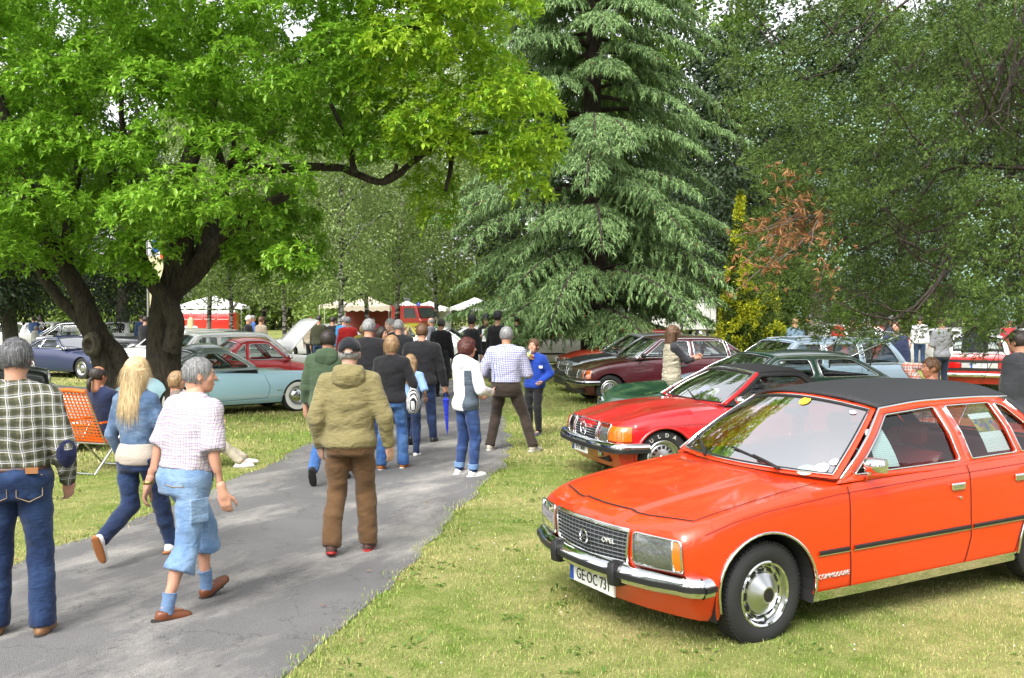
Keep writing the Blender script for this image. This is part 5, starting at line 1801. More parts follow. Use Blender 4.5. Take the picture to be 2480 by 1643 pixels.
 bv, bq = surface_nets(body_fn, lo, hi, max(vox*2.2, .022)*s)
 VV = [bv]; QQ = [bq]; off = len(bv)
 def head_fn(P):
  q = (P-hc)@H/hs
  d = ell(q, (0, -.012, .022), (.076, .096, .096))
  d = smin(d, ell(q, (0, .030, -.050), (.056, .058, .062)), .03)
  d = smin(d, ell(q, (0, .055, -.088), (.026, .022, .022)), .02)
  d = smin(d, ell(q, (.040, .055, -.018), (.026, .025, .026)), .02)
  d = smin(d, ell(q, (-.040, .055, -.018), (.026, .025, .026)), .02)
  d = smin(d, ell(q, (0, .076, .030), (.052, .014, .014)), .015)
  d = smin(d, cone(q, (0, .078, .022), (0, .104, -.018), .008, .013), .010)
  d = smin(d, ell(q, (0, .092, -.022), (.017, .012, .010)), .006)
  d = smin(d, ell(q, (0, .080, -.050), (.024, .012, .0075)), .006)
  d = smin(d, ell(q, (0, .077, -.064), (.021, .012, .008)), .006)
  for sg in (1, -1):
   d = np.maximum(d, -ell(q, (sg*.031, .096, .012), (.017, .014, .011))) if False else smin(d, ell(q, (sg*.031, .070, .010), (.014, .013, .011)), .004)
   e = ell(q, (sg*.081, -.005, -.004), (.011, .019, .032))
   e = np.maximum(e, -ell(q, (sg*.090, .002, -.002), (.009, .011, .020)))
   d = smin(d, e, .006)
  d = smin(d, cone(q, (0, -.035, -.06), (0, -.04, -.15), .052*b**.3, .056*b**.3), .03)
  return d*hs
 hv, hq = surface_nets(head_fn, hc-.20*hs, hc+.15*hs, max(.007, vox*.6)*s)
 hv = relax(hv, hq, 1, .4)
 VV.append(hv); QQ.append(hq+off); off += len(hv)
 for i in range(2):
  if hands[i] is not None and not (len(hands[i]) > 3 and hands[i][3] == 'hidden'):
   pl = (palm or {}).get(i, (-.6 if i == 0 else .6, .6, 0))
   fn, l2, h2 = hand_field(wrs[i], el[i], pl, s*(1.0), curl, 1 if i == 0 else -1)
   wv, wq = surface_nets(fn, l2, h2, max(.006, vox*.48)*s)
   if len(wv):
    VV.append(wv); QQ.append(wq+off); off += len(wv)
 body = npmesh('body', np.concatenate(VV), np.concatenate(QQ), skin, root, smooth=180)
 if face:
  for sg in (1, -1):
   e = MB().lathe([(.0005, .0125), (.006, .0108), (.0105, .006), (.0125, 0)], 12, M=Matrix.Translation(A(sg*.031, .0725, .012)) @ Matrix(np.stack([hr, hf2, hup2], 1).tolist()).to_4x4()).build('eye', EYEW, root, smooth=180)
   MB().lathe([(.0004, .0136), (.0045, .0128), (.0062, .0115)], 12, M=Matrix.Translation(A(sg*.031, .0725, .012)) @ Matrix(np.stack([hr, hf2, hup2], 1).tolist()).to_4x4()).build('pupil', EYEM, e, smooth=180)
   MB().tube([A(sg*.014, .090, .030), A(sg*.032, .088, .036), A(sg*.048, .076, .030)], [.003, .004, .002], 5).build('eyebrow', (hair or {}).get('m') or EYEM, root, smooth=180)
  MB().tube([A(.022, .084, -.0585), A(.01, .0915, -.0570), A(0, .0925, -.0575), A(-.01, .0915, -.0570), A(-.022, .084, -.0585)], [.0015, .003, .003, .003, .0015], 6).build('lips', mat('lips', (.35, .12, .10), rough=.45), root, smooth=180)
 P_ = dict(root=root, sh=sh, el=el, wr=wrs, hip=hip, kn=kn, an=an, hc=hc, A=A, fr=fr, s=s, H=H, T=lambda z, x=0, y=0: o0+(up*z+rgt*x+fwd*y)*s)
 # ---- trousers / skirt
 if bottom:
  lp = legs_puff
  hemz = short if short else None
  def leg_fn(P):
   d = loft(P, fr, infl(tors, lp*s, .815, 1.03))
   d = np.where((P-o0)@up > 1.03*s, np.maximum(d, (P-o0)@up-1.03*s), d)
   for i in range(2):
    end = an[i] if not short else kn[i]*(1-short)+an[i]*short
    r_end = (.058+leg_flare)*s if not short else (.085+leg_flare)*s
    mid = kn[i]*.6+an[i]*.4
    e = chain(P, [hj[i]+up*.0, kn[i]*.5+hj[i]*.5, kn[i], end], [(.086*b**.5+lp)*s, (.076*b**.4+lp)*s, (.062+lp)*s, r_end], .02)
    if not short: e = smin(e, cone(P, kn[i], kn[i]*.55+an[i]*.45-np.array([0, .012, 0])*s, (.058+lp)*s, (.056+lp)*s), .02)
    dirn = unit(end-kn[i])
    e = np.maximum(e, (P-end)@dirn-(.0 if short else .025)*s)
    d = smin(d, e, .025)
   wz = (1.03 if (hem > .97 or not top) else min(1.0, hem+.05)) if waist is None else waist
   return np.maximum(d, (P-o0)@up-wz*s)
  o = field_obj('trousers' if not short else 'shorts', leg_fn, lo, hi, vox*s, bottom, root, wr=wr*1.3, wsc=7, seed=seed, sx=(1, 1, 1.6))
  P_['trousers'] = o
 # ---- upper garment
 if top:
  pf = top_puff
  def top_fn(P):
   tb = infl(tors, pf*s, hem, 1.475)
   d = loft(P, fr, tb)
   z = (P-o0)@up
   d = np.maximum(d, hem*s-z)
   for i in range(2):
    end = wrs[i] if sleeve >= 1 else (el[i]*(1-(sleeve*2-1))+wrs[i]*(sleeve*2-1) if sleeve > .5 else sh[i]*(1-sleeve*2)+el[i]*(sleeve*2))
    pts = [sh[i], el[i], end] if sleeve > .5 else [sh[i], end]
    rd = [(ar*1.08+pf)*s, (ar*.92+pf)*s, (.033+pf*.7)*s] if sleeve > .5 else [(ar*1.10+pf)*s, (ar*1.22+pf)*s]
    e = chain(P, pts, rd, .015)
    dirn = unit(pts[-1]-pts[-2]); e = np.maximum(e, (P-end)@dirn-.006*s)
    d = smin(d, e, .035)
   for i in range(2):
    d = smin(d, cone(P, neck0+up*.0*s, sh[i], (.060+pf*.5)*s, (ar*.95+pf)*s), .03)
   if collar:
    ca = o0+(up*1.455-fwd*.014)*s; cb = ca+(up*.045-fwd*.005)*s
    e = cone(P, ca, cb, .078*s*b**.2, .070*s*b**.2)
    e = np.maximum(e, (P-cb)@up)
    d = smin(d, e, .02)
    d = np.maximum(d, -cone(P, ca+up*.02, cb+up*.1+fwd*.01, .058*s, .060*s))
   return d
  P_['top'] = field_obj('shirt' if not isinstance(top, tuple) else top[0], top_fn, lo, hi, vox*s, top if not isinstance(top, tuple) else top[1], root, wr=wr, wsc=8, seed=seed+3, sx=(1, 1, 1.4))
 if shirt_over:      # a layer showing below the upper garment
  m_, z0, z1 = shirt_over
  def ov(P):
   z = (P-o0)@up
   return np.maximum(np.maximum(loft(P, fr, infl(tors, .012*s, z0, z1)), z0*s-z), z-z1*s)
  field_obj('undershirt', ov, lo, hi, vox*s, m_, root, wr=.004, wsc=10, seed=9)
 # ---- shoes
 if shoes is not None:
  sm, so = shoes[0], shoes[1]
  for i in range(2):
   ft = feet[i]
   pit = R(ft[3]) if len(ft) > 3 else 0           # heel lifted
   yw = R(ft[4]) if len(ft) > 4 else (R(-6) if i == 0 else R(6))
   fd = np.array([-math.sin(yw), math.cos(yw), 0]); fu = np.array([0, 0, 1.0])
   d2 = fd*math.cos(pit)-fu*math.sin(pit); u2 = fu*math.cos(pit)+fd*math.sin(pit); r2 = np.cross(d2, u2)
   Fm = np.stack([r2, d2, u2], 1)
   base = an[i]-u2*.08*s
   def shoe_fn(P, base=base, Fm=Fm, top_=.085):
    q = (P-base)@Fm/s
    d = ell(q, (0, -.02, .035), (.036, .055, .050))
    d = smin(d, ell(q, (0, .07, .028), (.043, .085, .040)), .03)
    d = smin(d, ell(q, (0, .135, .020), (.040, .055, .030)), .02)
    d = smin(d, cone(q, (0, -.012, .05), (0, -.008, .10), .042, .040), .02)
    d = np.maximum(d, q[:, 2]-(shoes[2] if len(shoes) > 2 else .088))
    return np.maximum(d, -q[:, 2]+.004)*s
   def sole_fn(P, base=base, Fm=Fm):
    q = (P-base)@Fm/s
    d = np.minimum(((np.abs(q[:, 0])/.044)**2.5+(np.abs(q[:, 1]-.045)/.145)**2.5)**.4-1, 9)*.044
    return np.maximum(np.maximum(d, q[:, 2]-.024), -q[:, 2]-.002)*s
   c = base+Fm@np.array([0, .05, .04])*s
   o = field_obj('shoe', shoe_fn, c-.2*s, c+.2*s, max(.008, vox*.75)*s, sm, root)
   field_obj('sole', sole_fn, c-.2*s, c+.2*s, max(.008, vox*.8)*s, so, o)
 # ---- hair
 if hair:
  k = hair['k']; hm = hair['m']; hseed = seed
  thick = hair.get('t', .012)
  def hair_fn(P):
   q = (P-hc)@H/hs
   d = ell(q, (0, -.014, .026), (.078+thick, .098+thick, .096+thick*1.1))
   if k == 'cap_only':
    d = np.maximum(d, q[:, 2]-.01)
   # face opening: keep clear of the forehead, cheeks and ears
   fz = .058 if k != 'bald' else .02
   face_cut = ell(q, (0, .105, -.035), (.080, .075, .110))
   d = np.maximum(d, -face_cut)
   if k == 'bald':
    d = np.maximum(d, -ell(q, (0, .03, .13), (.085, .115, .085)))
   if k in ('short', 'bald', 'curly_short', 'cap_only'):
    d = np.maximum(d, -.062-q[:, 2]-np.clip(q[:, 1], -1, 0)*.30)
    for sg in (1, -1):
     d = np.maximum(d, -ell(q, (sg*.090, .010, -.022), (.03, .034, .040)))
   if k in ('bob', 'long', 'curly', 'wavy'):
    zz = {'bob': -.085, 'long': -.31, 'curly': -.07, 'wavy': -.20}[k]
    w = .086+thick*.7
    back = np.maximum(((np.abs(q[:, 0])/(w+.012*(k in ('wavy', 'long'))))**2.6+(np.abs(q[:, 1]+.038+(.04 if k == 'long' else 0)*np.clip(-q[:, 2]*4, 0, 1))/.076)**2.6)**(1/2.6)*.08-.08, np.maximum(q[:, 2]-.03, zz-q[:, 2]+.03*(np.abs(q[:, 0])/.1)**2))
    d = smin(d, back, .03)
    d = np.maximum(d, -face_cut)
   return d*hs
  hl = hc-.17*hs; hh = hc+.17*hs
  if k in ('long', 'wavy'): hl = hl-np.array([0, 0, .20])*hs
  amp = {'curly': .012, 'curly_short': .009, 'wavy': .010}.get(k, .0035)
  hsx = {'curly': (4, 4, 4), 'curly_short': (4, 4, 4), 'wavy': (4, 4, 1.2)}.get(k, (7, 7, 1.2))
  P_['hair'] = field_obj('hair', hair_fn, hl, hh, max(.007, vox*.65)*s, hm, root, wr=amp*s, wsc=12, seed=hseed, sx=hsx)
  if hair.get('strands'):
   strands(P_, hair, hair_fn, hl, hh)
 return P_

def strands(P_, hair, fn, hl, hh):
 """loose locks lying on the hair so that its outline is not smooth"""
 rng = np.random.default_rng(5); o = P_['hair']; me = o.data
 n = len(me.vertices); co = np.zeros(n*3); me.vertices.foreach_get('co', co); co = co.reshape(-1, 3)
 no = np.zeros(n*3); me.vertices.foreach_get('normal', no); no = no.reshape(-1, 3)
 K = hair['strands']; ln = hair.get('len', .05); s = P_['s']
 pool = np.arange(n)
 if hair['k'] in ('long', 'bob', 'wavy'): pool = pool[no[:, 2] < .55]
 pick = rng.choice(pool, K); V = []; F = []
 for i in pick:
  p = co[i]; nn = no[i]
  down = np.array([0, 0, -1.0])+rng.normal(0, hair.get('mess', .35), 3)
  if hair['k'] in ('short', 'curly_short', 'bald'):
   rad = unit(p-P_['hc']); down = down*.5+np.array([rad[0], rad[1], 0])*.4+rng.normal(0, .35, 3)
  t = unit(down-nn*(down@nn)); w = unit(np.cross(t, nn))*rng.uniform(.0008, .0020)*s
  L = ln*rng.uniform(.5, 1.3)*s; b = len(V)
  lift = rng.uniform(.0, .5)*hair.get('lift', 1)
  for k in range(4):
   q = p+nn*(.002+.006*lift*math.sin(k/3*PI*.9)*s)+t*L*k/3-np.array([0, 0, 1])*(.15*L*(k/3)**2 if hair['k'] not in ('short', 'curly_short') else 0)
   V += [q-w*(1-k/3.3), q+w*(1-k/3.3)]
  F += [(b+2*k, b+2*k+1, b+2*k+3, b+2*k+2) for k in range(3)]
 npmesh('hair_strands', np.array(V), np.array(F), hair['m'], o)
# ================================================================ ground
F_PX = 2450.0
_p = R(1.67)
def at(u, v, d):
 """point at forward distance d seen at (u, v) of the 2480 x 1643 photograph"""
 a = (821.5-v)/F_PX
 # camera ray (x, depth, up) turned down by the camera pitch
 x, y, z = (u-1240)/F_PX, math.cos(_p)+a*math.sin(_p), a*math.cos(_p)-math.sin(_p)
 k = d/y
 return Vector((x*k, d, 2.0+z*k))
def gnd(u, v):
 a = (821.5-v)/F_PX
 x, y, z = (u-1240)/F_PX, math.cos(_p)+a*math.sin(_p), a*math.cos(_p)-math.sin(_p)
 k = -2.0/z
 return (x*k, y*k)

def lawn_mat():
 m, t, b = node_mat('lawn_ground')
 tc = t.nodes.new('ShaderNodeTexCoord')
 def nz(sc, det=6, ro=.6):
  n = t.nodes.new('ShaderNodeTexNoise'); n.inputs['Scale'].default_value = sc; n.inputs['Detail'].default_value = det; n.inputs['Roughness'].default_value = ro
  t.links.new(tc.outputs['Object'], n.inputs['Vector']); return n
 a, c, e = nz(.45, 5), nz(5, 6), nz(70, 4, .7)
 r1 = t.nodes.new('ShaderNodeValToRGB')
 r1.color_ramp.elements[0].position = .42; r1.color_ramp.elements[0].color = (.13, .20, .032, 1)
 r1.color_ramp.elements[1].position = .66; r1.color_ramp.elements[1].color = (.44, .37, .17, 1)
 t.links.new(a.outputs['Fac'], r1.inputs[0])
 r2 = t.nodes.new('ShaderNodeValToRGB')
 r2.color_ramp.elements[0].position = .35; r2.color_ramp.elements[0].color = (.12, .19, .028, 1)
 r2.color_ramp.elements[1].position = .70; r2.color_ramp.elements[1].color = (.46, .40, .18, 1)
 t.links.new(c.outputs['Fac'], r2.inputs[0])
 mx = t.nodes.new('ShaderNodeMixRGB'); mx.inputs['Fac'].default_value = .45
 t.links.new(r1.outputs[0], mx.inputs['Color1']); t.links.new(r2.outputs[0], mx.inputs['Color2'])
 ml = t.nodes.new('ShaderNodeMapRange'); ml.inputs['From Min'].default_value = .3; ml.inputs['From Max'].default_value = .7
 ml.inputs['To Min'].default_value = .55; ml.inputs['To Max'].default_value = 1.4
 t.links.new(e.outputs['Fac'], ml.inputs['Value'])
 sc = t.nodes.new('ShaderNodeVectorMath'); sc.operation = 'SCALE'
 t.links.new(mx.outputs[0], sc.inputs[0]); t.links.new(ml.outputs['Result'], sc.inputs['Scale'])
 t.links.new(sc.outputs[0], b.inputs['Base Color'])
 b.inputs['Roughness'].default_value = .95; b.inputs['Specular IOR Level'].default_value = .1
 bp = t.nodes.new('ShaderNodeBump'); bp.inputs['Strength'].default_value = .8; bp.inputs['Distance'].default_value = .03
 t.links.new(e.outputs['Fac'], bp.inputs['Height']); t.links.new(bp.outputs[0], b.inputs['Normal'])
 return m

def asphalt_mat():
 m, t, b = node_mat('worn_asphalt')
 tc = t.nodes.new('ShaderNodeTexCoord')
 def nz(sc, det=6, ro=.6, mp=None):
  n = t.nodes.new('ShaderNodeTexNoise'); n.inputs['Scale'].default_value = sc; n.inputs['Detail'].default_value = det; n.inputs['Roughness'].default_value = ro
  t.links.new(mp or tc.outputs['Object'], n.inputs['Vector']); return n
 grain = nz(120, 4, .85); vor = t.nodes.new('ShaderNodeTexVoronoi'); vor.inputs['Scale'].default_value = 140
 t.links.new(tc.outputs['Object'], vor.inputs['Vector'])
 mp = t.nodes.new('ShaderNodeMapping'); mp.inputs['Scale'].default_value = (.42, 1.0, 1)
 m0 = t.nodes.new('ShaderNodeMapping'); m0.inputs['Rotation'].default_value = (0, 0, R(-66))
 t.links.new(tc.outputs['Object'], m0.inputs[0]); t.links.new(m0.outputs[0], mp.inputs[0])
 worn = nz(1.0, 8, .68, mp.outputs[0])
 r = t.nodes.new('ShaderNodeValToRGB')
 r.color_ramp.elements[0].position = .50; r.color_ramp.elements[0].color = (.125, .122, .121, 1)
 r.color_ramp.elements[1].position = .67; r.color_ramp.elements[1].color = (.29, .275, .25, 1)
 t.links.new(worn.outputs['Fac'], r.inputs[0])
 big = nz(.6, 4)
 m1 = t.nodes.new('ShaderNodeMapRange'); m1.inputs['From Min'].default_value = .3; m1.inputs['From Max'].default_value = .7
 m1.inputs['To Min'].default_value = .85; m1.inputs['To Max'].default_value = 1.2
 t.links.new(big.outputs['Fac'], m1.inputs['Value'])
 m2 = t.nodes.new('ShaderNodeMapRange'); m2.inputs['From Min'].default_value = .25; m2.inputs['From Max'].default_value = .75
 m2.inputs['To Min'].default_value = .45; m2.inputs['To Max'].default_value = 1.65
 t.links.new(grain.outputs['Fac'], m2.inputs['Value'])
 mm = t.nodes.new('ShaderNodeMath'); mm.operation = 'MULTIPLY'
 t.links.new(m1.outputs[0], mm.inputs[0]); t.links.new(m2.outputs[0], mm.inputs[1])
 # fine cracks
 vc = t.nodes.new('ShaderNodeTexVoronoi'); vc.feature = 'DISTANCE_TO_EDGE'; vc.inputs['Scale'].default_value = 1.1
 wv = nz(3, 5); am = t.nodes.new('ShaderNodeVectorMath'); am.operation = 'MULTIPLY_ADD'; am.inputs[1].default_value = (.6, .6, .6)
 t.links.new(wv.outputs['Color'], am.inputs[0]); t.links.new(tc.outputs['Object'], am.inputs[2]); t.links.new(am.outputs[0], vc.inputs['Vector'])
 ck = t.nodes.new('ShaderNodeMapRange'); ck.inputs['From Min'].default_value = .0; ck.inputs['From Max'].default_value = .008; ck.inputs['To Min'].default_value = .6; ck.inputs['To Max'].default_value = 1
 t.links.new(vc.outputs['Distance'], ck.inputs['Value'])
 m3 = t.nodes.new('ShaderNodeMath'); m3.operation = 'MULTIPLY'; t.links.new(mm.outputs[0], m3.inputs[0]); t.links.new(ck.outputs[0], m3.inputs[1])
 sc = t.nodes.new('ShaderNodeVectorMath'); sc.operation = 'SCALE'
 t.links.new(r.outputs[0], sc.inputs[0]); t.links.new(m3.outputs[0], sc.inputs['Scale'])
 t.links.new(sc.outputs[0], b.inputs['Base Color'])
 b.inputs['Roughness'].default_value = .9; b.inputs['Specular IOR Level'].default_value = .3
 bp = t.nodes.new('ShaderNodeBump'); bp.inputs['Strength'].default_value = .5; bp.inputs['Distance'].default_value = .01
 t.links.new(vor.outputs['Distance'], bp.inputs['Height']); t.links.new(bp.outputs[0], b.inputs['Normal'])
 return m

# path outline on the ground: right edge from near to far, left edge from far to near
PATH_R = [(-4.5, -3.0), (-3.2, 2.5), gnd(560, 1760), gnd(690, 1643), gnd(775, 1572), gnd(870, 1498), gnd(932, 1435), gnd(1006, 1362), gnd(1079, 1278), gnd(1152, 1194),
    gnd(1205, 1142), gnd(1236, 1100), gnd(1228, 1042), gnd(1205, 985), gnd(1150, 935), (-2.2, 30), (-4.2, 36), (-6.5, 44), (-8, 56)]
PATH_L = [(-14, -3), (-9, 2.5), (-6.2, 5.3), gnd(0, 1384), gnd(107, 1335), gnd(269, 1284), gnd(355, 1249), gnd(503, 1190), gnd(592, 1150), gnd(640, 1133), gnd(700, 1099), gnd(773, 1065),
    gnd(860, 1018), gnd(930, 975), (-3.05, 23.6), (-4.1, 28), (-6.2, 34), (-9, 43), (-11, 56)]

def resample(pts, n):
 P = np.array([p[:2] for p in pts], float)
 s = np.r_[0, np.cumsum(np.linalg.norm(np.diff(P, axis=0), axis=1))]
 q = np.linspace(0, s[-1], n)
 return np.stack([ip(np.stack([s, P[:, 0]], 1), q), ip(np.stack([s, P[:, 1]], 1), q)], 1)

def build_ground():
 ys = [-6, 0, 4, 8, 12, 16, 20, 25, 30, 40, 50, 70, 100, 160, 260]
 xs = [-260, -120, -60, -30, -15, -8, -4, 0, 4, 8, 15, 30, 60, 120, 260]
 MBg = MB().grid([[(x, y, 0) for x in xs] for y in ys])
 lawn = MBg.build('lawn', lawn_mat(), smooth=180); tag(lawn, kind='structure')
 rng = np.random.default_rng(2)
 A = resample(PATH_R, 260); B = resample(PATH_L, 260)
 for E in (A, B):                        # ragged, overgrown edges
  wob = np.array([noise.fractal(Vector((p[0]*1.6, p[1]*1.6, 3.1)), 1, 2, 4) for p in E])
  E[:, 0] += wob*.10
 P = []
 for a, b in zip(A, B):
  P.append([(b[0]+(a[0]-b[0])*k/6, b[1]+(a[1]-b[1])*k/6, .006+.012*math.sin(PI*k/6)) for k in range(7)])
 path = MB().grid(P).build('path', asphalt_mat(), smooth=180); tag(path, kind='structure')
 return A, B

def in_path(x, y, A, B):
 """true on the path (vectorised): compares with the edges at the same distance"""
 oa, ob = np.argsort(A[:, 1]), np.argsort(B[:, 1])
 return (x < np.interp(y, A[oa, 1], A[oa, 0])) & (x > np.interp(y, B[ob, 1], B[ob, 0]))

def grass_mat():
 m, t, b = node_mat('grass_blades')
 g = t.nodes.new('ShaderNodeNewGeometry'); cr = t.nodes.new('ShaderNodeValToRGB')
 e = cr.color_ramp; e.elements[0].color = (.12, .22, .025, 1); e.elements[1].color = (.52, .46, .22, 1)
 e.elements.new(.40).color = (.19, .29, .05, 1); e.elements.new(.68).color = (.34, .37, .11, 1)
 tc = t.nodes.new('ShaderNodeTexCoord'); n = t.nodes.new('ShaderNodeTexNoise'); n.inputs['Scale'].default_value = .45; n.inputs['Detail'].default_value = 5
 t.links.new(tc.outputs['Object'], n.inputs['Vector'])
 ad = t.nodes.new('ShaderNodeMath'); ad.operation = 'MULTIPLY_ADD'; ad.inputs[1].default_value = 1.3; ad.inputs[2].default_value = -.52
 t.links.new(n.outputs['Fac'], ad.inputs[0])
 a2 = t.nodes.new('ShaderNodeMath'); a2.operation = 'MULTIPLY_ADD'; a2.inputs[1].default_value = .85
 t.links.new(g.outputs['Random Per Island'], a2.inputs[0]); t.links.new(ad.outputs[0], a2.inputs[2])
 t.links.new(a2.outputs[0], cr.inputs[0]); t.links.new(cr.outputs[0], b.inputs['Base Color'])
 b.inputs['Roughness'].default_value = .7; b.inputs['Specular IOR Level'].default_value = .2
 return m

def build_grass(A, B):
 rng = np.random.default_rng(11)
 P = []; H = []; Wd = []
 for (y0, y1, x0f, x1f, dens, hh, ww) in ((4.9, 8.5, -.56, .56, 2900, .017, .0033), (8.5, 13, -.55, .55, 850, .021, .0050), (13, 22, -.54, .54, 220, .045, .011), (22, 40, -.53, .53, 40, .06, .022)):
  area = (x1f-x0f)*(y1*y1-y0*y0)/2
  n = int(area*dens)
  y = np.sqrt(rng.uniform(y0*y0, y1*y1, n)); x = y*rng.uniform(x0f, x1f, n)
  ok = ~in_path(x, y, A, B)
  x, y = x[ok], y[ok]
  P.append(np.stack([x, y], 1)); H.append(hh*rng.uniform(.45, 1.35, len(x))); Wd.append(np.full(len(x), ww))
 # taller fringe along the path edges
 for E, sg in ((A, 1), (B, -1)):
  sel = E[(E[:, 1] > 4.5) & (E[:, 1] < 26)]
  i = rng.integers(0, len(sel)-1, 6000); f = rng.random((6000, 1))
  q = sel[i]*(1-f)+sel[i+1]*f
  q[:, 0] += sg*np.abs(rng.normal(0, .10, 6000))-sg*.06*np.abs(rng.normal(0, 1, 6000))
  P.append(q); H.append(.030*rng.uniform(.4, 1.5, 6000)); Wd.append(np.full(6000, .005))
 P = np.concatenate(P); H = np.concatenate(H); Wd = np.concatenate(Wd); n = len(P)
 cl = np.array([noise.noise(Vector((p[0]*2.3, p[1]*2.3, 1.7)))+.6*noise.noise(Vector((p[0]*7, p[1]*7, 4.2))) for p in P])
 H = H*np.clip(1+.6*cl, .45, 1.7)                  # clumps and worn patches
 az = rng.uniform(0, 2*PI, n); lean = rng.uniform(.1, 1.1, n)
 dx, dy = np.cos(az), np.sin(az)
 base = np.stack([P[:, 0], P[:, 1], np.zeros(n)], 1)
 sd = np.stack([-dy, dx, np.zeros(n)], 1)*Wd[:, None]*.5
 mid = base+np.stack([dx*H*lean*.35, dy*H*lean*.35, H*.6], 1)
 tip = base+np.stack([dx*H*lean, dy*H*lean, H*(1-.25*lean)], 1)
 V = np.stack([base-sd, base+sd, mid+sd*.8, mid-sd*.8, tip], 1).reshape(-1, 3)
 k = np.arange(n)[:, None]*5
 T = np.concatenate([k+np.array([[0, 1, 2]]), k+np.array([[0, 2, 3]]), k+np.array([[3, 2, 4]])], 0)
 o = npmesh('grass', V, T, grass_mat())
 tag(o, 'short mown grass, partly dry, covering the park lawn', 'grass', kind='stuff')
 # clover heads and broad weed leaves in the near lawn
 y = np.sqrt(rng.uniform(25, 190, 230)); x = y*rng.uniform(-.53, .53, 230); ok = ~in_path(x, y, A, B); x, y = x[ok], y[ok]
 c = np.stack([x, y, np.full(len(x), .018)], 1); oc = np.array([(1, 0, 0), (0, 1, 0), (-1, 0, 0), (0, -1, 0), (0, 0, 1)])*.007
 V = (c[:, None]+oc[None]).reshape(-1, 3); k = np.arange(len(c))[:, None]*5
 tag(npmesh('clover_flowers', V, np.concatenate([k+np.array([f]) for f in ((0, 1, 4), (1, 2, 4), (2, 3, 4), (3, 0, 4))]), mat('clover_white', (.62, .58, .55), rough=.8)), 'tiny white clover flowers dotted over the near lawn', 'flowers', kind='stuff')
 pc = []
 for _ in range(260):
  yy = math.sqrt(rng.uniform(25, 230)); xx = yy*rng.uniform(-.52, .52)
  for _ in range(9): pc.append((xx+rng.normal(0, .07), yy+rng.normal(0, .07), .006))
 pc = np.array(pc); pc = pc[~in_path(pc[:, 0], pc[:, 1], A, B)]; d = rng.normal(0, 1, pc.shape); d[:, 2] = np.abs(d[:, 2])*.45
 V, T = leaves(pc, d, rng.uniform(.03, .06, len(pc)), .022)
 tag(npmesh('weed_leaves', V, T, leaf_mat('weed_leaf', (.07, .15, .02), (.16, .27, .05), .2)), 'small broad weed and clover leaves growing in the lawn', 'weeds', kind='stuff')
 # fallen leaves and scraps by the path edge
 L = []; Fq = []
 for q in range(220):
  E = A if rng.random() < .35 else B
  sel = E[(E[:, 1] > 5) & (E[:, 1] < 24)]; c = sel[rng.integers(0, len(sel))]
  x, y = c[0]+rng.normal(0, .22), c[1]+rng.normal(0, .1)
  a = rng.uniform(0, 2*PI); r = rng.uniform(.012, .03); b0 = len(L)
  for j in range(4):
   rr = r*(1 if j % 2 == 0 else .45)
   L.append((x+rr*math.cos(a+j*PI/2), y+rr*math.sin(a+j*PI/2), .022+rng.uniform(0, .012)))
  Fq.append((b0, b0+1, b0+2, b0+3))
 o = npmesh('fallen_leaves', np.array(L), np.array(Fq), mat('dry_leaf', (.22, .12, .05), rough=.8, var=.4, vscale=2))
 tag(o, 'small dry leaves scattered along the path edges', 'leaves', kind='stuff')
# ================================================================ trees
def leaf_mat(name, c0, c1, trans=.35, rough=.45, gloss=.35):
 if name in _M: return _M[name]
 m = bpy.data.materials.new(name); m.use_nodes = True; t = m.node_tree; b = t.nodes['Principled BSDF']
 g = t.nodes.new('ShaderNodeNewGeometry'); cr = t.nodes.new('ShaderNodeValToRGB')
 cr.color_ramp.elements[0].color = (*c0, 1); cr.color_ramp.elements[1].color = (*c1, 1)
 t.links.new(g.outputs['Random Per Island'], cr.inputs[0]); t.links.new(cr.outputs[0], b.inputs['Base Color'])
 b.inputs['Roughness'].default_value = rough; b.inputs['Specular IOR Level'].default_value = gloss
 tr = t.nodes.new('ShaderNodeBsdfTranslucent'); t.links.new(cr.outputs[0], tr.inputs['Color'])
 mx = t.nodes.new('ShaderNodeMixShader'); mx.inputs[0].default_value = trans
 o = t.nodes['Material Output']
 t.links.new(b.outputs[0], mx.inputs[1]); t.links.new(tr.outputs[0], mx.inputs[2]); t.links.new(mx.outputs[0], o.inputs['Surface'])
 _M[name] = m
 return m

def bark_mat(name, c0, c1, sc=(6, 6, 1.5), bump=.9):
 if name in _M: return _M[name]
 m, t, b = node_mat(name)
 tc = t.nodes.new('ShaderNodeTexCoord'); mp = t.nodes.new('ShaderNodeMapping'); mp.inputs['Scale'].default_value = sc
 n = t.nodes.new('ShaderNodeTexNoise'); n.inputs['Scale'].default_value = 3; n.inputs['Detail'].default_value = 8; n.inputs['Roughness'].default_value = .7
 t.links.new(tc.outputs['Object'], mp.inputs[0]); t.links.new(mp.outputs[0], n.inputs['Vector'])
 cr = t.nodes.new('ShaderNodeValToRGB'); cr.color_ramp.elements[0].position = .35; cr.color_ramp.elements[1].position = .68
 cr.color_ramp.elements[0].color = (*c0, 1); cr.color_ramp.elements[1].color = (*c1, 1)
 t.links.new(n.outputs['Fac'], cr.inputs[0]); t.links.new(cr.outputs[0], b.inputs['Base Color'])
 bp = t.nodes.new('ShaderNodeBump'); bp.inputs['Strength'].default_value = bump; bp.inputs['Distance'].default_value = .08
 t.links.new(n.outputs['Fac'], bp.inputs['Height']); t.links.new(bp.outputs[0], b.inputs['Normal'])
 b.inputs['Roughness'].default_value = .9
 return m

def unitv(a):
 return a/np.maximum(1e-9, np.linalg.norm(a, axis=1))[:, None]

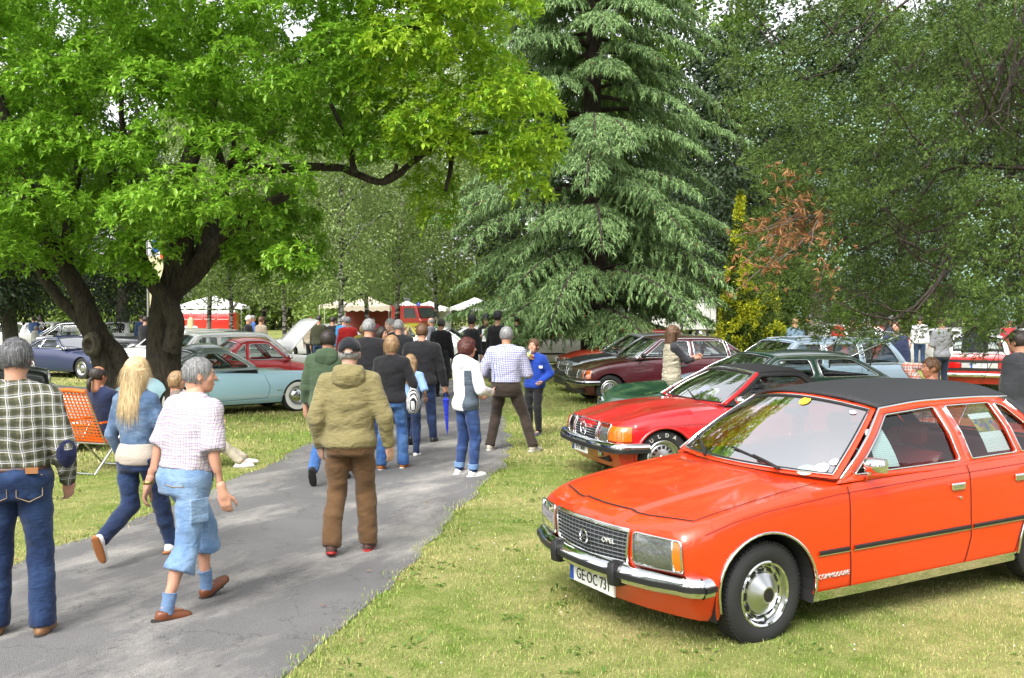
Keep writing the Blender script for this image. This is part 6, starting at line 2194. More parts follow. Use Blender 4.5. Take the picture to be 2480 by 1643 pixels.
def leaves(C, D, L, Wd, U=None, fold=.25, rng=None):
 """folded two-triangle leaves: base C, direction D, length L, width Wd"""
 n = len(C); D = unitv(D)
 U = np.tile([0, 0, 1.0], (n, 1)) if U is None else U
 S = unitv(np.cross(D, U)+1e-6); N = np.cross(S, D)
 L = np.broadcast_to(L, n)[:, None]; Wd = np.broadcast_to(Wd, n)[:, None]
 tip = C+D*L-N*L*.12
 md = C+D*L*.58
 l = md-S*Wd/2+N*Wd*fold; r = md+S*Wd/2+N*Wd*fold
 V = np.stack([C, l, tip, r], 1).reshape(-1, 3)
 k = np.arange(n)[:, None]*4
 T = np.concatenate([k+np.array([[0, 2, 1]]), k+np.array([[0, 3, 2]])], 0)
 return V, T

def slivers(C, D, L, Wd, U):
 """one narrow triangle per needle spray"""
 n = len(C); D = unitv(D); S = unitv(np.cross(D, U)+1e-6)*(np.broadcast_to(Wd, n)[:, None]*.5)
 V = np.stack([C-S, C+S, C+D*np.broadcast_to(L, n)[:, None]], 1).reshape(-1, 3)
 return V, np.arange(3*n).reshape(-1, 3)

def limb(mb, pts, r0, r1, n=10, wob=.0, seed=0, sub=5):
 P = np.array([tuple(p) for p in pts], float)
 s = np.r_[0, np.cumsum(np.linalg.norm(np.diff(P, axis=0), axis=1))]
 q = np.linspace(0, s[-1], (len(P)-1)*sub+1)
 X = np.stack([ip(np.stack([s, P[:, i]], 1), q) for i in range(3)], 1)
 if wob:
  for i in range(1, len(X)):
   X[i] += wob*np.array(noise.noise_vector(Vector((i*.35+seed*5, seed*2.3, .7))))
 rad = [r0+(r1-r0)*(k/q[-1])**.9 for k in q]
 rad = [r*(1+.10*noise.noise(Vector((i*.8, seed*3.1, 2)))) for i, r in enumerate(rad)]
 mb.tube(X, rad, n)
 return X

def poly_has(poly, x, y):
 return inpoly((x, y), poly)

# ---------------------------------------------------------------- the large broadleaf tree on the left
def build_magnolia():
 rng = np.random.default_rng(4)
 D0 = 18.5
 base = at(330, 1000, D0); base.z = 0
 root = empty('broadleaf_tree', (base.x, base.y, 0), 0, 'large spreading tree with bright green leaves and twisted forked trunks over the left lawn', 'tree')
 off = Vector((base.x, base.y, 0))
 q = lambda u, v, d=D0: at(u, v, d)-off
 bark = bark_mat('magnolia_bark', (.012, .009, .006), (.085, .066, .043), (7, 7, 1.8), 1.0)
 tr = MB(); g = lambda p: Vector((p.x, p.y, -.05))
 # left leaning trunk
 limb(tr, [g(q(290, 1000)), q(268, 930), q(248, 860), q(225, 790), q(195, 715), q(160, 655), q(110, 575)], .27, .14, 14, .02, 1)
 limb(tr, [q(240, 850), q(190, 770), q(140, 720), q(95, 650), q(60, 560)], .13, .07, 10, .03, 2)
 limb(tr, [g(q(345, 1000)), q(318, 930), q(285, 860), q(248, 815), q(228, 770)], .20, .13, 10, .02, 3)
 # main trunk and its forks
 limb(tr, [g(q(402, 1000)), q(400, 920), q(392, 850), q(396, 770), q(405, 700)], .31, .25, 16, .02, 4)
 limb(tr, [g(q(425, 1000)), q(420, 930), q(414, 850), q(412, 760), q(408, 690)], .18, .18, 12, .03, 5)
 limb(tr, [q(415, 850, 18.2), q(425, 790, 18.1), q(415, 755, 18.1), q(380, 700, 18.1), q(352, 650), q(330, 600), q(300, 500), q(270, 420)], .17, .10, 10, .02, 6)
 limb(tr, [q(408, 715), q(430, 655), q(440, 590), q(440, 470), q(470, 360), q(510, 250), q(530, 120)], .26, .08, 12, .03, 7)
 limb(tr, [q(412, 700), q(462, 665), q(505, 620), q(560, 560), q(640, 500), q(700, 470)], .24, .08, 12, .03, 8)
 limb(tr, [q(470, 660, 18.6), q(520, 540, 18.8), q(545, 430, 19), q(575, 395, 19), q(640, 345, 19), q(690, 280, 19.2), q(720, 180, 19.4)], .18, .07, 10, .03, 9)
 lh = limb(tr, [q(545, 430, 19), q(600, 412, 18.8), q(700, 408, 18.4), q(790, 405, 18), q(860, 420, 17.6), q(930, 440, 17.3), q(1010, 385, 17), q(1090, 325, 16.8)], .10, .045, 10, .04, 10)
 for k, (a, b_) in enumerate((((930, 440), (960, 400)), ((1010, 385), (1030, 320)), ((1090, 325), (1180, 320)), ((860, 420), (800, 250)), ((1090, 325), (1080, 460)))):
  limb(tr, [q(a[0], a[1], 17.3), q((a[0]+b_[0])/2+8, (a[1]+b_[1])/2, 17.2), q(b_[0], b_[1], 17)], .06, .03, 7, .03, 20+k)
 limb(tr, [q(545, 425, 19), q(510, 320, 18.7), q(470, 245, 18.5), q(400, 130, 18.3)], .09, .05, 8, .03, 11)
 limb(tr, [q(550, 420, 19), q(565, 350, 18.6), q(560, 300, 18.5)], .06, .03, 7, .03, 12)
 limb(tr, [q(340, 500), q(320, 420), q(300, 330), q(290, 200)], .08, .04, 8, .03, 13)
 limb(tr, [q(110, 575), q(60, 440), q(20, 300), q(-30, 150)], .16, .07, 9, .04, 14)
 limb(tr, [q(160, 655), q(170, 520), q(190, 380), q(180, 220)], .12, .06, 8, .04, 15)
 limb(tr, [q(720, 180, 19.4), q(850, 90, 18.5), q(1000, 70, 18), q(1060, 0, 18), q(1100, -60, 18)], .09, .05, 8, .04, 16)
 t_ob = tr.build('trunk', bark, root, smooth=60)
 # the knot hole on the leaning trunk
 kc = q(217, 835, 18.08)
 k = MB()
 k.lathe([(.005, .04), (.05, .03), (.075, -.02), (.10, -.06), (.15, -.05), (.19, .03), (.20, .12)], 18, M=Matrix.Translation(kc) @ Matrix.Diagonal((.8, 1, 1.15, 1)))
 k.build('knot', bark_mat('knot_bark', (.05, .04, .025), (.22, .19, .14)), root, smooth=60)
 # crown: mounds of leaf whorls inside the crown outline
 outline = [(-260, -260), (1330, -260), (1300, -60), (1230, 70), (1160, 110), (1250, 170), (1300, 230), (1335, 300), (1325, 370), (1335, 420), (1290, 500), (1240, 430), (1180, 390), (1100, 380), (1075, 450), (1085, 545), (1030, 550),
      (1000, 430), (930, 420), (860, 420), (790, 430), (775, 480), (770, 560), (795, 680), (740, 710), (660, 680), (570, 695), (520, 650), (450, 640), (420, 600), (345, 700), (270, 690), (220, 610), (150, 670), (60, 630), (-20, 680), (-260, 700)]
 cl = []
 tries = 0
 while len(cl) < 300 and tries < 60000:
  tries += 1
  u, v = rng.uniform(-240, 1335), rng.uniform(-230, 710)
  if not inpoly((u, v), outline): continue
  d = rng.uniform(15.3, 21.5)
  if u > 900: d = rng.uniform(15.5, 18.5)
  if 420 < u < 760 and 330 < v < 480 and rng.random() < .8: continue     # see-through zone over the fork
  if 780 < v: continue
  p = at(u, v, d); r = rng.uniform(.38, .72)
  e = r*F_PX/d*.75
  if not (inpoly((u+e, v), outline) or u > 1180) or not inpoly((u, v+e*.8), outline): continue
  if any((p-c[0]).length < .62*(r+c[1]) for c in cl): continue
  cl.append((p, r, u, v))
 for (u, v, d, r) in ((500, 610, 19.5, .6), (560, 625, 20, .6), (620, 600, 20, .65), (680, 625, 20, .6), (725, 600, 20, .55), (755, 655, 20, .45), (640, 540, 20.5, .6), (580, 545, 20.5, .6), (700, 535, 20.5, .6), (610, 655, 20.5, .5), (690, 670, 20.5, .45),
       (1040, 450, 17.5, .45), (1050, 500, 17.5, .40), (1058, 540, 17.5, .32), (1250, 430, 16.5, .45), (1285, 475, 16.5, .35), (1210, 395, 16.5, .45), (40, 640, 17, .5), (95, 620, 18, .5), (150, 645, 19.5, .45), (20, 560, 17, .55), (285, 650, 17.3, .45), (322, 668, 17.3, .35), (250, 590, 17.3, .5), (110, 560, 18.5, .5), (480, 520, 17, .5), (420, 560, 17, .4), (690, 345, 17.2, .42), (780, 350, 17, .40), (860, 375, 17, .38), (930, 385, 16.8, .36), (990, 350, 16.6, .40), (1050, 330, 16.5, .42), (900, 330, 17, .4)):
  cl.append((at(u, v, d), r, u, v))
 C = []; DD = []; LL = []; col = []; near = []
 for (p, r, u, v) in cl:
  k = int(135*(r/.6)**2)
  dr = rng.normal(size=(k, 3)); dr[:, 2] = np.abs(dr[:, 2])*1.0-.35; dr = unitv(dr)
  pos = np.array(p)+dr*(r*rng.uniform(.72, 1.05, k))[:, None]*np.array([1.1, 1.1, .85])
  for w in range(k):
   m = 7; tw_ = rng.uniform(.6, 1.5)
   a0 = rng.uniform(0, 2*PI); ax = unit(dr[w]*.8+np.array([0, -.25, .7])+rng.normal(0, .25, 3))
   e1 = unit(np.cross(ax, [.3, .5, .1])); e2 = np.cross(ax, e1)
   tilt = rng.uniform(.15, .75)
   sz = rng.uniform(.55, 1.1)
   for i in range(m):
    a = a0+2*PI*i/m+rng.normal(0, .35)
    C.append(pos[w]); DD.append(e1*math.cos(a)*rng.uniform(.4, 1.2)+e2*math.sin(a)*rng.uniform(.4, 1.2)+ax*tilt*rng.uniform(-.4, 1.9)+rng.normal(0, .15, 3)); LL.append(.145*sz*rng.uniform(.55, 1.2))
   col += [1 if (u > 930 and rng.random() < .75) else 0]*m  # right side of the crown mostly takes the paler leaf colour
 C = np.array(C)-np.array(off); DD = np.array(DD); LL = np.array(LL); col = np.array(col)
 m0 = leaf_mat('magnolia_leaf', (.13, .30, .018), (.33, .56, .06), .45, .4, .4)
 m1 = leaf_mat('magnolia_sunlit_leaf', (.27, .46, .02), (.45, .62, .06), .45, .4, .4)  # sunlight on the right-hand leaves, put into their colour
 V, T = leaves(C, DD, LL, LL*.40, rng=rng)
 # the 300 nearest whorls stay single parts, the mass of the crown is one
 wh = np.arange(len(C))//7
 dist = np.array([C[i*7][1] for i in range(wh[-1]+1)])
 sel = np.argsort(dist)[:300]; keep = np.ones(wh[-1]+1, bool); keep[sel] = False
 n = len(C); kf = np.concatenate([keep[wh], keep[wh]])
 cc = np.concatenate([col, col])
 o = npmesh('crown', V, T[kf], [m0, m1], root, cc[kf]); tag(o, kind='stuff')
 for i in sel:
  vi = slice(i*28, i*28+28); vv = V[vi]; o_ = vv[0].copy()
  TT = np.concatenate([np.array([[4*j, 4*j+2, 4*j+1], [4*j, 4*j+3, 4*j+2]]) for j in range(7)])
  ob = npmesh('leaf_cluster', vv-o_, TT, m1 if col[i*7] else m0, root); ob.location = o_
 return root

# ---------------------------------------------------------------- the cedar in the middle
def build_cedar():
 rng = np.random.default_rng(8)
 b = at(1436, 850, 30); x0, y0 = b.x, 30.0
 root = empty('cedar_tree', (x0, y0, 0), 0, 'tall blue green cedar with drooping layered boughs behind the parked cars', 'tree')
 bark = bark_mat('cedar_bark', (.018, .013, .010), (.075, .055, .043))
 mb = MB(); limb(mb, [(0, 0, -.1), (.05, 0, 3), (-.05, 0, 7), (.05, 0, 12), (0, 0, 18)], .42, .10, 14, .03, 3)
 mb.build('trunk', bark, root, smooth=60)
 br = MB(); SC = []; SD = []; SL = []; SW = []
 z = 1.55; k = 0
 while z < 16.5:
  nb = 6 if z < 12 else 5
  for j in range(nb):
   az = k*2.4+rng.normal(0, .25); k += 1
   L = (5.5-.15*z)*rng.uniform(.70, 1.10)
   if z < 2.2: L *= rng.uniform(.75, .95)
   rise = rng.uniform(.05, .22); droop = rng.uniform(.20, .36)
   zz = z+rng.uniform(-.2, .2)
   d = np.array([math.cos(az), math.sin(az), 0]); s_ = np.array([-d[1], d[0], 0])
   curve = lambda t: d*L*t+np.array([0, 0, zz+L*(rise*t-(rise+droop)*t**2.2)])
   pts = [curve(t)+np.array([0, 0, 0]) for t in np.linspace(0, 1, 7)]
   pts = [np.array([p[0], p[1], max(.25, p[2])]) for p in pts]
   br.tube(pts, [.07*(1-.85*i/6)*(L/4) for i in range(7)], 5)
   for t in np.arange(.20, 1.0, .028):
    p = curve(t); p[2] = max(.3, p[2])
    for sg in (1, -1):
     if rng.random() < .12: continue
     bl = (1.30*(1-t)**.75+.24)*rng.uniform(.55, 1.1)*(.6+.4*L/4)
     dirb = unit(d*rng.uniform(.35, .8)+s_*sg*rng.uniform(.6, 1.0))
     m = max(4, int(bl/.06))
     u = (np.arange(m)+rng.uniform(0, 1))/m
     q = p+dirb*(bl*u)[:, None]; q[:, 2] += -.60*bl*u**2+.06*u
     rep = 3
     for _ in range(rep):
      qq = q+rng.normal(0, .02, q.shape)
      dn = dirb*.5+rng.normal(0, .35, q.shape); dn[:, 2] -= rng.uniform(.3, 1.7, m)
      SC.append(qq); SD.append(dn); SL.append(rng.uniform(.10, .24, m)); SW.append(rng.uniform(.024, .042, m))
  z += .52+.01*z
 br.build('branches', bark, root, smooth=60)
 C = np.concatenate(SC); Dd = np.concatenate(SD); L = np.concatenate(SL); W = np.concatenate(SW)
 C[:, 2] = np.maximum(C[:, 2], .22)
 U = rng.normal(0, .5, C.shape); U[:, 2] += 1
 V, T = slivers(C, Dd, L, W*1.15, U)
 o = npmesh('foliage', V, T, leaf_mat('cedar_needle', (.06, .125, .038), (.26, .39, .145), .18, .6, .3), root); tag(o, kind='stuff')
 n = 900; i = rng.integers(0, len(C), n)                       # brown old cones and dead tips
 V, T = leaves(C[i]+[0, 0, .02], Dd[i]+rng.normal(0, .3, (n, 3)), .10, .045, U[i])
 tag(npmesh('dead_tips', V, T, leaf_mat('cedar_brown', (.14, .06, .025), (.24, .12, .06), .1, .8, .1), root), kind='stuff')
 p = Vector((-.46, -.30, 4.05))
 MB().box(p+Vector((.2, -.15, 0)), (.14, .02, .10)).build('tree_tag', WHITE, root, smooth=0)
 return root

# ---------------------------------------------------------------- the juniper that hangs in from the right
def build_juniper():
 rng = np.random.default_rng(21)
 bx, by = 7.9, 13.2
 root = empty('juniper_tree', (bx, by, 0), 0, 'dark feathery juniper with blue berries hanging over the right hand cars', 'tree')
 off = np.array([bx, by, 0])
 bark = bark_mat('juniper_bark', (.025, .018, .014), (.10, .075, .06))
 tr = MB()
 limb(tr, [(0, 0, -.1), (-.1, .1, 1.5), (.05, 0, 3.5), (-.1, 0, 6.5), (0, 0, 10)], .30, .10, 12, .05, 2)
 outline = [(1800, -120), (2560, -120), (2560, 830), (2440, 800), (2380, 860), (2320, 800), (2250, 790), (2200, 850), (2120, 830), (2040, 800), (1960, 800), (1900, 780), (1860, 720), (1850, 640), (1835, 560), (1870, 470), (1840, 380), (1790, 250), (1770, 120)]
 gaps = [(1890, 90, 55), (1990, 170, 45), (2110, 150, 30), (1930, 40, 35)]
 SC = []; SD = []; BC = []; cl = []
 # the main drooping limbs
 ends = []
 for n in range(46):
  for _ in range(200):
   u, v = rng.uniform(1790, 2540), rng.uniform(-90, 820)
   if inpoly((u, v), outline): break
  d = rng.uniform(10.6, 15.2)
  e = np.array(at(u, v, d))-off
  ends.append((u, v, d, e))
  z0 = min(9.0, max(1.6, e[2]+rng.uniform(-.2, 1.6)))
  midp = np.array([e[0]*.5+rng.normal(0, .2), e[1]*.5+rng.normal(0, .2), max(z0, e[2])+rng.uniform(.1, .5)])
  X = limb(tr, [(0, 0, z0), midp, e*.85+np.array([0, 0, .12]), e], .035, .008, 6, .06, n+30, sub=4)
  for x in X[4:]:
   for _ in range(2):
    tw = rng.normal(0, .5, 3); tw[2] -= .35
    tr.tube([x, x+tw*.25+rng.normal(0, .03, 3), x+tw*.5], [.007, .005, .002], 4)
 t_ob = tr.build('trunk', bark, root, smooth=60)
 N = 0
 tufts = []
 while len(tufts) < 330:                  # boughs end in rounded tufts with dark gaps between them
  u, v = rng.uniform(1780, 2560), rng.uniform(-120, 850)
  if not inpoly((u, v), outline): continue
  if any((u-g[0])**2+(v-g[1])**2 < g[2]**2 for g in gaps): continue
  d = rng.uniform(10.6, 15.4)
  tufts.append((u, v, d, rng.uniform(.16, .34), rng.random() < .34))
 while N < 3500:
  u, v, d, tr_, has = tufts[N % len(tufts)]
  a_ = rng.normal(0, 1, 2)*tr_*.62*F_PX/d; u, v = u+a_[0], v+a_[1]*.75
  if not inpoly((u, v), outline): N += 1; continue
  d = d+rng.normal(0, tr_*.5)
  if 2060 < u < 2320 and 480 < v < 790: d = d+2.6      # the shaded inside of the tree
  N += 1
  p = np.array(at(u, v, d))-off
  dirn = unit(np.array([p[0], p[1], 0])*.5+np.array([0, 0, -.9])+rng.normal(0, .35, 3))
  k = 18                       # sprays of one hanging twig
  t = np.linspace(0, 1, k)
  L = rng.uniform(.18, .42)
  q = p+dirn*(t*L)[:, None]+rng.normal(0, .03, (k, 3))
  SC.append(q); SD.append(dirn+rng.normal(0, .75, (k, 3)))
  if has and rng.random() < .45: BC.append(p+rng.normal(0, .045, (8, 3)))
 C = np.concatenate(SC); D = np.concatenate(SD)
 # every spray: five thin scale-leaf strands
 n = len(C); rep = 6
 CC = np.repeat(C, rep, 0); DD = np.repeat(unitv(D), rep, 0)+rng.normal(0, .38, (n*rep, 3))
 V, T = slivers(CC, DD, rng.uniform(.032, .075, n*rep), rng.uniform(.0075, .012, n*rep), rng.normal(0, 1, (n*rep, 3)))
 o = npmesh('foliage', V, T, leaf_mat('juniper_leaf', (.02, .052, .007), (.17, .265, .055), .15, .6, .3), root); tag(o, kind='stuff')
 B = np.concatenate(BC); nb = len(B)
 oct_ = np.array([(1, 0, 0), (0, 1, 0), (-1, 0, 0), (0, -1, 0), (0, 0, 1), (0, 0, -1)])*.014
 V = (B[:, None]+oct_[None]).reshape(-1, 3); k = np.arange(nb)[:, None]*6
 T = np.concatenate([k+np.array([f]) for f in ((0, 1, 4), (1, 2, 4), (2, 3, 4), (3, 0, 4), (1, 0, 5), (2, 1, 5), (3, 2, 5), (0, 3, 5))])
 tag(npmesh('berries', V, T, mat('juniper_berry', (.24, .36, .31), rough=.6), root, smooth=180), kind='stuff')
 # the dead brown branch
 db = MB(); DC = []; Dd = []
 tips = [(1770, 575), (1800, 640), (1900, 530), (1830, 560), (1780, 705), (1880, 640), (1960, 600), (1840, 670), (1880, 440), (1985, 690), (1910, 480)]
 start = np.array(at(2010, 520, 11.6))-off
 for (u, v) in tips:
  e = np.array(at(u, v, rng.uniform(10.3, 10.9)))-off
  X = limb(db, [start, (start+e)/2+np.array([0, 0, .10])+rng.normal(0, .05, 3), e], .012, .004, 5, .04, u, sub=5)
  for x in X[3:]:
   for _ in range(3):
    DC.append(x+rng.normal(0, .10, 3)); Dd.append(rng.normal(0, .6, 3)+np.array([-.3, 0, -.4]))
 ob = db.build('dead_branch', bark_mat('dead_bark', (.10, .07, .055), (.26, .20, .17)), root, smooth=60)
 DC = np.array(DC); Dd = np.array(Dd); rep = 6
 CC = np.repeat(DC, rep, 0); DD = np.repeat(unitv(Dd), rep, 0)+rng.normal(0, .4, (len(DC)*rep, 3))
 V, T = leaves(CC, DD, rng.uniform(.05, .11, len(CC)), .013, rng.normal(0, 1, CC.shape), .2)
 tag(npmesh('brown_foliage', V, T, leaf_mat('dead_leaf', (.26, .11, .045), (.46, .26, .13), .2, .8, .1), ob), kind='stuff')
 return root

def build_golden_yew():
 rng = np.random.default_rng(31)
 p = at(1812, 830, 27); root = empty('golden_yew', (p.x, 27, 0), 0, 'narrow yellow green columnar yew behind the light blue estate car', 'tree')
 bark = bark_mat('cedar_bark', (.018, .013, .010), (.075, .055, .043))
 limb(mb := MB(), [(0, 0, -.05), (0, 0, 2), (-.2, 0, 4.6)], .16, .03, 8); mb.build('trunk', bark, root, smooth=60)
 C = []; D = []
 for (sx, sy, top, r) in ((-.30, 0, 5.15, .30), (.05, -.1, 4.2, .34), (.28, .05, 4.7, .30), (-.45, .1, 3.9, .30), (.62, 0, 3.5, .32), (-.62, -.05, 2.9, .28), (.3, -.3, 3.2, .36), (-.2, -.3, 3.4, .36), (.85, .1, 2.4, .30), (.1, .35, 4.2, .4), (.55, -.25, 2.2, .4), (-.4, -.28, 2.0, .4)):
  k = int(620*top*r)
  h = rng.uniform(.1, 1, k)**.85; a = rng.uniform(0, 2*PI, k)
  rad = r*1.15*(1-h**2.6*.88)*rng.uniform(.75, 1.05, k)*(1+.18*np.sin(a*5+h*9))
  base = np.stack([sx*(.75+.25*(1-h))+rad*np.cos(a), sy+rad*np.sin(a), h*top], 1)
  rep = 6
  C.append(np.repeat(base, rep, 0)+rng.normal(0, .02, (k*rep, 3)))
  dd = np.stack([np.cos(a)*.7, np.sin(a)*.7, np.full(k, .8)], 1)
  D.append(np.repeat(dd, rep, 0)+rng.normal(0, .5, (k*rep, 3)))
 C = np.concatenate(C); D = np.concatenate(D)
 patch_noise = np.array([noise.noise(Vector(c*3.2)) for c in C])
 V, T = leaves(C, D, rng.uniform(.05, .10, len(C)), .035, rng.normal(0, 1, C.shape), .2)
 mi = np.tile((patch_noise < -.02).astype(int), 2)  # darker leaves in noise patches all over the column
 tag(npmesh('foliage', V, T, [leaf_mat('golden_yew_leaf', (.20, .26, .012), (.62, .62, .04), .25, .6, .3), leaf_mat('golden_yew_dark_leaf', (.025, .05, .008), (.10, .14, .015), .15, .6, .3)], root, mi), kind='stuff')

def crown_mesh(name, rng, clumps, per, leaf, asp, m, droop=.0, parent=None, up=.3):
 C = []; D = []
 for (c, r) in clumps:
  k = int(per*r*r)
  dr = unitv(rng.normal(size=(k, 3)))
  C.append(np.array(c)+dr*(r*rng.uniform(.45, 1.05, k))[:, None]*np.array([1, 1, .8]))
  d = dr+rng.normal(0, .6, (k, 3)); d[:, 2] += up-droop
  D.append(d)
 C = np.concatenate(C); D = np.concatenate(D)
 L = leaf*rng.uniform(.6, 1.3, len(C))
 U = rng.normal(0, .6, C.shape); U[:, 2] += 1
 V, T = leaves(C, D, L, L*asp, U, .2)
 o = npmesh(name, V, T, m, parent); tag(o, kind='stuff')
 return o

def make_tree(name, label, loc, H, spread, z0, rng, m, bark, leaf=.28, per=260, ncl=46, tr=.28, asp=.6, cr=(1.0, 1.9), droop=0, group=None, cat='tree', top=1.0):
 root = empty(name, loc, rng.uniform(0, 6), label, cat, group)
 mb = MB(); cl = []
 limb(mb, [(0, 0, -.1), (rng.normal(0, .15), rng.normal(0, .15), H*.35), (rng.normal(0, .3), rng.normal(0, .3), H*.65), (rng.normal(0, .3), rng.normal(0, .3), H*.93)], tr, tr*.2, 10, .05, rng.integers(99))
 for i in range(ncl):
  h = z0+(H-z0)*((i+.5)/ncl)
  f = (h-z0)/(H-z0)
  w = spread*math.sqrt(max(.03, math.sin(PI*min(1, .12+f*.86*top))))*rng.uniform(.35, 1.0)
  a = i*2.4+rng.normal(0, .4); r = rng.uniform(*cr)
  c = (w*math.cos(a), w*math.sin(a), h)
  cl.append((c, r))
  if i % 2 == 0:
   limb(mb, [(0, 0, max(z0*.5, h-w*.7)), (c[0]*.5, c[1]*.5, h-w*.25), c], tr*.28, .02, 5, .05, i, sub=3)
 mb.build('trunk', bark, root, smooth=60)
 crown_mesh('crown', rng, cl, per, leaf, asp, m, droop, root)
 return root

def place_copy(src, loc, rz, s, label, group=None):
 c = copy_tree(src); c.location = loc; c.rotation_euler = (0, 0, rz); c.scale = (s, s, s*1.0)
 c['label'] = label
 if group: c['group'] = group
 return c

def build_background_trees():
 rng = np.random.default_rng(77)
 G1 = leaf_mat('broadleaf_a', (.07, .135, .02), (.19, .31, .055), .38)
 G2 = leaf_mat('broadleaf_b', (.11, .18, .035), (.28, .40, .09), .38)
 DK = leaf_mat('dark_conifer', (.014, .03, .012), (.045, .075, .03), .1)
 BI = leaf_mat('birch_leaf', (.13, .20, .05), (.32, .43, .14), .42)
 bark = bark_mat('grey_bark', (.05, .042, .035), (.17, .15, .125))
 white = birch_bark()
 X = lambda u, d: (u-1240)/F_PX*d
 FB = 1.38            # the wood closes the park about 90 m away
 grp = 'trees along the back of the park'
 a = make_tree('broadleaf_tree', 'broad green tree at the back of the park, behind the cedar top', (X(1700, 62*FB), 62*FB, 0), 25*FB, 6.5*FB, 3.0, rng, G1, bark, leaf=.50, per=95, ncl=74, cr=(1.3, 2.4), group=grp)
 b = make_tree('broadleaf_tree', 'light green tree at the back of the park, above the open sided tents', (X(1090, 66*FB), 66*FB, 0), 23*FB, 6.0*FB, 2.0, rng, G2, bark, leaf=.48, per=95, ncl=70, cr=(1.3, 2.4), group=grp)
 for (src, u, d, s, lab) in ((a, 1330, 70, 1.05, 'broad green tree seen left of the cedar trunk at the back'), (b, 2080, 72, 1.0, 'light green tree at the back, behind the juniper'), (a, 2480, 66, 1.0, 'broad green tree at the back right edge'),
        (b, 620, 72, .9, 'light green tree at the back, beyond the red van'), (a, 330, 68, 1.0, 'broad green tree at the back, left of the forked trunks'), (b, 20, 66, 1.0, 'light green tree at the back left edge'),
        (a, 850, 78, .9, 'broad green tree farthest back, between the birches'), (b, -330, 70, 1.0, 'light green tree beyond the left edge of the view'), (a, 2860, 70, 1.0, 'broad green tree beyond the right edge of the view'), (a, -700, 66, 1.0, 'broad green tree far out on the left'), (b, 1560, 80, .95, 'light green tree farthest back, right of the cedar trunk'), (b, 2290, 84, .9, 'light green tree farthest back on the right')):
  place_copy(src, (X(u, d*FB), d*FB, 0), rng.uniform(0, 6), s, lab, grp)
 # the park goes on behind the photographer
 for (src, x, y, s, lab) in ((a, -14, -48, .95, 'broad tree behind the viewpoint on the left'), (b, -3, -56, 1.0, 'light green tree behind the viewpoint'), (a, 12, -50, .9, 'broad tree behind the viewpoint on the right'), (b, 28, -44, .95, 'light green tree behind the viewpoint, far right'), (b, -36, -36, 1.0, 'light green tree behind the viewpoint, far left'), (a, 48, -12, 1.0, 'broad tree out to the right of the viewpoint'), (a, -50, -4, 1.0, 'broad tree out to the left of the viewpoint')):
  place_copy(src, (x, y, 0), rng.uniform(0, 6), s, lab, 'trees behind the viewpoint')
 # birches behind the path
 bi = make_tree('birch_tree', 'birch with black and white bark beside the beige tent', (X(822, 37), 37, 0), 11.5, 2.6, 2.6, rng, BI, white, leaf=.12, per=520, ncl=56, tr=.12, cr=(.6, 1.15), droop=.7, group='birches behind the path')
 for (u, d, s, lab) in ((960, 44, 1.1, 'slender birch right of the beige tent'), (1060, 50, 1.15, 'birch behind the white tents'), (690, 46, 1.0, 'birch behind the open white bonnet'), (560, 47, 1.0, 'slender birch standing before the red van'), (640, 52, 1.15, 'birch far behind the red van'), (505, 55, 1.2, 'birch over the white party tent'), (890, 56, 1.2, 'birch far behind the beige tent')):
  place_copy(bi, (X(u, d), d, 0), rng.uniform(0, 6), s, lab, 'birches behind the path')
 # dark yews on the left
 y = make_tree('yew_tree', 'very dark yew at the left edge behind the parked cars', (X(30, 40), 40, 0), 9, 2.6, 2.3, rng, DK, bark, leaf=.16, per=420, ncl=44, tr=.35, cr=(.8, 1.3), droop=.9, group='dark yews')
 for (u, d, s, lab) in ((300, 46, 1.0, 'dark drooping yew between the forked trunks'), (-160, 36, 1.1, 'dark yew beyond the left edge of the view'), (1560, 41, .9, 'dark yew right of the cedar trunk'), (1330, 46, 1.1, 'dark yew left of the cedar trunk'), (2130, 46, 1.2, 'dark yew behind the juniper'), (1985, 58, 2.0, 'tall dark conifer behind the left side of the juniper'), (2300, 60, 2.1, 'tall dark conifer behind the right side of the juniper'), (1790, 70, 2.2, 'tall dark conifer between cedar and juniper'), (2420, 50, 1.2, 'dark yew behind the red and white saloon')):
  place_copy(y, (X(u, d), d, 0), rng.uniform(0, 6), s, lab, 'dark yews')
 # shrubs filling the far edge of the park
 sb = empty('shrub', (X(1000, 90), 90, 0), 0, 'green shrub behind the white tents', 'shrub', 'shrubs along the park edge')
 crown_mesh('crown', rng, [((rng.uniform(-3.5, 3.5), rng.uniform(-1.5, 1.5), rng.uniform(.6, 2.6)), rng.uniform(.8, 1.4)) for _ in range(26)], 160, .26, .6, G2, 0, sb)
 limb(mb := MB(), [(0, 0, -.1), (.2, 0, 1.2), (.1, 0, 2.2)], .12, .03, 6); mb.build('stem', bark, sb)
 names = ['at the far left edge', 'behind the black vintage saloon', 'behind the red van', 'behind the beige tent', 'left of the cedar', 'right of the cedar', 'behind the golden yew', 'behind the juniper', 'behind the red and white saloon', 'at the far right edge', 'beyond the left edge', 'between the far birches']
 for u, d, nm in zip((-60, 230, 520, 800, 1250, 1500, 1760, 2000, 2250, 2500, -420, 660), (58, 62, 66, 62, 64, 62, 60, 62, 58, 60, 60, 70), names):
  place_copy(sb, (X(u, d*1.45), d*1.45, 0), rng.uniform(0, 6), rng.uniform(1.3, 1.9), 'green shrub ' + nm, 'shrubs along the park edge')

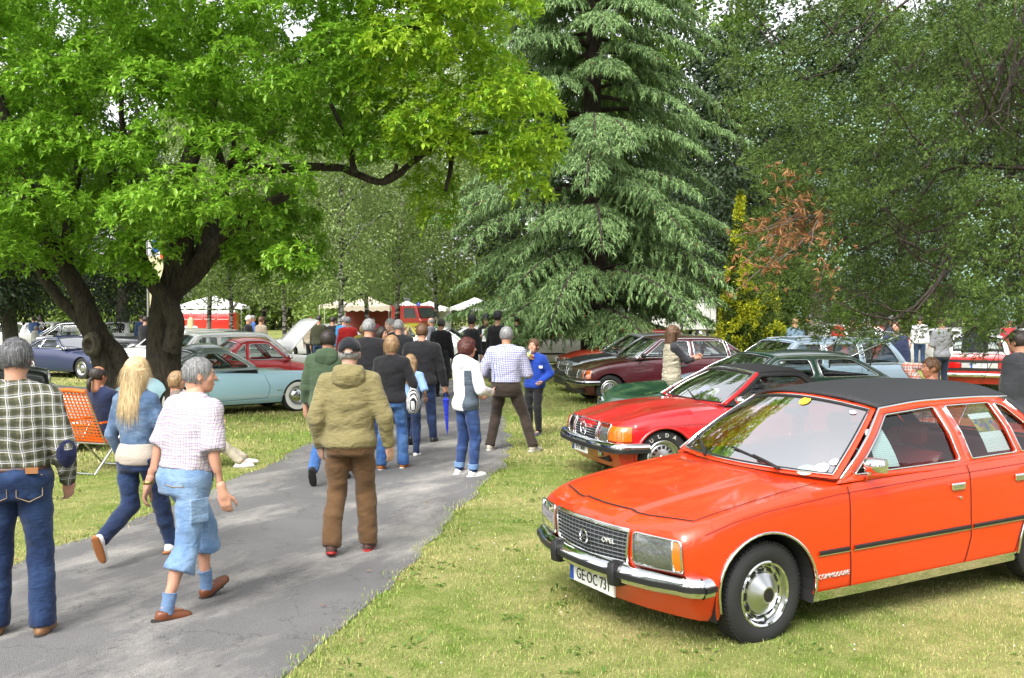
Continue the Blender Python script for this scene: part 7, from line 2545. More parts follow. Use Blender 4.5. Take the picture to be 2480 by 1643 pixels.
def birch_bark():
 m, t, b = node_mat('birch_bark')
 tc = t.nodes.new('ShaderNodeTexCoord'); mp = t.nodes.new('ShaderNodeMapping'); mp.inputs['Scale'].default_value = (1.2, 1.2, 4.5)
 n = t.nodes.new('ShaderNodeTexNoise'); n.inputs['Scale'].default_value = 2.2; n.inputs['Detail'].default_value = 5
 t.links.new(tc.outputs['Object'], mp.inputs[0]); t.links.new(mp.outputs[0], n.inputs['Vector'])
 cr = t.nodes.new('ShaderNodeValToRGB'); cr.color_ramp.elements[0].position = .46; cr.color_ramp.elements[1].position = .54
 cr.color_ramp.elements[0].color = (.02, .018, .016, 1); cr.color_ramp.elements[1].color = (.26, .25, .22, 1)
 t.links.new(n.outputs['Fac'], cr.inputs[0]); t.links.new(cr.outputs[0], b.inputs['Base Color']); b.inputs['Roughness'].default_value = .8
 return m
# ================================================================ tents, vehicles far back, chairs, small things
def tent(label, loc, rz, w, d, h, m, peak=.8, val=.3, wall=False, group=None):
 root = empty('party_tent', loc, rz, label, 'tent', group)
 mb = MB(); n = 8
 P = []
 for i in range(n+1):
  row = []
  for j in range(n+1):
   u, v = -1+2*i/n, -1+2*j/n
   k = max(abs(u), abs(v))
   row.append((u*w/2, v*d/2, h+peak*(1-k)**1.15+.02*math.sin(6*u+4*v)))
  P.append(row)
 mb.grid(P).build('canopy', m, root, smooth=25)
 for (x0, y0, x1, y1) in ((-1, -1, 1, -1), (1, -1, 1, 1), (1, 1, -1, 1), (-1, 1, -1, -1)):
  row0 = [((x0+(x1-x0)*t)*w/2*1.003, (y0+(y1-y0)*t)*d/2*1.003) for t in np.linspace(0, 1, 13)]
  MB().grid([[(x, y, h+.005) for x, y in row0], [(x*1.004, y*1.004, h-val*(.85+.15*math.cos(k*PI))) for k, (x, y) in enumerate(row0)]]).build('valance', m, root, smooth=0)
 for sx in (-1, 1):
  for sy in (-1, 1):
   MB().tube([(sx*w/2*.98, sy*d/2*.98, 0), (sx*w/2*.98, sy*d/2*.98, h)], .03, 6).build('leg', STEEL, root, smooth=60)
 if wall:
  MB().grid([[(-w/2*.97+w*.97*k/10, d/2*.96+.03*math.sin(k*2), z) for k in range(11)] for z in (0, h)]).build('back_wall', m if wall is True else wall, root, smooth=0)
 return root

def folding_chair(label, loc, rz):
 """aluminium folding chair with orange plastic lattice, facing +x"""
 root = empty('folding_chair', loc, rz, label, 'chair', 'orange folding chairs')
 alu = mat('aluminium_tube', (.62, .63, .64), rough=.25, metal=1); og = mat('orange_plastic', (.75, .12, .012), rough=.4)
 hw = .26
 seat0, seat1 = Vector((-.18, 0, .36)), Vector((.28, 0, .42)); bt = Vector((-.48, 0, 1.02))
 fr = MB()
 for s in (1, -1):
  y = Vector((0, s*hw, 0))
  fr.tube([seat0+y, seat0*.3+bt*.7+y, bt+y*.98], .012, 8)
  fr.tube([seat0+y, seat1+y], .012, 8)
  fr.tube([Vector((-.38, s*(hw+.02), .01)), Vector((.0, s*(hw+.02), .38)), Vector((.16, s*(hw+.02), .62))], .013, 8)
  fr.tube([Vector((.36, s*(hw+.03), .01)), Vector((-.02, s*(hw+.03), .37)), Vector((-.22, s*(hw+.03), .46))], .013, 8)
 fr.tube([bt+Vector((0, -hw, 0)), bt+Vector((-.01, 0, .02)), bt+Vector((0, hw, 0))], .014, 8)
 fr.tube([(-.38, -hw, .02), (-.38, hw, .02)], .012, 8); fr.tube([(.36, -hw, .02), (.36, hw, .02)], .012, 8); fr.tube([seat1+Vector((0, -hw, 0)), seat1+Vector((0, hw, 0))], .012, 8); fr.tube([seat0+Vector((0, -hw, 0)), seat0+Vector((0, hw, 0))], .012, 8)
 fr.build('frame', alu, root, smooth=60)
 def lattice(a, b, nv, nh, nm):
  mb = MB(); n = (b-a).cross(Vector((0, 1, 0))).normalized()
  for i in range(nh+1):
   p = a.lerp(b, i/nh)
   for s_ in (0,):
    mb.add([p+Vector((0, -hw, 0))+n*.004-(b-a)/nh*.16, p+Vector((0, hw, 0))+n*.004-(b-a)/nh*.16, p+Vector((0, hw, 0))+n*.004+(b-a)/nh*.16, p+Vector((0, -hw, 0))+n*.004+(b-a)/nh*.16], [(0, 1, 2, 3)])
  for j in range(nv+1):
   y = -hw+2*hw*j/nv; w = .011
   mb.add([a+Vector((0, y-w, 0)), a+Vector((0, y+w, 0)), b+Vector((0, y+w, 0)), b+Vector((0, y-w, 0))], [(0, 1, 2, 3)])
  o = mb.build(nm, og, root, smooth=0, solid=.006)
  tag(o, kind='stuff')
 lattice(seat0+Vector((-.02, 0, .04)), bt, 9, 16, 'back_lattice')
 lattice(seat0, seat1, 9, 10, 'seat_lattice')
 MB().tube([bt+Vector((0, -hw, .0)), bt+Vector((-.01, 0, .015)), bt+Vector((0, hw, 0))], .026, 8).build('back_rim', og, root, smooth=60)
 for s in (1, -1):
  MB().box((-.06, s*(hw+.03), .63), (.46, .045, .022)).build('armrest', og, root, smooth=0)
 return root

def umbrella(label, top, tip):
 root = empty('umbrella', tip, 0, label, 'umbrella')
 top, tip = Vector(top), Vector(tip); d = (top-tip); L = d.length; u = d.normalized()
 blue = cloth('umbrella_blue', (.012, .03, .42), rough=.5)
 a = u.orthogonal().normalized(); b = u.cross(a)
 prof = [(.0, .004), (.06, .006), (.10, .014), (.30, .022), (.55, .030), (.68, .036), (.74, .044), (.76, .022), (.80, .012)]
 rows = []
 for t, r in prof:
  rows.append([u*(L*t)+(a*math.cos(2*PI*k/16)+b*math.sin(2*PI*k/16))*r*(1+.22*(k % 2)) for k in range(16)])
 MB().grid(rows, wrap=True).build('folded_canopy', blue, root, smooth=30)
 MB().tube([Vector((0, 0, 0)), u*L*.08], .004, 6).build('ferrule', STEEL, root, smooth=60)
 MB().tube([u*L*.78, u*L], .011, 8).build('handle', mat('umbrella_handle', (.01, .03, .30), rough=.4), root, smooth=60)

def shoulder_bag(label, loc, rz, top):
 m, t, bs = node_mat('striped_bag')
 tc = t.nodes.new('ShaderNodeTexCoord'); w = t.nodes.new('ShaderNodeTexWave'); w.inputs['Scale'].default_value = 14; w.inputs['Distortion'].default_value = .8
 w.wave_profile = 'SIN'
 mp = t.nodes.new('ShaderNodeMapping'); mp.inputs['Rotation'].default_value = (0, 0, R(40))
 t.links.new(tc.outputs['Object'], mp.inputs[0]); t.links.new(mp.outputs[0], w.inputs['Vector'])
 cr = t.nodes.new('ShaderNodeValToRGB'); cr.color_ramp.interpolation = 'CONSTANT'; cr.color_ramp.elements[0].color = (.01, .01, .012, 1); cr.color_ramp.elements[1].position = .5; cr.color_ramp.elements[1].color = (.72, .72, .72, 1)
 t.links.new(w.outputs['Fac'], cr.inputs[0]); t.links.new(cr.outputs[0], bs.inputs['Base Color']); bs.inputs['Roughness'].default_value = .8
 root = empty('shoulder_bag', loc, rz, label, 'bag')
 P = []
 for zz, wy, wx in ((-.19, .02, .01), (-.185, .12, .05), (-.12, .17, .075), (-.03, .165, .08), (.06, .13, .06), (.13, .08, .035), (.15, .03, .015)):
  P.append([(wx*math.cos(a), wy*math.sin(a)+.006*math.sin(5*a+zz*30), zz+.012*math.cos(3*a)) for a in np.linspace(0, 2*PI, 25)[:-1]])
 mb = MB().grid(P, wrap=True); mb.f.append(tuple(range(24))[::-1]); mb.m.append(0)
 mb.build('pouch', m, root, smooth=60)
 tp = Vector(top)
 for s in (1, -1):
  MB().tube([(0, s*.06, .12), (tp.x*.4, s*.055, tp.z*.5), (tp.x, s*.03, tp.z)], .016, 6, flat=.4).build('strap', m, root, smooth=60)

def bottle(label, base, neck):
 root = empty('drink_bottle', base, 0, label, 'bottle')
 b, n = Vector(base), Vector(neck); u = (n-b).normalized(); L = (n-b).length
 M = u.to_track_quat('Y', 'Z').to_matrix().to_4x4()
 MB().lathe([(.001, 0), (.028, .0), (.032, .01), (.032, L*.55), (.028, L*.7), (.013, L*.86), (.013, L)], 16, M=M).build('body', glass_mat('bottle_plastic', (.75, .8, .6), .8), root, smooth=60)
 MB().lathe([(.001, .004), (.029, .004), (.029, L*.4), (.001, L*.4)], 16, M=M).build('drink', mat('yellow_drink', (.65, .45, .02), rough=.2), root, smooth=60)
 MB().lathe([(.0335, L*.2), (.0335, L*.5)], 16, M=M).build('label_band', mat('bottle_label', (.55, .6, .15), rough=.5), root, smooth=60)

def phone(label, loc, rz, tilt=0):
 o = MB().box((0, 0, 0), (.065, .012, .13)).build('mobile_phone', BLACK, smooth=0)
 o.location = loc; o.rotation_euler = (tilt, 0, rz); tag(o, label, 'phone')
 bv = o.modifiers.new('bevel', 'BEVEL'); bv.width = .004; bv.segments = 2

def van_red(loc, rz):
 root = empty('camper_van', loc, rz, 'red camper van with white roof beside the white party tent', 'van')
 red = paint('van_red', (.55, .012, .008)); wh = paint('van_white', (.65, .65, .63))
 def shell(z0, z1, w0, w1, x0, x1, m, nm):
  P = []
  for x, k in ((x0, .80), (x0+.08, .95), (x0+.3, 1), (x1-.3, 1), (x1-.08, .95), (x1, .80)):
   P.append([(x, -w0*k, z0), (x, -w0*k*1.01, (z0*2+z1)/3), (x, -w1*k, z1), (x, w1*k, z1), (x, w0*k*1.01, (z0*2+z1)/3), (x, w0*k, z0)])
  mb = MB().grid(P); mb.f += [tuple(range(6)), tuple(30+k for k in range(6))[::-1]]; mb.m += [0, 0]
  return mb.build(nm, m, root, smooth=40)
 shell(.25, 1.25, .85, .86, -2.1, 2.1, red, 'lower_body'); shell(1.251, 1.75, .855, .78, -2.08, 2.08, red, 'upper_body'); shell(1.751, 1.95, .785, .55, -2.05, 2.05, wh, 'roof')
 for sg in (1, -1):
  for (a, b) in ((-1.85, -1.15), (-1.0, -.25), (-.1, .65), (.85, 1.6)):
   o = MB().add([(a, sg*.862, 1.28), (b, sg*.862, 1.28), (b, sg*.80, 1.70), (a, sg*.80, 1.70)], [(0, 1, 2, 3)]).build('window', mat('dark_glass', (.03, .035, .04), rough=.08, coat=1), root, smooth=0)
   MB().tube([(a, sg*.868, 1.28), (b, sg*.868, 1.28), (b, sg*.806, 1.70), (a, sg*.806, 1.70)], .02, 5, closed=True).build('window_frame', wh, o, smooth=60)
  for x in (-1.25, 1.2):
   make_wheel(root, Matrix.Translation((x, sg*.72, .31)) @ (Matrix.Rotation(PI, 4, 'Z') if sg < 0 else Matrix.Identity(4)), .32, .19, .17, 'chromed')
 return root

def fire_engine(loc, rz):
 root = empty('fire_engine', loc, rz, 'red fire engine with blue lamp behind the crowd', 'truck')
 red = paint('fire_red', (.20, .006, .006))
 P = []
 for x, z in ((2.6, .6), (2.65, 1.2), (2.45, 1.35), (2.15, 2.2), (1.9, 2.3), (.6, 2.3), (.6, .5)):
  P.append((x, z))
 for sg in (1, -1):
  pass
 mb = MB(); n = len(P)
 mb.add([(x, -1.0, z) for x, z in P]+[(x, 1.0, z) for x, z in P], [tuple(range(n)), tuple(range(n, 2*n))[::-1]]+[(i, i+n, (i+1) % n+n, (i+1) % n) for i in range(n)])
 o = mb.build('cab', red, root, smooth=0); bv = o.modifiers.new('bevel', 'BEVEL'); bv.width = .06; bv.segments = 3
 o = MB().box((-1.2, 0, 1.45), (3.5, 2.05, 1.7)).build('body', red, root, smooth=0); bv = o.modifiers.new('bevel', 'BEVEL'); bv.width = .05; bv.segments = 2
 dg = mat('dark_glass', (.03, .035, .04), rough=.08, coat=1)
 MB().add([(2.44, -.85, 1.42), (2.44, .85, 1.42), (2.19, .8, 2.12), (2.19, -.8, 2.12)], [(0, 1, 2, 3)]).build('windscreen', dg, root, smooth=0).location.x = .02
 for sg in (1, -1):
  MB().add([(2.2, sg*1.012, 1.4), (1.0, sg*1.012, 1.4), (1.0, sg*1.012, 2.1), (1.95, sg*1.012, 2.1)], [(0, 1, 2, 3)]).build('window', dg, root, smooth=0)
  for x in (1.7, -1.9):
   make_wheel(root, Matrix.Translation((x, sg*.88, .45)) @ (Matrix.Rotation(PI, 4, 'Z') if sg < 0 else Matrix.Identity(4)), .45, .26, .25, 'chromed')
 MB().lathe([(.10, 2.3), (.10, 2.42), (.06, 2.5), (.001, 2.52)], 14, axis='z', M=Matrix.Translation((1.3, .3, 0))).build('blue_lamp', mat('blue_lamp', (.02, .05, .6), rough=.2, coat=1), root, smooth=60)
 return root

def box_trailer(loc, rz):
 root = empty('box_truck', loc, rz, 'white box truck behind the cedar and golden yew', 'truck')
 w = mat('truck_white', (.62, .62, .60), rough=.5)
 o = MB().box((0, 0, 1.75), (4.6, 2.2, 2.1)).build('box', w, root, smooth=0); bv = o.modifiers.new('bevel', 'BEVEL'); bv.width = .05; bv.segments = 2
 o = MB().box((3.2, 0, 1.35), (1.7, 2.0, 1.5)).build('cab', w, root, smooth=0); bv = o.modifiers.new('bevel', 'BEVEL'); bv.width = .15; bv.segments = 3
 for sg in (1, -1):
  for x in (-1.4, 3.0):
   make_wheel(root, Matrix.Translation((x, sg*.95, .42)) @ (Matrix.Rotation(PI, 4, 'Z') if sg < 0 else Matrix.Identity(4)), .42, .25, .25, 'chromed')
  for k in range(5):
   MB().box((-1.9+.95*k, sg*1.108, 1.75), (.04, .012, 2.0)).build('side_rib', STEEL, root, smooth=0)

def banner(loc):
 root = empty('banner_flag', loc, 0, 'tall cream banner with blue and red bands on a metal pole behind the forked trunk', 'banner')
 MB().tube([(0, 0, 0), (0, 0, 5.2)], .035, 8).build('pole', STEEL, root, smooth=60)
 P = [[(.06+.55*k/6, .05*math.sin(k*1.3+z), z) for k in range(7)] for z in np.linspace(1.9, 5.0, 14)]
 cm = cloth('banner_cream', (.55, .50, .30)); o = MB().grid(P).build('flag', cm, root, smooth=60)
 MB().grid([[(.05+.56*k/6, .05*math.sin(k*1.3+z)-.012, z) for k in range(7)] for z in np.linspace(4.0, 4.95, 5)]).build('white_field', cloth('banner_white', (.65, .65, .65)), o, smooth=60)
 MB().grid([[(.22+.20*k/3, .05*math.sin(1.6+z)-.03, z) for k in range(4)] for z in np.linspace(4.15, 4.75, 4)]).build('blue_field', cloth('banner_blue', (.01, .06, .35)), o, smooth=60)
 MB().grid([[(.52+.09*k/2, .05*math.sin(7+z)-.03, z) for k in range(3)] for z in np.linspace(3.9, 4.95, 4)]).build('red_band', cloth('banner_red', (.55, .08, .02)), o, smooth=60)
 text_mesh('NTL', .30, mat('banner_letter', (.02, .06, .3), rough=.6), o, Matrix.Translation((.34, -.10, 2.75)) @ Matrix.Rotation(R(90), 4, 'X'), width=.8)

def flower_pot(loc):
 root = empty('flower_pot', loc, 0, 'terracotta pot with red flowers beside the raised tailgate', 'plant')
 MB().lathe([(.001, .01), (.12, .01), (.15, .28), (.165, .28), (.165, .33), (.14, .33), (.13, .25), (.001, .25)], 20, axis='z').build('pot', mat('terracotta', (.45, .14, .06), rough=.8), root, smooth=40)
 rng = np.random.default_rng(3)
 C = rng.normal(0, .10, (220, 3))+np.array([0, 0, .48]); D = rng.normal(0, 1, (220, 3))
 V, T = leaves(C, D, .09, .05, rng.normal(0, 1, C.shape)); tag(npmesh('blossoms', V, T, leaf_mat('red_petal', (.5, .01, .01), (.7, .03, .02), .2), root), kind='stuff')
 C = rng.normal(0, .11, (160, 3))+np.array([0, 0, .38]); D = rng.normal(0, 1, (160, 3))
 V, T = leaves(C, D, .10, .05, rng.normal(0, 1, C.shape)); tag(npmesh('leaves', V, T, leaf_mat('pot_leaf', (.06, .12, .02), (.14, .24, .05), .2), root), kind='stuff')

def build_props():
 X = lambda u, d: (u-1240)/2450*d
 TW = mat('tent_white', (.72, .72, .72), rough=.7); TB = mat('tent_beige', (.50, .44, .34), rough=.75)
 tent('beige party tent with open front behind the walking group', (X(888, 68), 68, 0), R(4), 3.2, 3, 2.2, TB, .75, .35, wall=mat('tent_back_red', (.22, .04, .03), rough=.8))
 tent('white party tent with peaked roof over the red van', (X(515, 80), 80, 0), R(3), 5.2, 3, 2.3, TW, .85, .3)
 G = 'white tents at the back'
 tent('white peaked tent right of the fire engine', (X(985, 76), 76, 0), R(6), 2.6, 2.6, 2.1, TW, .55, .25, wall=True)
 tent('white peaked tent, second right of the fire engine', (X(1040, 77), 77, 0), R(-4), 2.8, 2.6, 2.1, TW, .55, .25, wall=True)
 tent('white tent half hidden by the cedar boughs on its left side', (X(1150, 66), 66, 0), R(3), 3.2, 3, 2.15, TW, .65, .25)
 tent('white tent behind the lowest cedar boughs', (X(1215, 69), 69, 0), R(3), 3.2, 3, 2.15, TW, .65, .25)
 tent('small beige awning left of the beige tent', (X(820, 72), 72, 0), R(0), 2.4, 2, 2.3, TB, .4, .25)
 van_red((X(505, 75), 75, 0), R(4))
 fire_engine((X(975, 74), 74, 0), R(-35))
 box_trailer((X(1640, 66), 66, 0), R(183))
 banner((X(358, 38), 38, 0))
 flower_pot((X(2190, 18), 18, 0))
# ---------------------------------------------------------------- who stands where
def wpt(P_, p):
 """a point of a person's frame in the world"""
 o = P_['root']; a = o.rotation_euler.z
 return Vector((o.location.x+p[0]*math.cos(a)-p[1]*math.sin(a), o.location.y+p[0]*math.sin(a)+p[1]*math.cos(a), o.location.z+p[2]))

def belt(P_, m, z=1.0, fat=1.0, wd=.035):
 s = P_['s']; pts = []
 for a in np.linspace(0, 2*PI, 33)[:-1]:
  pts.append(P_['T'](z, (.163*fat)*math.copysign(abs(math.cos(a))**.87, math.cos(a)), (.122*fat**1.3)*math.copysign(abs(math.sin(a))**.87, math.sin(a))))
 up = Vector(P_['fr'][3]); P = []
 P.append([Vector(p)-up*wd/2*s for p in pts]); P.append([Vector(p)+up*wd/2*s for p in pts])
 MB().grid(P, wrap=True).build('belt', m, P_['root'], smooth=60, solid=.006)

def cap(P_, m, txt=None):
 A = P_['A']; hc, H, s = P_['hc'], P_['H'], P_['s']
 def fn(P):
  q = (P-hc)@H/s
  d = ell(q, (0, -.014, .040), (.093, .113, .100))
  d = np.maximum(d, .028-q[:, 2]+q[:, 1]*.10)
  d = np.maximum(d, -ell(q, (0, -.014, .03), (.086, .106, .092)))
  d = np.maximum(d, -ell(q, (0, -.12, .030), (.040, .06, .026)))      # the gap over the strap
  v = ell(q, (0, .13, .036), (.075, .075, .010))
  return smin(d, v, .008)*s
 o = field_obj('cap', fn, hc-.26*s, hc+.26*s, .006*s, m, P_['root'])
 MB().tube([A(-.05, -.105, .022), A(-.025, -.121, .016), A(0, -.126, .015), A(.025, -.121, .016), A(.05, -.105, .022)], .010*s, 6, flat=.5).build('cap_strap', m, o, smooth=60)
 if txt:
  n = -H[:, 1]; M = Matrix([[*map(float, (H[i, 0], H[i, 2], n[i]))] for i in range(3)]).to_4x4()
  text_mesh(txt, .018, WHITE, o, Matrix.Translation(A(0, -.134, .015)) @ M)

def round_hat(P_, m):
 A = P_['A']; H = P_['H']; s = P_['s']
 M = Matrix.Translation(A(0, -.01, .055)) @ Matrix(H.tolist()).to_4x4() @ Matrix.Scale(s, 4)
 MB().lathe([(.155, -.005), (.15, .008), (.10, .0), (.105, .03), (.10, .09), (.06, .13), (.001, .14)], 20, axis='z', M=M).build('bowler_hat', m, P_['root'], smooth=60)

def hood_lump(P_, m):
 """a jacket hood lying on the back below the neck"""
 T = P_['T']; s = P_['s']
 c = T(1.43, 0, -.10); fr = P_['fr']; Rm = np.stack([fr[1], fr[2], fr[3]], 1)
 def fn(P):
  d = ell(P, c, (.135*s, .055*s, .10*s), Rm)
  d = smin(d, chain(P, [T(1.46, -.11, .02), T(1.49, -.085, -.06), T(1.50, 0, -.085), T(1.49, .085, -.06), T(1.46, .11, .02)], [.03*s, .035*s, .038*s, .035*s, .03*s]), .03)
  return np.maximum(d, -ell(P, T(1.50, 0, -.09), (.07*s, .03*s, .055*s), Rm)) if False else d
 field_obj('hood', fn, c-.3*s, c+.3*s, .012*s, m, P_['root'], wr=.010, wsc=14, seed=4, sx=(1, 1, .7))

def vest_over(P_, m, z0=.80, z1=1.44, puff=.03):
 T, s, fr = P_['T'], P_['s'], P_['fr']
 tab = [(z*s, (w+puff)*s, (d+puff)*s, f*s) for z, w, d, f in ((z0, .165, .125, -.005), (.92, .17, .12, -.01), (1.06, .15, .11, .0), (1.22, .158, .115, 0), (1.36, .155, .10, -.004), (z1, .11, .075, -.012))]
 o0 = fr[0]
 def fn(P):
  z = (P-o0)@fr[3]
  d = loft(P, fr, tab)
  d = smin(d, cone(P, T(1.46, 0, -.014), T(1.51, 0, -.014), .072*s, .070*s), .02)
  return np.maximum(np.maximum(d, z0*s-z), z-1.505*s)
 c = T(1.15)
 field_obj('vest', fn, c-.55*s, c+.55*s, .014*s, m, P_['root'], wr=.010, wsc=9, seed=7, sx=(.6, .6, 2.2))

def far(label, x, y, h, yaw, tc, bc, hair=('short', 'dark'), hat=None, hands=None, vox=0.0440, sleeve=1.0, hem=.86, feet=None, group='visitors in the background', skin=None, top_puff=.02, coat=False):
 t = cloth('cloth_%02d%02d%02d' % tuple(int(c*99) for c in tc), tc); b = cloth('cloth_%02d%02d%02d' % tuple(int(c*99) for c in bc), bc)
 P_ = person(label, (x, y, 0), R(yaw), h=h, top=t, bottom=b, hair=None if hair is None else dict(k=hair[0], m=HAIR[hair[1]]), shoes=(BLACK, BLACK), vox=vox, hands=hands, sleeve=sleeve, hem=hem, feet=feet, group=group, skin=skin, top_puff=top_puff, wr=.004, seed=int(x*7+y) % 50, collar=True)
 if hat is not None: round_hat(P_, hat)
 if coat:
  fr, s = P_['fr'], P_['s']; o0 = fr[0]
  tab = [(.42*s, .25*s, .20*s, 0), (.7*s, .22*s, .17*s, 0), (.95*s, .20*s, .15*s, 0), (1.05*s, .18*s, .13*s, 0)]
  def fn(P):
   z = (P-o0)@fr[3]
   return np.maximum(np.maximum(loft(P, fr, tab), .42*s-z), z-1.05*s)
  c = P_['T'](.75); field_obj('coat_skirt', fn, c-.5, c+.5, vox*s, t, P_['root'], wr=.01, wsc=6)
 return P_

HAIR = {}
def build_people():
 HAIR.update(grey=hair_mat('hair_grey', (.10, .10, .10), (.42, .42, .42)), dark=hair_mat('hair_dark', (.012, .009, .008), (.05, .035, .028)), salt=hair_mat('hair_salt', (.02, .02, .022), (.30, .30, .31)),
    blonde=hair_mat('hair_blonde', (.38, .25, .10), (.78, .62, .36)), brown=hair_mat('hair_brown', (.06, .03, .014), (.20, .10, .05)), auburn=hair_mat('hair_auburn', (.035, .008, .006), (.14, .03, .02)),
    light=hair_mat('hair_light_brown', (.15, .08, .035), (.42, .27, .13)), white=hair_mat('hair_white', (.35, .34, .32), (.75, .74, .71)))
 tan = mat('tan_leather', (.22, .11, .045), rough=.5); brown_l = mat('brown_leather', (.16, .05, .02), rough=.35); blk = mat('black_shoe', (.012, .012, .012), rough=.5)
 whs = mat('white_canvas', (.7, .7, .68), rough=.7); dsole = mat('dark_sole', (.02, .018, .016), rough=.8)
 denim_d = cloth('denim_dark', (.010, .022, .065), streak=(.03, .06, .15)); denim_m = cloth('denim_mid', (.007, .02, .066), streak=(.024, .055, .135)); denim_l = cloth('denim_light', (.13, .23, .40), streak=(.27, .38, .52)); denim_b = cloth('denim_blue', (.03, .09, .25), streak=(.12, .24, .45))
 black = cloth('black_wool', (.010, .010, .012))
 HX = lambda k, m, st=0, ln=.03, **q: dict(k=k, m=HAIR[m], strands=st, len=ln, **q)
 NV = .0172
 # --- man in a green checked shirt, left edge
 pl1 = plaid('green_check', (.13, .125, .075), [('X', .066, .024, .0, (.03, .035, .02), .55), ('Z', .066, .024, .0, (.03, .035, .02), .55), ('X', .066, .0045, .033, (.62, .62, .64), .85), ('Z', .066, .0045, .033, (.62, .62, .64), .85), ('X', .066, .003, .022, (.45, .48, .55), .7), ('Z', .066, .003, .022, (.45, .48, .55), .7)])
 p = person('man in green and white checked shirt and dark jeans at the left edge', (-3.02, 6.1, 0), R(14), h=1.80, top=pl1, bottom=denim_m, hair=HX('short', 'salt', 3200, .032, t=.010), shoes=(tan, dsole), fat=1.08, vox=NV, shoulders=1.02, hem=1.0, top_puff=.022,
      hands=((.27, .12, .88), (-.26, .12, .88)), feet=((.14, .02, .08), (-.12, .06, .08)), leg_flare=.02, seed=2)
 belt(p, mat('belt_brown', (.06, .025, .012), rough=.5), .992, 1.10, .028)
 MB().box(Vector(p['T'](.992, .11, -.150)), (.07, .012, .036)).build('leather_patch', mat('patch_tan', (.30, .13, .045), rough=.6), p['root'], smooth=0)
 e = p['el'][0]; n = unit(np.array([.5, -1, 0]))
 ob = MB().lathe([(.001, .012), (.05, .008), (.062, -.02)], 18, M=Matrix.Translation(Vector(e+n*.058+np.array([0, 0, -.03]))) @ Vector(n).to_track_quat('Y', 'Z').to_matrix().to_4x4() @ Matrix.Diagonal((1, 1, 1.5, 1)))
 ob.build('elbow_patch', cloth('navy_patch', (.008, .012, .05)), p['root'], smooth=60)
 # jeans pocket stitching and label
 def pocket(p, x, z, w, h, m, nm='pocket', depth=-.142):
  T = p['T']
  q = [(x-w/2, z+h/2), (x+w/2, z+h/2), (x+w/2, z-h*.3), (x, z-h/2), (x-w/2, z-h*.3)]
  o = MB().tube([T(zz, xx, depth*math.sqrt(max(.2, 1-(xx/.22)**2))) for xx, zz in q], .003, 4, closed=True).build(nm, m, p['root'], smooth=60)
 st = mat('stitching', (.30, .22, .12), rough=.8)
 pocket(p, .09, .885, .13, .15, st); pocket(p, -.09, .885, .13, .15, st)
 # --- man in a white checked shirt and denim shorts
 pl2 = plaid('white_check', (.55, .54, .55), [('X', .040, .011, .0, (.26, .17, .30), .5), ('Z', .040, .011, .0, (.26, .17, .30), .5), ('X', .040, .004, .016, (.16, .06, .13), .7), ('Z', .040, .004, .016, (.16, .06, .13), .7)])
 p = person('grey haired man in white checked shirt and pale denim shorts striding along the path', (-2.20, 6.62, 0), R(-38), h=1.70, top=pl2, bottom=denim_l, hair=HX('short', 'grey', 3200, .024, t=.007), shoes=(brown_l, dsole, .075), fat=1.13, vox=NV, shoulders=1.14, hem=.985, top_puff=.026, sleeve=.46, short=.42, leg_flare=.02,
      hands=((.31, .13, .815), (-.28, -.04, .82)), feet=((.10, -.16, .08, 4), (-.12, .30, .10, -22)), lean=8, turn=-34, face=True, legs_puff=.016, skin=SKIN, seed=5, curl=.7)
 belt(p, mat('belt_dark', (.10, .035, .015), rough=.5), .995, 1.13)
 pocket(p, .09, .90, .13, .05, st, depth=-.165)
 sock = cloth('blue_sock', (.12, .20, .34))
 for i in range(2):
  a, k = p['an'][i], p['kn'][i]
  MB().tube([a+np.array([0, 0, -.03]), a*.85+k*.15, a*.74+k*.26-np.array([0, .012, 0])], [.044, .043, .050], 14).build('sock', sock, p['root'], smooth=60)
 MB().tube([Vector(p['wr'][1])+Vector((.033*math.cos(a), .033*math.sin(a), .02)) for a in np.linspace(0, 2*PI, 15)[:-1]], .009, 6, closed=True).build('wrist_watch', mat('watch_gold', (.5, .35, .12), rough=.3, metal=1), p['root'], smooth=60)
 c = p['T'](.97, .17, .05); MB().box(Vector(c), (.035, .06, .09)).build('belt_pouch', BLACK, p['root'], smooth=0)
 # cargo pocket on the thigh
 kc = (p['kn'][0]*.5+np.array(p['T'](.93, .09))*.5)
 o = MB().box(Vector(kc)+Vector((.095, 0, .02)), (.02, .14, .16)).build('cargo_pocket', denim_l, p['root'], smooth=0); bv = o.modifiers.new('bevel', 'BEVEL'); bv.width = .008; bv.segments = 2
 # --- blonde woman in denim jacket
 p = person('blonde woman in denim jacket and dark jeans walking past the chairs', (-2.92, 8.0, 0), R(-14), h=1.64, top=('denim_jacket', cloth('denim_jacket', (.06, .11, .20), streak=(.19, .27, .38))), bottom=denim_d, hair=HX('long', 'blonde', 3600, .14, mess=.06, t=.014, lift=.15), shoes=(whs, mat('gum_sole', (.35, .13, .04), rough=.6)), fat=.88, top_puff=.008, vox=NV, hem=1.02,
      hands=((.22, .12, .87), (-.24, .04, .84)), feet=((.08, .26, .08), (-.12, -.40, .26, 62)), shirt_over=(cloth('beige_top', (.42, .36, .30)), .86, 1.04), waist=.92, shoulders=.86, seed=8, turn=-8)
 # --- man in khaki jacket and cap
 kh = cloth('khaki_jacket', (.20, .172, .075), fold=.38, fscale=4.5)
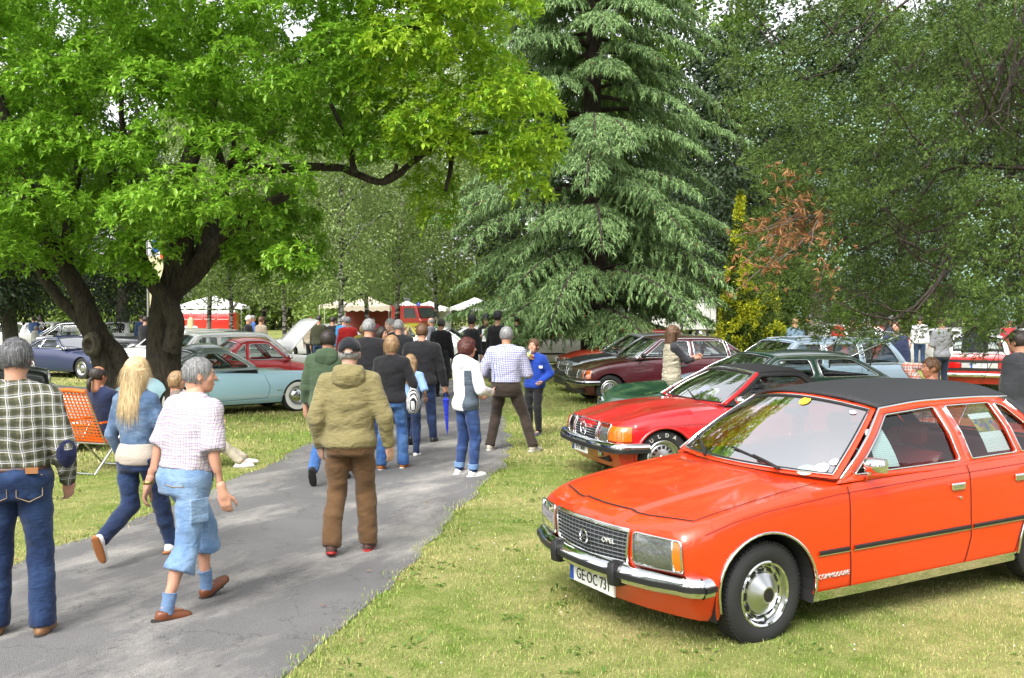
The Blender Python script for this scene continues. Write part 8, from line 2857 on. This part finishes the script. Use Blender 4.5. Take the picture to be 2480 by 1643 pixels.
 p = person('man in khaki hooded jacket, brown trousers and black cap seen from behind', (-1.29, 8.2, 0), R(2), h=1.75, top=('jacket', kh), bottom=cloth('brown_cotton', (.115, .062, .026)), hair=HX('cap_only', 'grey', 500, .02), shoes=(mat('suede_brown', (.07, .035, .028), rough=.8), mat('red_sole', (.35, .02, .018), rough=.6)), fat=1.16, vox=NV, hem=.875, top_puff=.022,
      hands=((.275, .06, .86), (-.275, .06, .86)), feet=((.10, .14, .08), (-.17, -.06, .10, 12)), shoulders=1.02, leg_flare=.022, legs_puff=.016, bulk=1.05, wr=.008, skin=SKIN_P, poles={('arm', 0): (.55, -1, 0), ('arm', 1): (-.55, -1, 0)}, seed=11)
 hood_lump(p, kh); cap(p, cloth('cap_black', (.008, .009, .013)), 'SONY')
 # --- man in green hooded top
 gh = cloth('green_fleece', (.045, .075, .038))
 p = person('dark haired man in green hooded top left of the khaki jacket', (-2.08, 11.6, 0), R(-4), h=1.76, top=('hooded_top', gh), bottom=denim_b, hair=HX('short', 'dark', 900, .04), shoes=(blk, dsole), vox=0.0203, top_puff=.03, hem=.88, sleeve=.86, hands=((.27, .0, .84), (-.29, .0, .84)), feet=((.10, .16, .08), (-.12, -.34, .20, 55)), fat=1.08, seed=12)
 hood_lump(p, gh)
 # --- woman in black with a striped bag
 p = person('brown haired woman in black jacket and light jeans carrying a striped bag', (-1.50, 12.6, 0), R(-10), h=1.66, top=('jacket', black), bottom=denim_b, hair=HX('bob', 'light', 1200, .06, mess=.12), shoes=(mat('orange_suede', (.35, .12, .03), rough=.7), whs), vox=0.0203, hem=.88, hands=((.22, .22, 1.0), (-.26, .05, .82)), feet=((.12, .10, .08), (-.12, -.10, .08)), leg_flare=.02, top_puff=.02, seed=14, turn=-10)
 w = wpt(p, (.27, .02, .90)); shoulder_bag('black and white striped shoulder bag on the woman in black', w, R(-10), (-.10, 0, .50))
 p = person('small girl with long brown hair and pale blue top held by the woman in black', (-1.38, 13.7, 0), R(-12), h=1.36, top=cloth('pale_blue_shirt', (.22, .36, .62)), bottom=denim_d, hair=HX('long', 'light', 700, .10, mess=.15), shoes=(whs, dsole), vox=0.0226, sleeve=.5, hands=((.24, .10, .98), (-.24, .05, .84)), seed=15, child=True)
 # --- man with blue umbrella
 p = person('man in black jacket and dark jeans holding a folded blue umbrella', (-1.34, 15.0, 0), R(-4), h=1.78, top=('jacket', black), bottom=denim_d, hair=HX('short', 'brown', 700, .03), shoes=(blk, dsole), vox=0.0203, hem=.87, top_puff=.03, shoulders=1.1, fat=1.08, hands=((.33, .03, .80), (-.28, .10, .85)), feet=((.14, .16, .08), (-.12, -.25, .13, 35)), seed=16, curl=1.2)
 w = wpt(p, p['wr'][0]+np.array([.01, .02, -.07])); umbrella('folded blue umbrella hanging from the hand of the man in black', (w.x, w.y, w.z+.04), (w.x+.03, w.y, w.z-.66))
 person('grey haired man in black jacket behind the khaki jacket', (-2.04, 14.4, 0), R(-6), h=1.84, top=('jacket', black), bottom=denim_d, hair=HX('short', 'grey', 700, .02), shoes=(blk, dsole), vox=0.0226, top_puff=.03, fat=1.1, seed=17)
 person('silver haired man in dark jacket walking ahead of the woman in black', (-1.98, 17.6, 0), R(-4), h=1.80, top=('jacket', cloth('charcoal', (.014, .015, .018))), bottom=denim_d, hair=HX('short', 'grey', 500, .02), shoes=(blk, dsole), vox=0.0249, top_puff=.03, seed=18)
 person('woman with black bobbed hair looking back in the walking group', (-2.25, 17.3, 0), R(-100), h=1.68, top=black, bottom=denim_d, hair=HX('bob', 'dark', 500, .05), shoes=(blk, dsole), vox=0.0249, turn=-10, face=True, seed=19)
 person('grey haired man in dark suit facing the camera in the group', (-2.32, 19.4, 0), R(130), h=1.80, top=('suit_jacket', cloth('charcoal', (.014, .015, .018))), bottom=black, hair=HX('short', 'grey', 300, .02), shoes=(blk, dsole), vox=0.0249, face=True, skin=SKIN_P, seed=20)
 # --- woman in white and slate jacket
 wj = two_tone('white_slate_jacket', (.66, .66, .66), (.06, .08, .11))
 p = person('auburn haired woman in white and grey hooded jacket with rolled jeans', (-.57, 12.1, 0), R(-52), h=1.63, top=('hooded_jacket', wj), bottom=cloth('denim_indigo', (.014, .035, .12), streak=(.05, .10, .24)), hair=HX('curly', 'auburn', 1500, .03, mess=.9, t=.022), shoes=(whs, whs, .13), vox=0.0186, hem=.84, top_puff=.028,
      hands=((.15, .30, 1.05), (-.08, .26, 1.0)), feet=((.12, .05, .08), (-.14, .02, .08)), fat=1.0, face=True, turn=-22, seed=21, curl=.9, skin=SKIN, poles={('arm', 0): (.6, -1, -.3)})
 hood_lump(p, cloth('white_hood', (.64, .64, .64)))
 for i in range(2):
  MB().tube([p['an'][i]+np.array([0, 0, .02]), p['an'][i]+np.array([0, 0, .08])], [.066, .068], 16).build('rolled_cuff', denim_l, p['root'], smooth=60)
 w = wpt(p, p['wr'][0]+np.array([-.03, .09, .02])); phone('small dark phone held by the woman in the white jacket', w, R(-52), R(-50))
 # --- man in blue checked shirt
 pl3 = plaid('blue_check', (.46, .51, .62), [('X', .030, .007, .0, (.04, .08, .30), .8), ('Z', .030, .007, .0, (.04, .08, .30), .8), ('X', .030, .004, .013, (.55, .24, .12), .45), ('Z', .030, .004, .013, (.55, .24, .12), .45)])
 p = person('man in blue checked shirt and brown trousers standing with legs apart', (-.14, 14.25, 0), R(-6), h=1.80, top=pl3, bottom=cloth('dark_brown_cord', (.032, .022, .016)), hair=HX('short', 'grey', 900, .025), shoes=(mat('beige_shoe', (.40, .36, .30), rough=.7), mat('pale_sole', (.5, .48, .44), rough=.7)), vox=0.0186, hem=1.0, top_puff=.03, fat=1.12, shoulders=1.1,
      hands=((.20, .26, 1.10), (-.20, .24, 1.00)), feet=((.42, -.02, .08, 0, -35), (-.17, .06, .08, 0, -12)), side=-.07, seed=23, poles={('arm', 0): (.6, -.8, -.4)}, leg_flare=.012)
 belt(p, mat('belt_black', (.02, .02, .025), rough=.4), .995, 1.12)
 # --- boy in blue fleece drinking
 p = person('boy in royal blue fleece drinking from a yellow bottle', (.36, 16.1, 0), R(148), h=1.50, top=('fleece_jacket', cloth('royal_fleece', (.010, .045, .30))), bottom=cloth('black_cargo', (.012, .012, .014)), hair=HX('short', 'brown', 1100, .04, t=.014), shoes=(mat('grey_trainer', (.08, .08, .10), rough=.7), whs), vox=0.0192, hem=.86, top_puff=.03, child=True,
      hands=((.05, .17, 1.42), (-.22, .12, .98)), feet=((.10, .0, .08), (-.10, .02, .08)), face=True, nod=-6, seed=25, curl=1.1, poles={('arm', 0): (1, .2, -.3)}, turn=8)
 m = wpt(p, p['A'](0, .105, -.058)); f = R(148); d = Vector((-math.sin(f), math.cos(f), 0))
 bottle('small bottle of yellow drink at the mouth of the boy', m+d*.15+Vector((.0, 0, -.14)), m)
 MB().box(Vector(p['T'](1.25, -.19, .09)), (.06, .02, .04)).build('sleeve_badge', WHITE, p['root'], smooth=0)
 # --- woman in beige vest with a phone
 p = person('brown haired woman in beige padded vest photographing with her phone', (2.66, 16.8, 0), R(-82), h=1.70, top=cloth('dark_grey_knit', (.035, .035, .042)), bottom=denim_m, hair=HX('wavy', 'brown', 1500, .10, mess=.4, t=.024), shoes=(blk, dsole), vox=0.0186, hem=.86, sleeve=.82, hands=((.06, .42, 1.20), (-.04, .42, 1.22)), feet=None, face=True, seed=27, curl=1.0, nod=8)
 vest_over(p, cloth('beige_vest', (.42, .38, .28), fold=.5, fscale=8))
 w = wpt(p, (p['wr'][0]+p['wr'][1])/2+np.array([0, .10, .05])); phone('dark phone raised by the woman in the beige vest', w, R(-82), R(-20))
 # --- people on the folding chairs
 c1 = folding_chair('orange lattice folding chair of the balding man', (-5.13, 12.55, 0), R(68))
 p = person('balding man with ponytail in navy polo shirt sitting on an orange chair', (-5.07, 12.73, 0), R(-26), h=1.76, top=('polo_shirt', cloth('navy_polo', (.012, .02, .06))), bottom=cloth('dark_jeans_b', (.012, .014, .022)), hair=HX('bald', 'dark', 300, .03), shoes=(blk, dsole), vox=0.0198, seat=.475, lean=-16, sleeve=.45, hem=.92, fat=1.12, face=True, skin=SKIN_T,
      hands=((.22, .40, .66), (-.22, .40, .66)), feet=((.12, .62, .08), (-.12, .66, .08)), seed=31)
 A = p['A']; MB().tube([A(0, -.11, -.02), A(0, -.15, -.05), A(0, -.155, -.13), A(0, -.14, -.19)], [.022, .03, .028, .008], 8).build('ponytail', HAIR['dark'], p['root'], smooth=60)
 MB().lathe([(.024, -.008), (.028, 0), (.024, .008)], 12, axis='z', M=Matrix.Translation(A(0, -.145, -.055))).build('hair_tie', WHITE, p['root'], smooth=60)
 folding_chair('orange lattice folding chair under the seated woman', (-4.18, 12.7, 0), R(12))
 p = person('seated woman with brown hair, beige trousers and white shoes on a folding chair', (-4.14, 12.72, 0), R(-78), h=1.64, top=cloth('taupe_knit', (.16, .13, .11)), bottom=cloth('beige_trousers', (.42, .37, .28)), hair=HX('bob', 'light', 500, .05), shoes=(whs, whs), vox=0.0209, seat=.47, lean=-8, hem=.9, hands=((.18, .38, .62), (-.18, .38, .62)), feet=((.10, .72, .08), (-.10, .80, .08)), seed=33)
 # --- right side
 pl4 = plaid('orange_check', (.62, .60, .56), [('X', .07, .022, .0, (.50, .12, .06), .75), ('Z', .07, .022, .0, (.50, .12, .06), .75), ('X', .07, .010, .03, (.10, .06, .10), .6), ('Z', .07, .010, .03, (.10, .06, .10), .6)])
 folding_chair('orange lattice folding chair behind the orange saloon roof', (5.02, 12.3, 0), R(185))
 person('man in orange checked shirt lounging with a hand behind his head', (5.0, 12.3, 0), R(95), h=1.76, top=pl4, bottom=denim_m, hair=HX('short', 'brown', 700, .03), shoes=(blk, dsole), vox=0.0198, seat=.57, lean=-10, hem=.9, face=True, skin=SKIN_T, turn=0, hands=((.15, -.14, 1.26), (-.22, .36, .76)), feet=((.12, .62, .08), (-.12, .66, .08)), seed=35, poles={('arm', 0): (1, 1, .2)})
 person('man in dark grey jacket and black trousers cut by the right edge', (5.62, 11.2, 0), R(40), h=1.74, top=('jacket', cloth('dark_grey_jacket', (.03, .033, .038))), bottom=black, hair=HX('short', 'dark', 300, .02), shoes=(blk, dsole), vox=0.0226, top_puff=.045, fat=1.15, hem=.85, seed=36)
 X = lambda u, d: (u-1240)/2450*d
 far('man in grey shirt and navy apron standing with folded arms', X(2282, 23.5), 23.5, 1.78, 12, (.20, .20, .22), (.012, .018, .04), ('short', 'brown'), hands=((.12, .24, 1.15), (-.12, .24, 1.15)), sleeve=.5, vox=0.0237)
 far('man in black jumper and light blue jeans by the red and white saloon', X(2362, 25), 25, 1.80, -8, (.012, .013, .018), (.16, .28, .46), ('short', 'dark'), vox=0.0237)
 # --- the far crowd: (label, px, distance, height, yaw, top, bottom, hair)
 J, K, BK = (.02, .045, .11), (.012, .012, .014), (.01, .01, .012)
 for a in (('man in olive coat and jeans by the grey saloon', 772, 31, 1.80, -10, (.04, .042, .02), J, ('short', 'dark')),
     ('man in beige coat behind the olive coat', 752, 33, 1.74, -20, (.30, .25, .18), K, ('short', 'brown')),
     ('man in bright blue jacket with grey cap by the birch', 833, 30, 1.78, -6, (.03, .20, .45), J, ('short', 'grey')),
     ('man in red jacket and cap at the edge of the walking group', 842, 27, 1.78, 10, (.45, .02, .02), J, ('short', 'grey')),
     ('man in black jacket with backpack beyond the olive coat', 806, 31, 1.76, -30, BK, J, ('short', 'dark')),
     ('blonde visitor between the green hooded top and the group', 880, 24, 1.62, 20, (.35, .30, .05), J, ('bob', 'blonde')),
     ('blonde woman in pale top behind the small red car', 462, 33, 1.72, 0, (.50, .50, .50), J, ('long', 'blonde')),
     ('white haired man in black jacket by the white estate car', 602, 31, 1.80, -90, BK, K, ('short', 'white')),
     ('visitor in beige jacket next to the open bonnet', 632, 33, 1.74, -30, (.28, .23, .17), J, ('short', 'brown')),
     ('visitor with blue cap behind the white haired man', 612, 40, 1.75, -60, (.05, .12, .35), K, ('short', 'grey')),
     ('man in black shirt leaning by the right trunk', 352, 32, 1.76, -20, BK, K, ('short', 'dark')),
     ('visitor in dark blue by the silver estate car', 342, 43, 1.74, 40, (.02, .04, .10), K, ('short', 'dark')),
     ('man in white shirt seated level with the far white cars', 86, 42, 1.30, -10, (.62, .62, .60), K, ('short', 'white')),
     ('man in blue shirt beside the white shirt', 98, 42, 1.32, -10, (.05, .16, .45), K, ('short', 'white')),
     ('woman in dark blue standing by the far white estate car', 82, 44, 1.70, -10, (.03, .06, .16), K, ('bob', 'dark')),
     ('visitor in red and black by the far white estate car', 98, 45, 1.74, -10, (.22, .03, .03), K, ('long', 'dark')),
     ('seated woman in pale green at the beige tent', 985, 34, 1.30, 150, (.25, .32, .12), K, ('short', 'light')),
     ('bald man in blue grey shirt by the white tents', 1045, 30, 1.74, 80, (.16, .17, .20), K, ('bald', 'grey')),
     ('woman in red behind the beige tent front', 905, 40, 1.66, 180, (.35, .05, .08), K, ('bob', 'dark')),
     ('man in denim jacket behind the blue estate roof', 1925, 27, 1.76, -20, (.16, .24, .34), J, ('short', 'light')),
     ('visitor in grey shirt behind the denim jacket', 1975, 31, 1.78, -60, (.30, .30, .30), K, ('short', 'dark')),
     ('visitor in black beyond the denim jacket', 1962, 33, 1.80, 40, BK, K, ('short', 'dark')),
     ('man in dark red striped jumper in the right crowd', 2066, 32, 1.76, 60, (.10, .02, .035), K, ('short', 'dark')),
     ('woman in red top in the right crowd', 2030, 35, 1.68, 20, (.50, .03, .03), J, ('bob', 'dark')),
     ('white haired man in dark jacket in the right crowd', 2100, 31, 1.74, 10, (.02, .022, .03), K, ('short', 'white')),
     ('man in white shirt and dark waistcoat by the raised tailgate', 2160, 30, 1.80, 20, (.04, .045, .06), J, ('short', 'grey')),
     ('visitor in blue shorts standing by the raised tailgate', 2170, 20.5, 1.74, 150, (.03, .04, .09), (.02, .03, .07), ('short', 'brown')),
     ('visitor in white jacket and jeans by the white bonnet', 2228, 33, 1.76, -20, (.60, .60, .62), J, ('short', 'dark')),
     ('woman in red patterned top at the far right', 2445, 31, 1.70, 160, (.35, .03, .04), K, ('bob', 'brown'))):
  far(a[0], X(a[1], a[2]), a[2], a[3], a[4], a[5], a[6], a[7])
 hat = mat('bowler_felt', (.010, .010, .012), rough=.7)
 bm = 'musicians in black'
 far('man in long black coat walking left of the cedar', X(1068, 23), 23, 1.76, -15, BK, BK, ('short', 'dark'), vox=0.0249, coat=True, group=bm)
 far('musician in black with bowler hat, nearest of the three', X(1142, 25), 25, 1.78, -40, BK, BK, ('short', 'dark'), hat, group=bm)
 far('musician in bowler hat reading a white sheet', X(1178, 28), 28, 1.80, 170, BK, BK, ('short', 'dark'), hat, hands=((.10, .28, 1.20), (-.10, .28, 1.20)), group=bm)
 far('musician in tall black hat beside the cedar bough', X(1205, 25), 25, 1.88, -20, BK, BK, ('short', 'dark'), hat, group=bm)
 far('person in black hat under the cedar boughs', X(1252, 30), 30, 1.78, 20, BK, BK, ('short', 'dark'), hat, group=bm)
 o = MB().box((0, 0, 0), (.24, .005, .34)).build('music_sheet', WHITE, smooth=0); o.location = (X(1178, 27.6), 27.55, 1.30); tag(o, 'white sheet of paper held up by the musician in a bowler hat', 'paper')

def two_tone(name, c0, c1):
 """white jacket with slate side panels"""
 m, t, b = node_mat(name)
 tc = t.nodes.new('ShaderNodeTexCoord'); sx = t.nodes.new('ShaderNodeSeparateXYZ'); t.links.new(tc.outputs['Object'], sx.inputs[0])
 a = t.nodes.new('ShaderNodeMath'); a.operation = 'COMPARE'; a.inputs[1].default_value = .145; a.inputs[2].default_value = .045
 t.links.new(sx.outputs['X'], a.inputs[0])
 y = t.nodes.new('ShaderNodeMath'); y.operation = 'LESS_THAN'; y.inputs[1].default_value = 1.28; t.links.new(sx.outputs['Z'], y.inputs[0])
 y2 = t.nodes.new('ShaderNodeMath'); y2.operation = 'LESS_THAN'; y2.inputs[1].default_value = .10; t.links.new(sx.outputs['Y'], y2.inputs[0])
 k = t.nodes.new('ShaderNodeMath'); k.operation = 'MULTIPLY'; t.links.new(a.outputs[0], k.inputs[0]); t.links.new(y.outputs[0], k.inputs[1])
 k2 = t.nodes.new('ShaderNodeMath'); k2.operation = 'MULTIPLY'; t.links.new(k.outputs[0], k2.inputs[0]); t.links.new(y2.outputs[0], k2.inputs[1])
 mx = t.nodes.new('ShaderNodeMixRGB'); mx.inputs['Color1'].default_value = (*c0, 1); mx.inputs['Color2'].default_value = (*c1, 1)
 t.links.new(k2.outputs[0], mx.inputs['Fac']); t.links.new(mx.outputs[0], b.inputs['Base Color']); b.inputs['Roughness'].default_value = .7
 add_folds(t, tc, b, .3, 5, 400)
 return m
# ================================================================ build, large structure first
PA, PB = build_ground()
build_grass(PA, PB)
build_magnolia(); build_cedar(); build_juniper(); build_golden_yew(); build_background_trees()
build_cars()
build_props()
build_people()
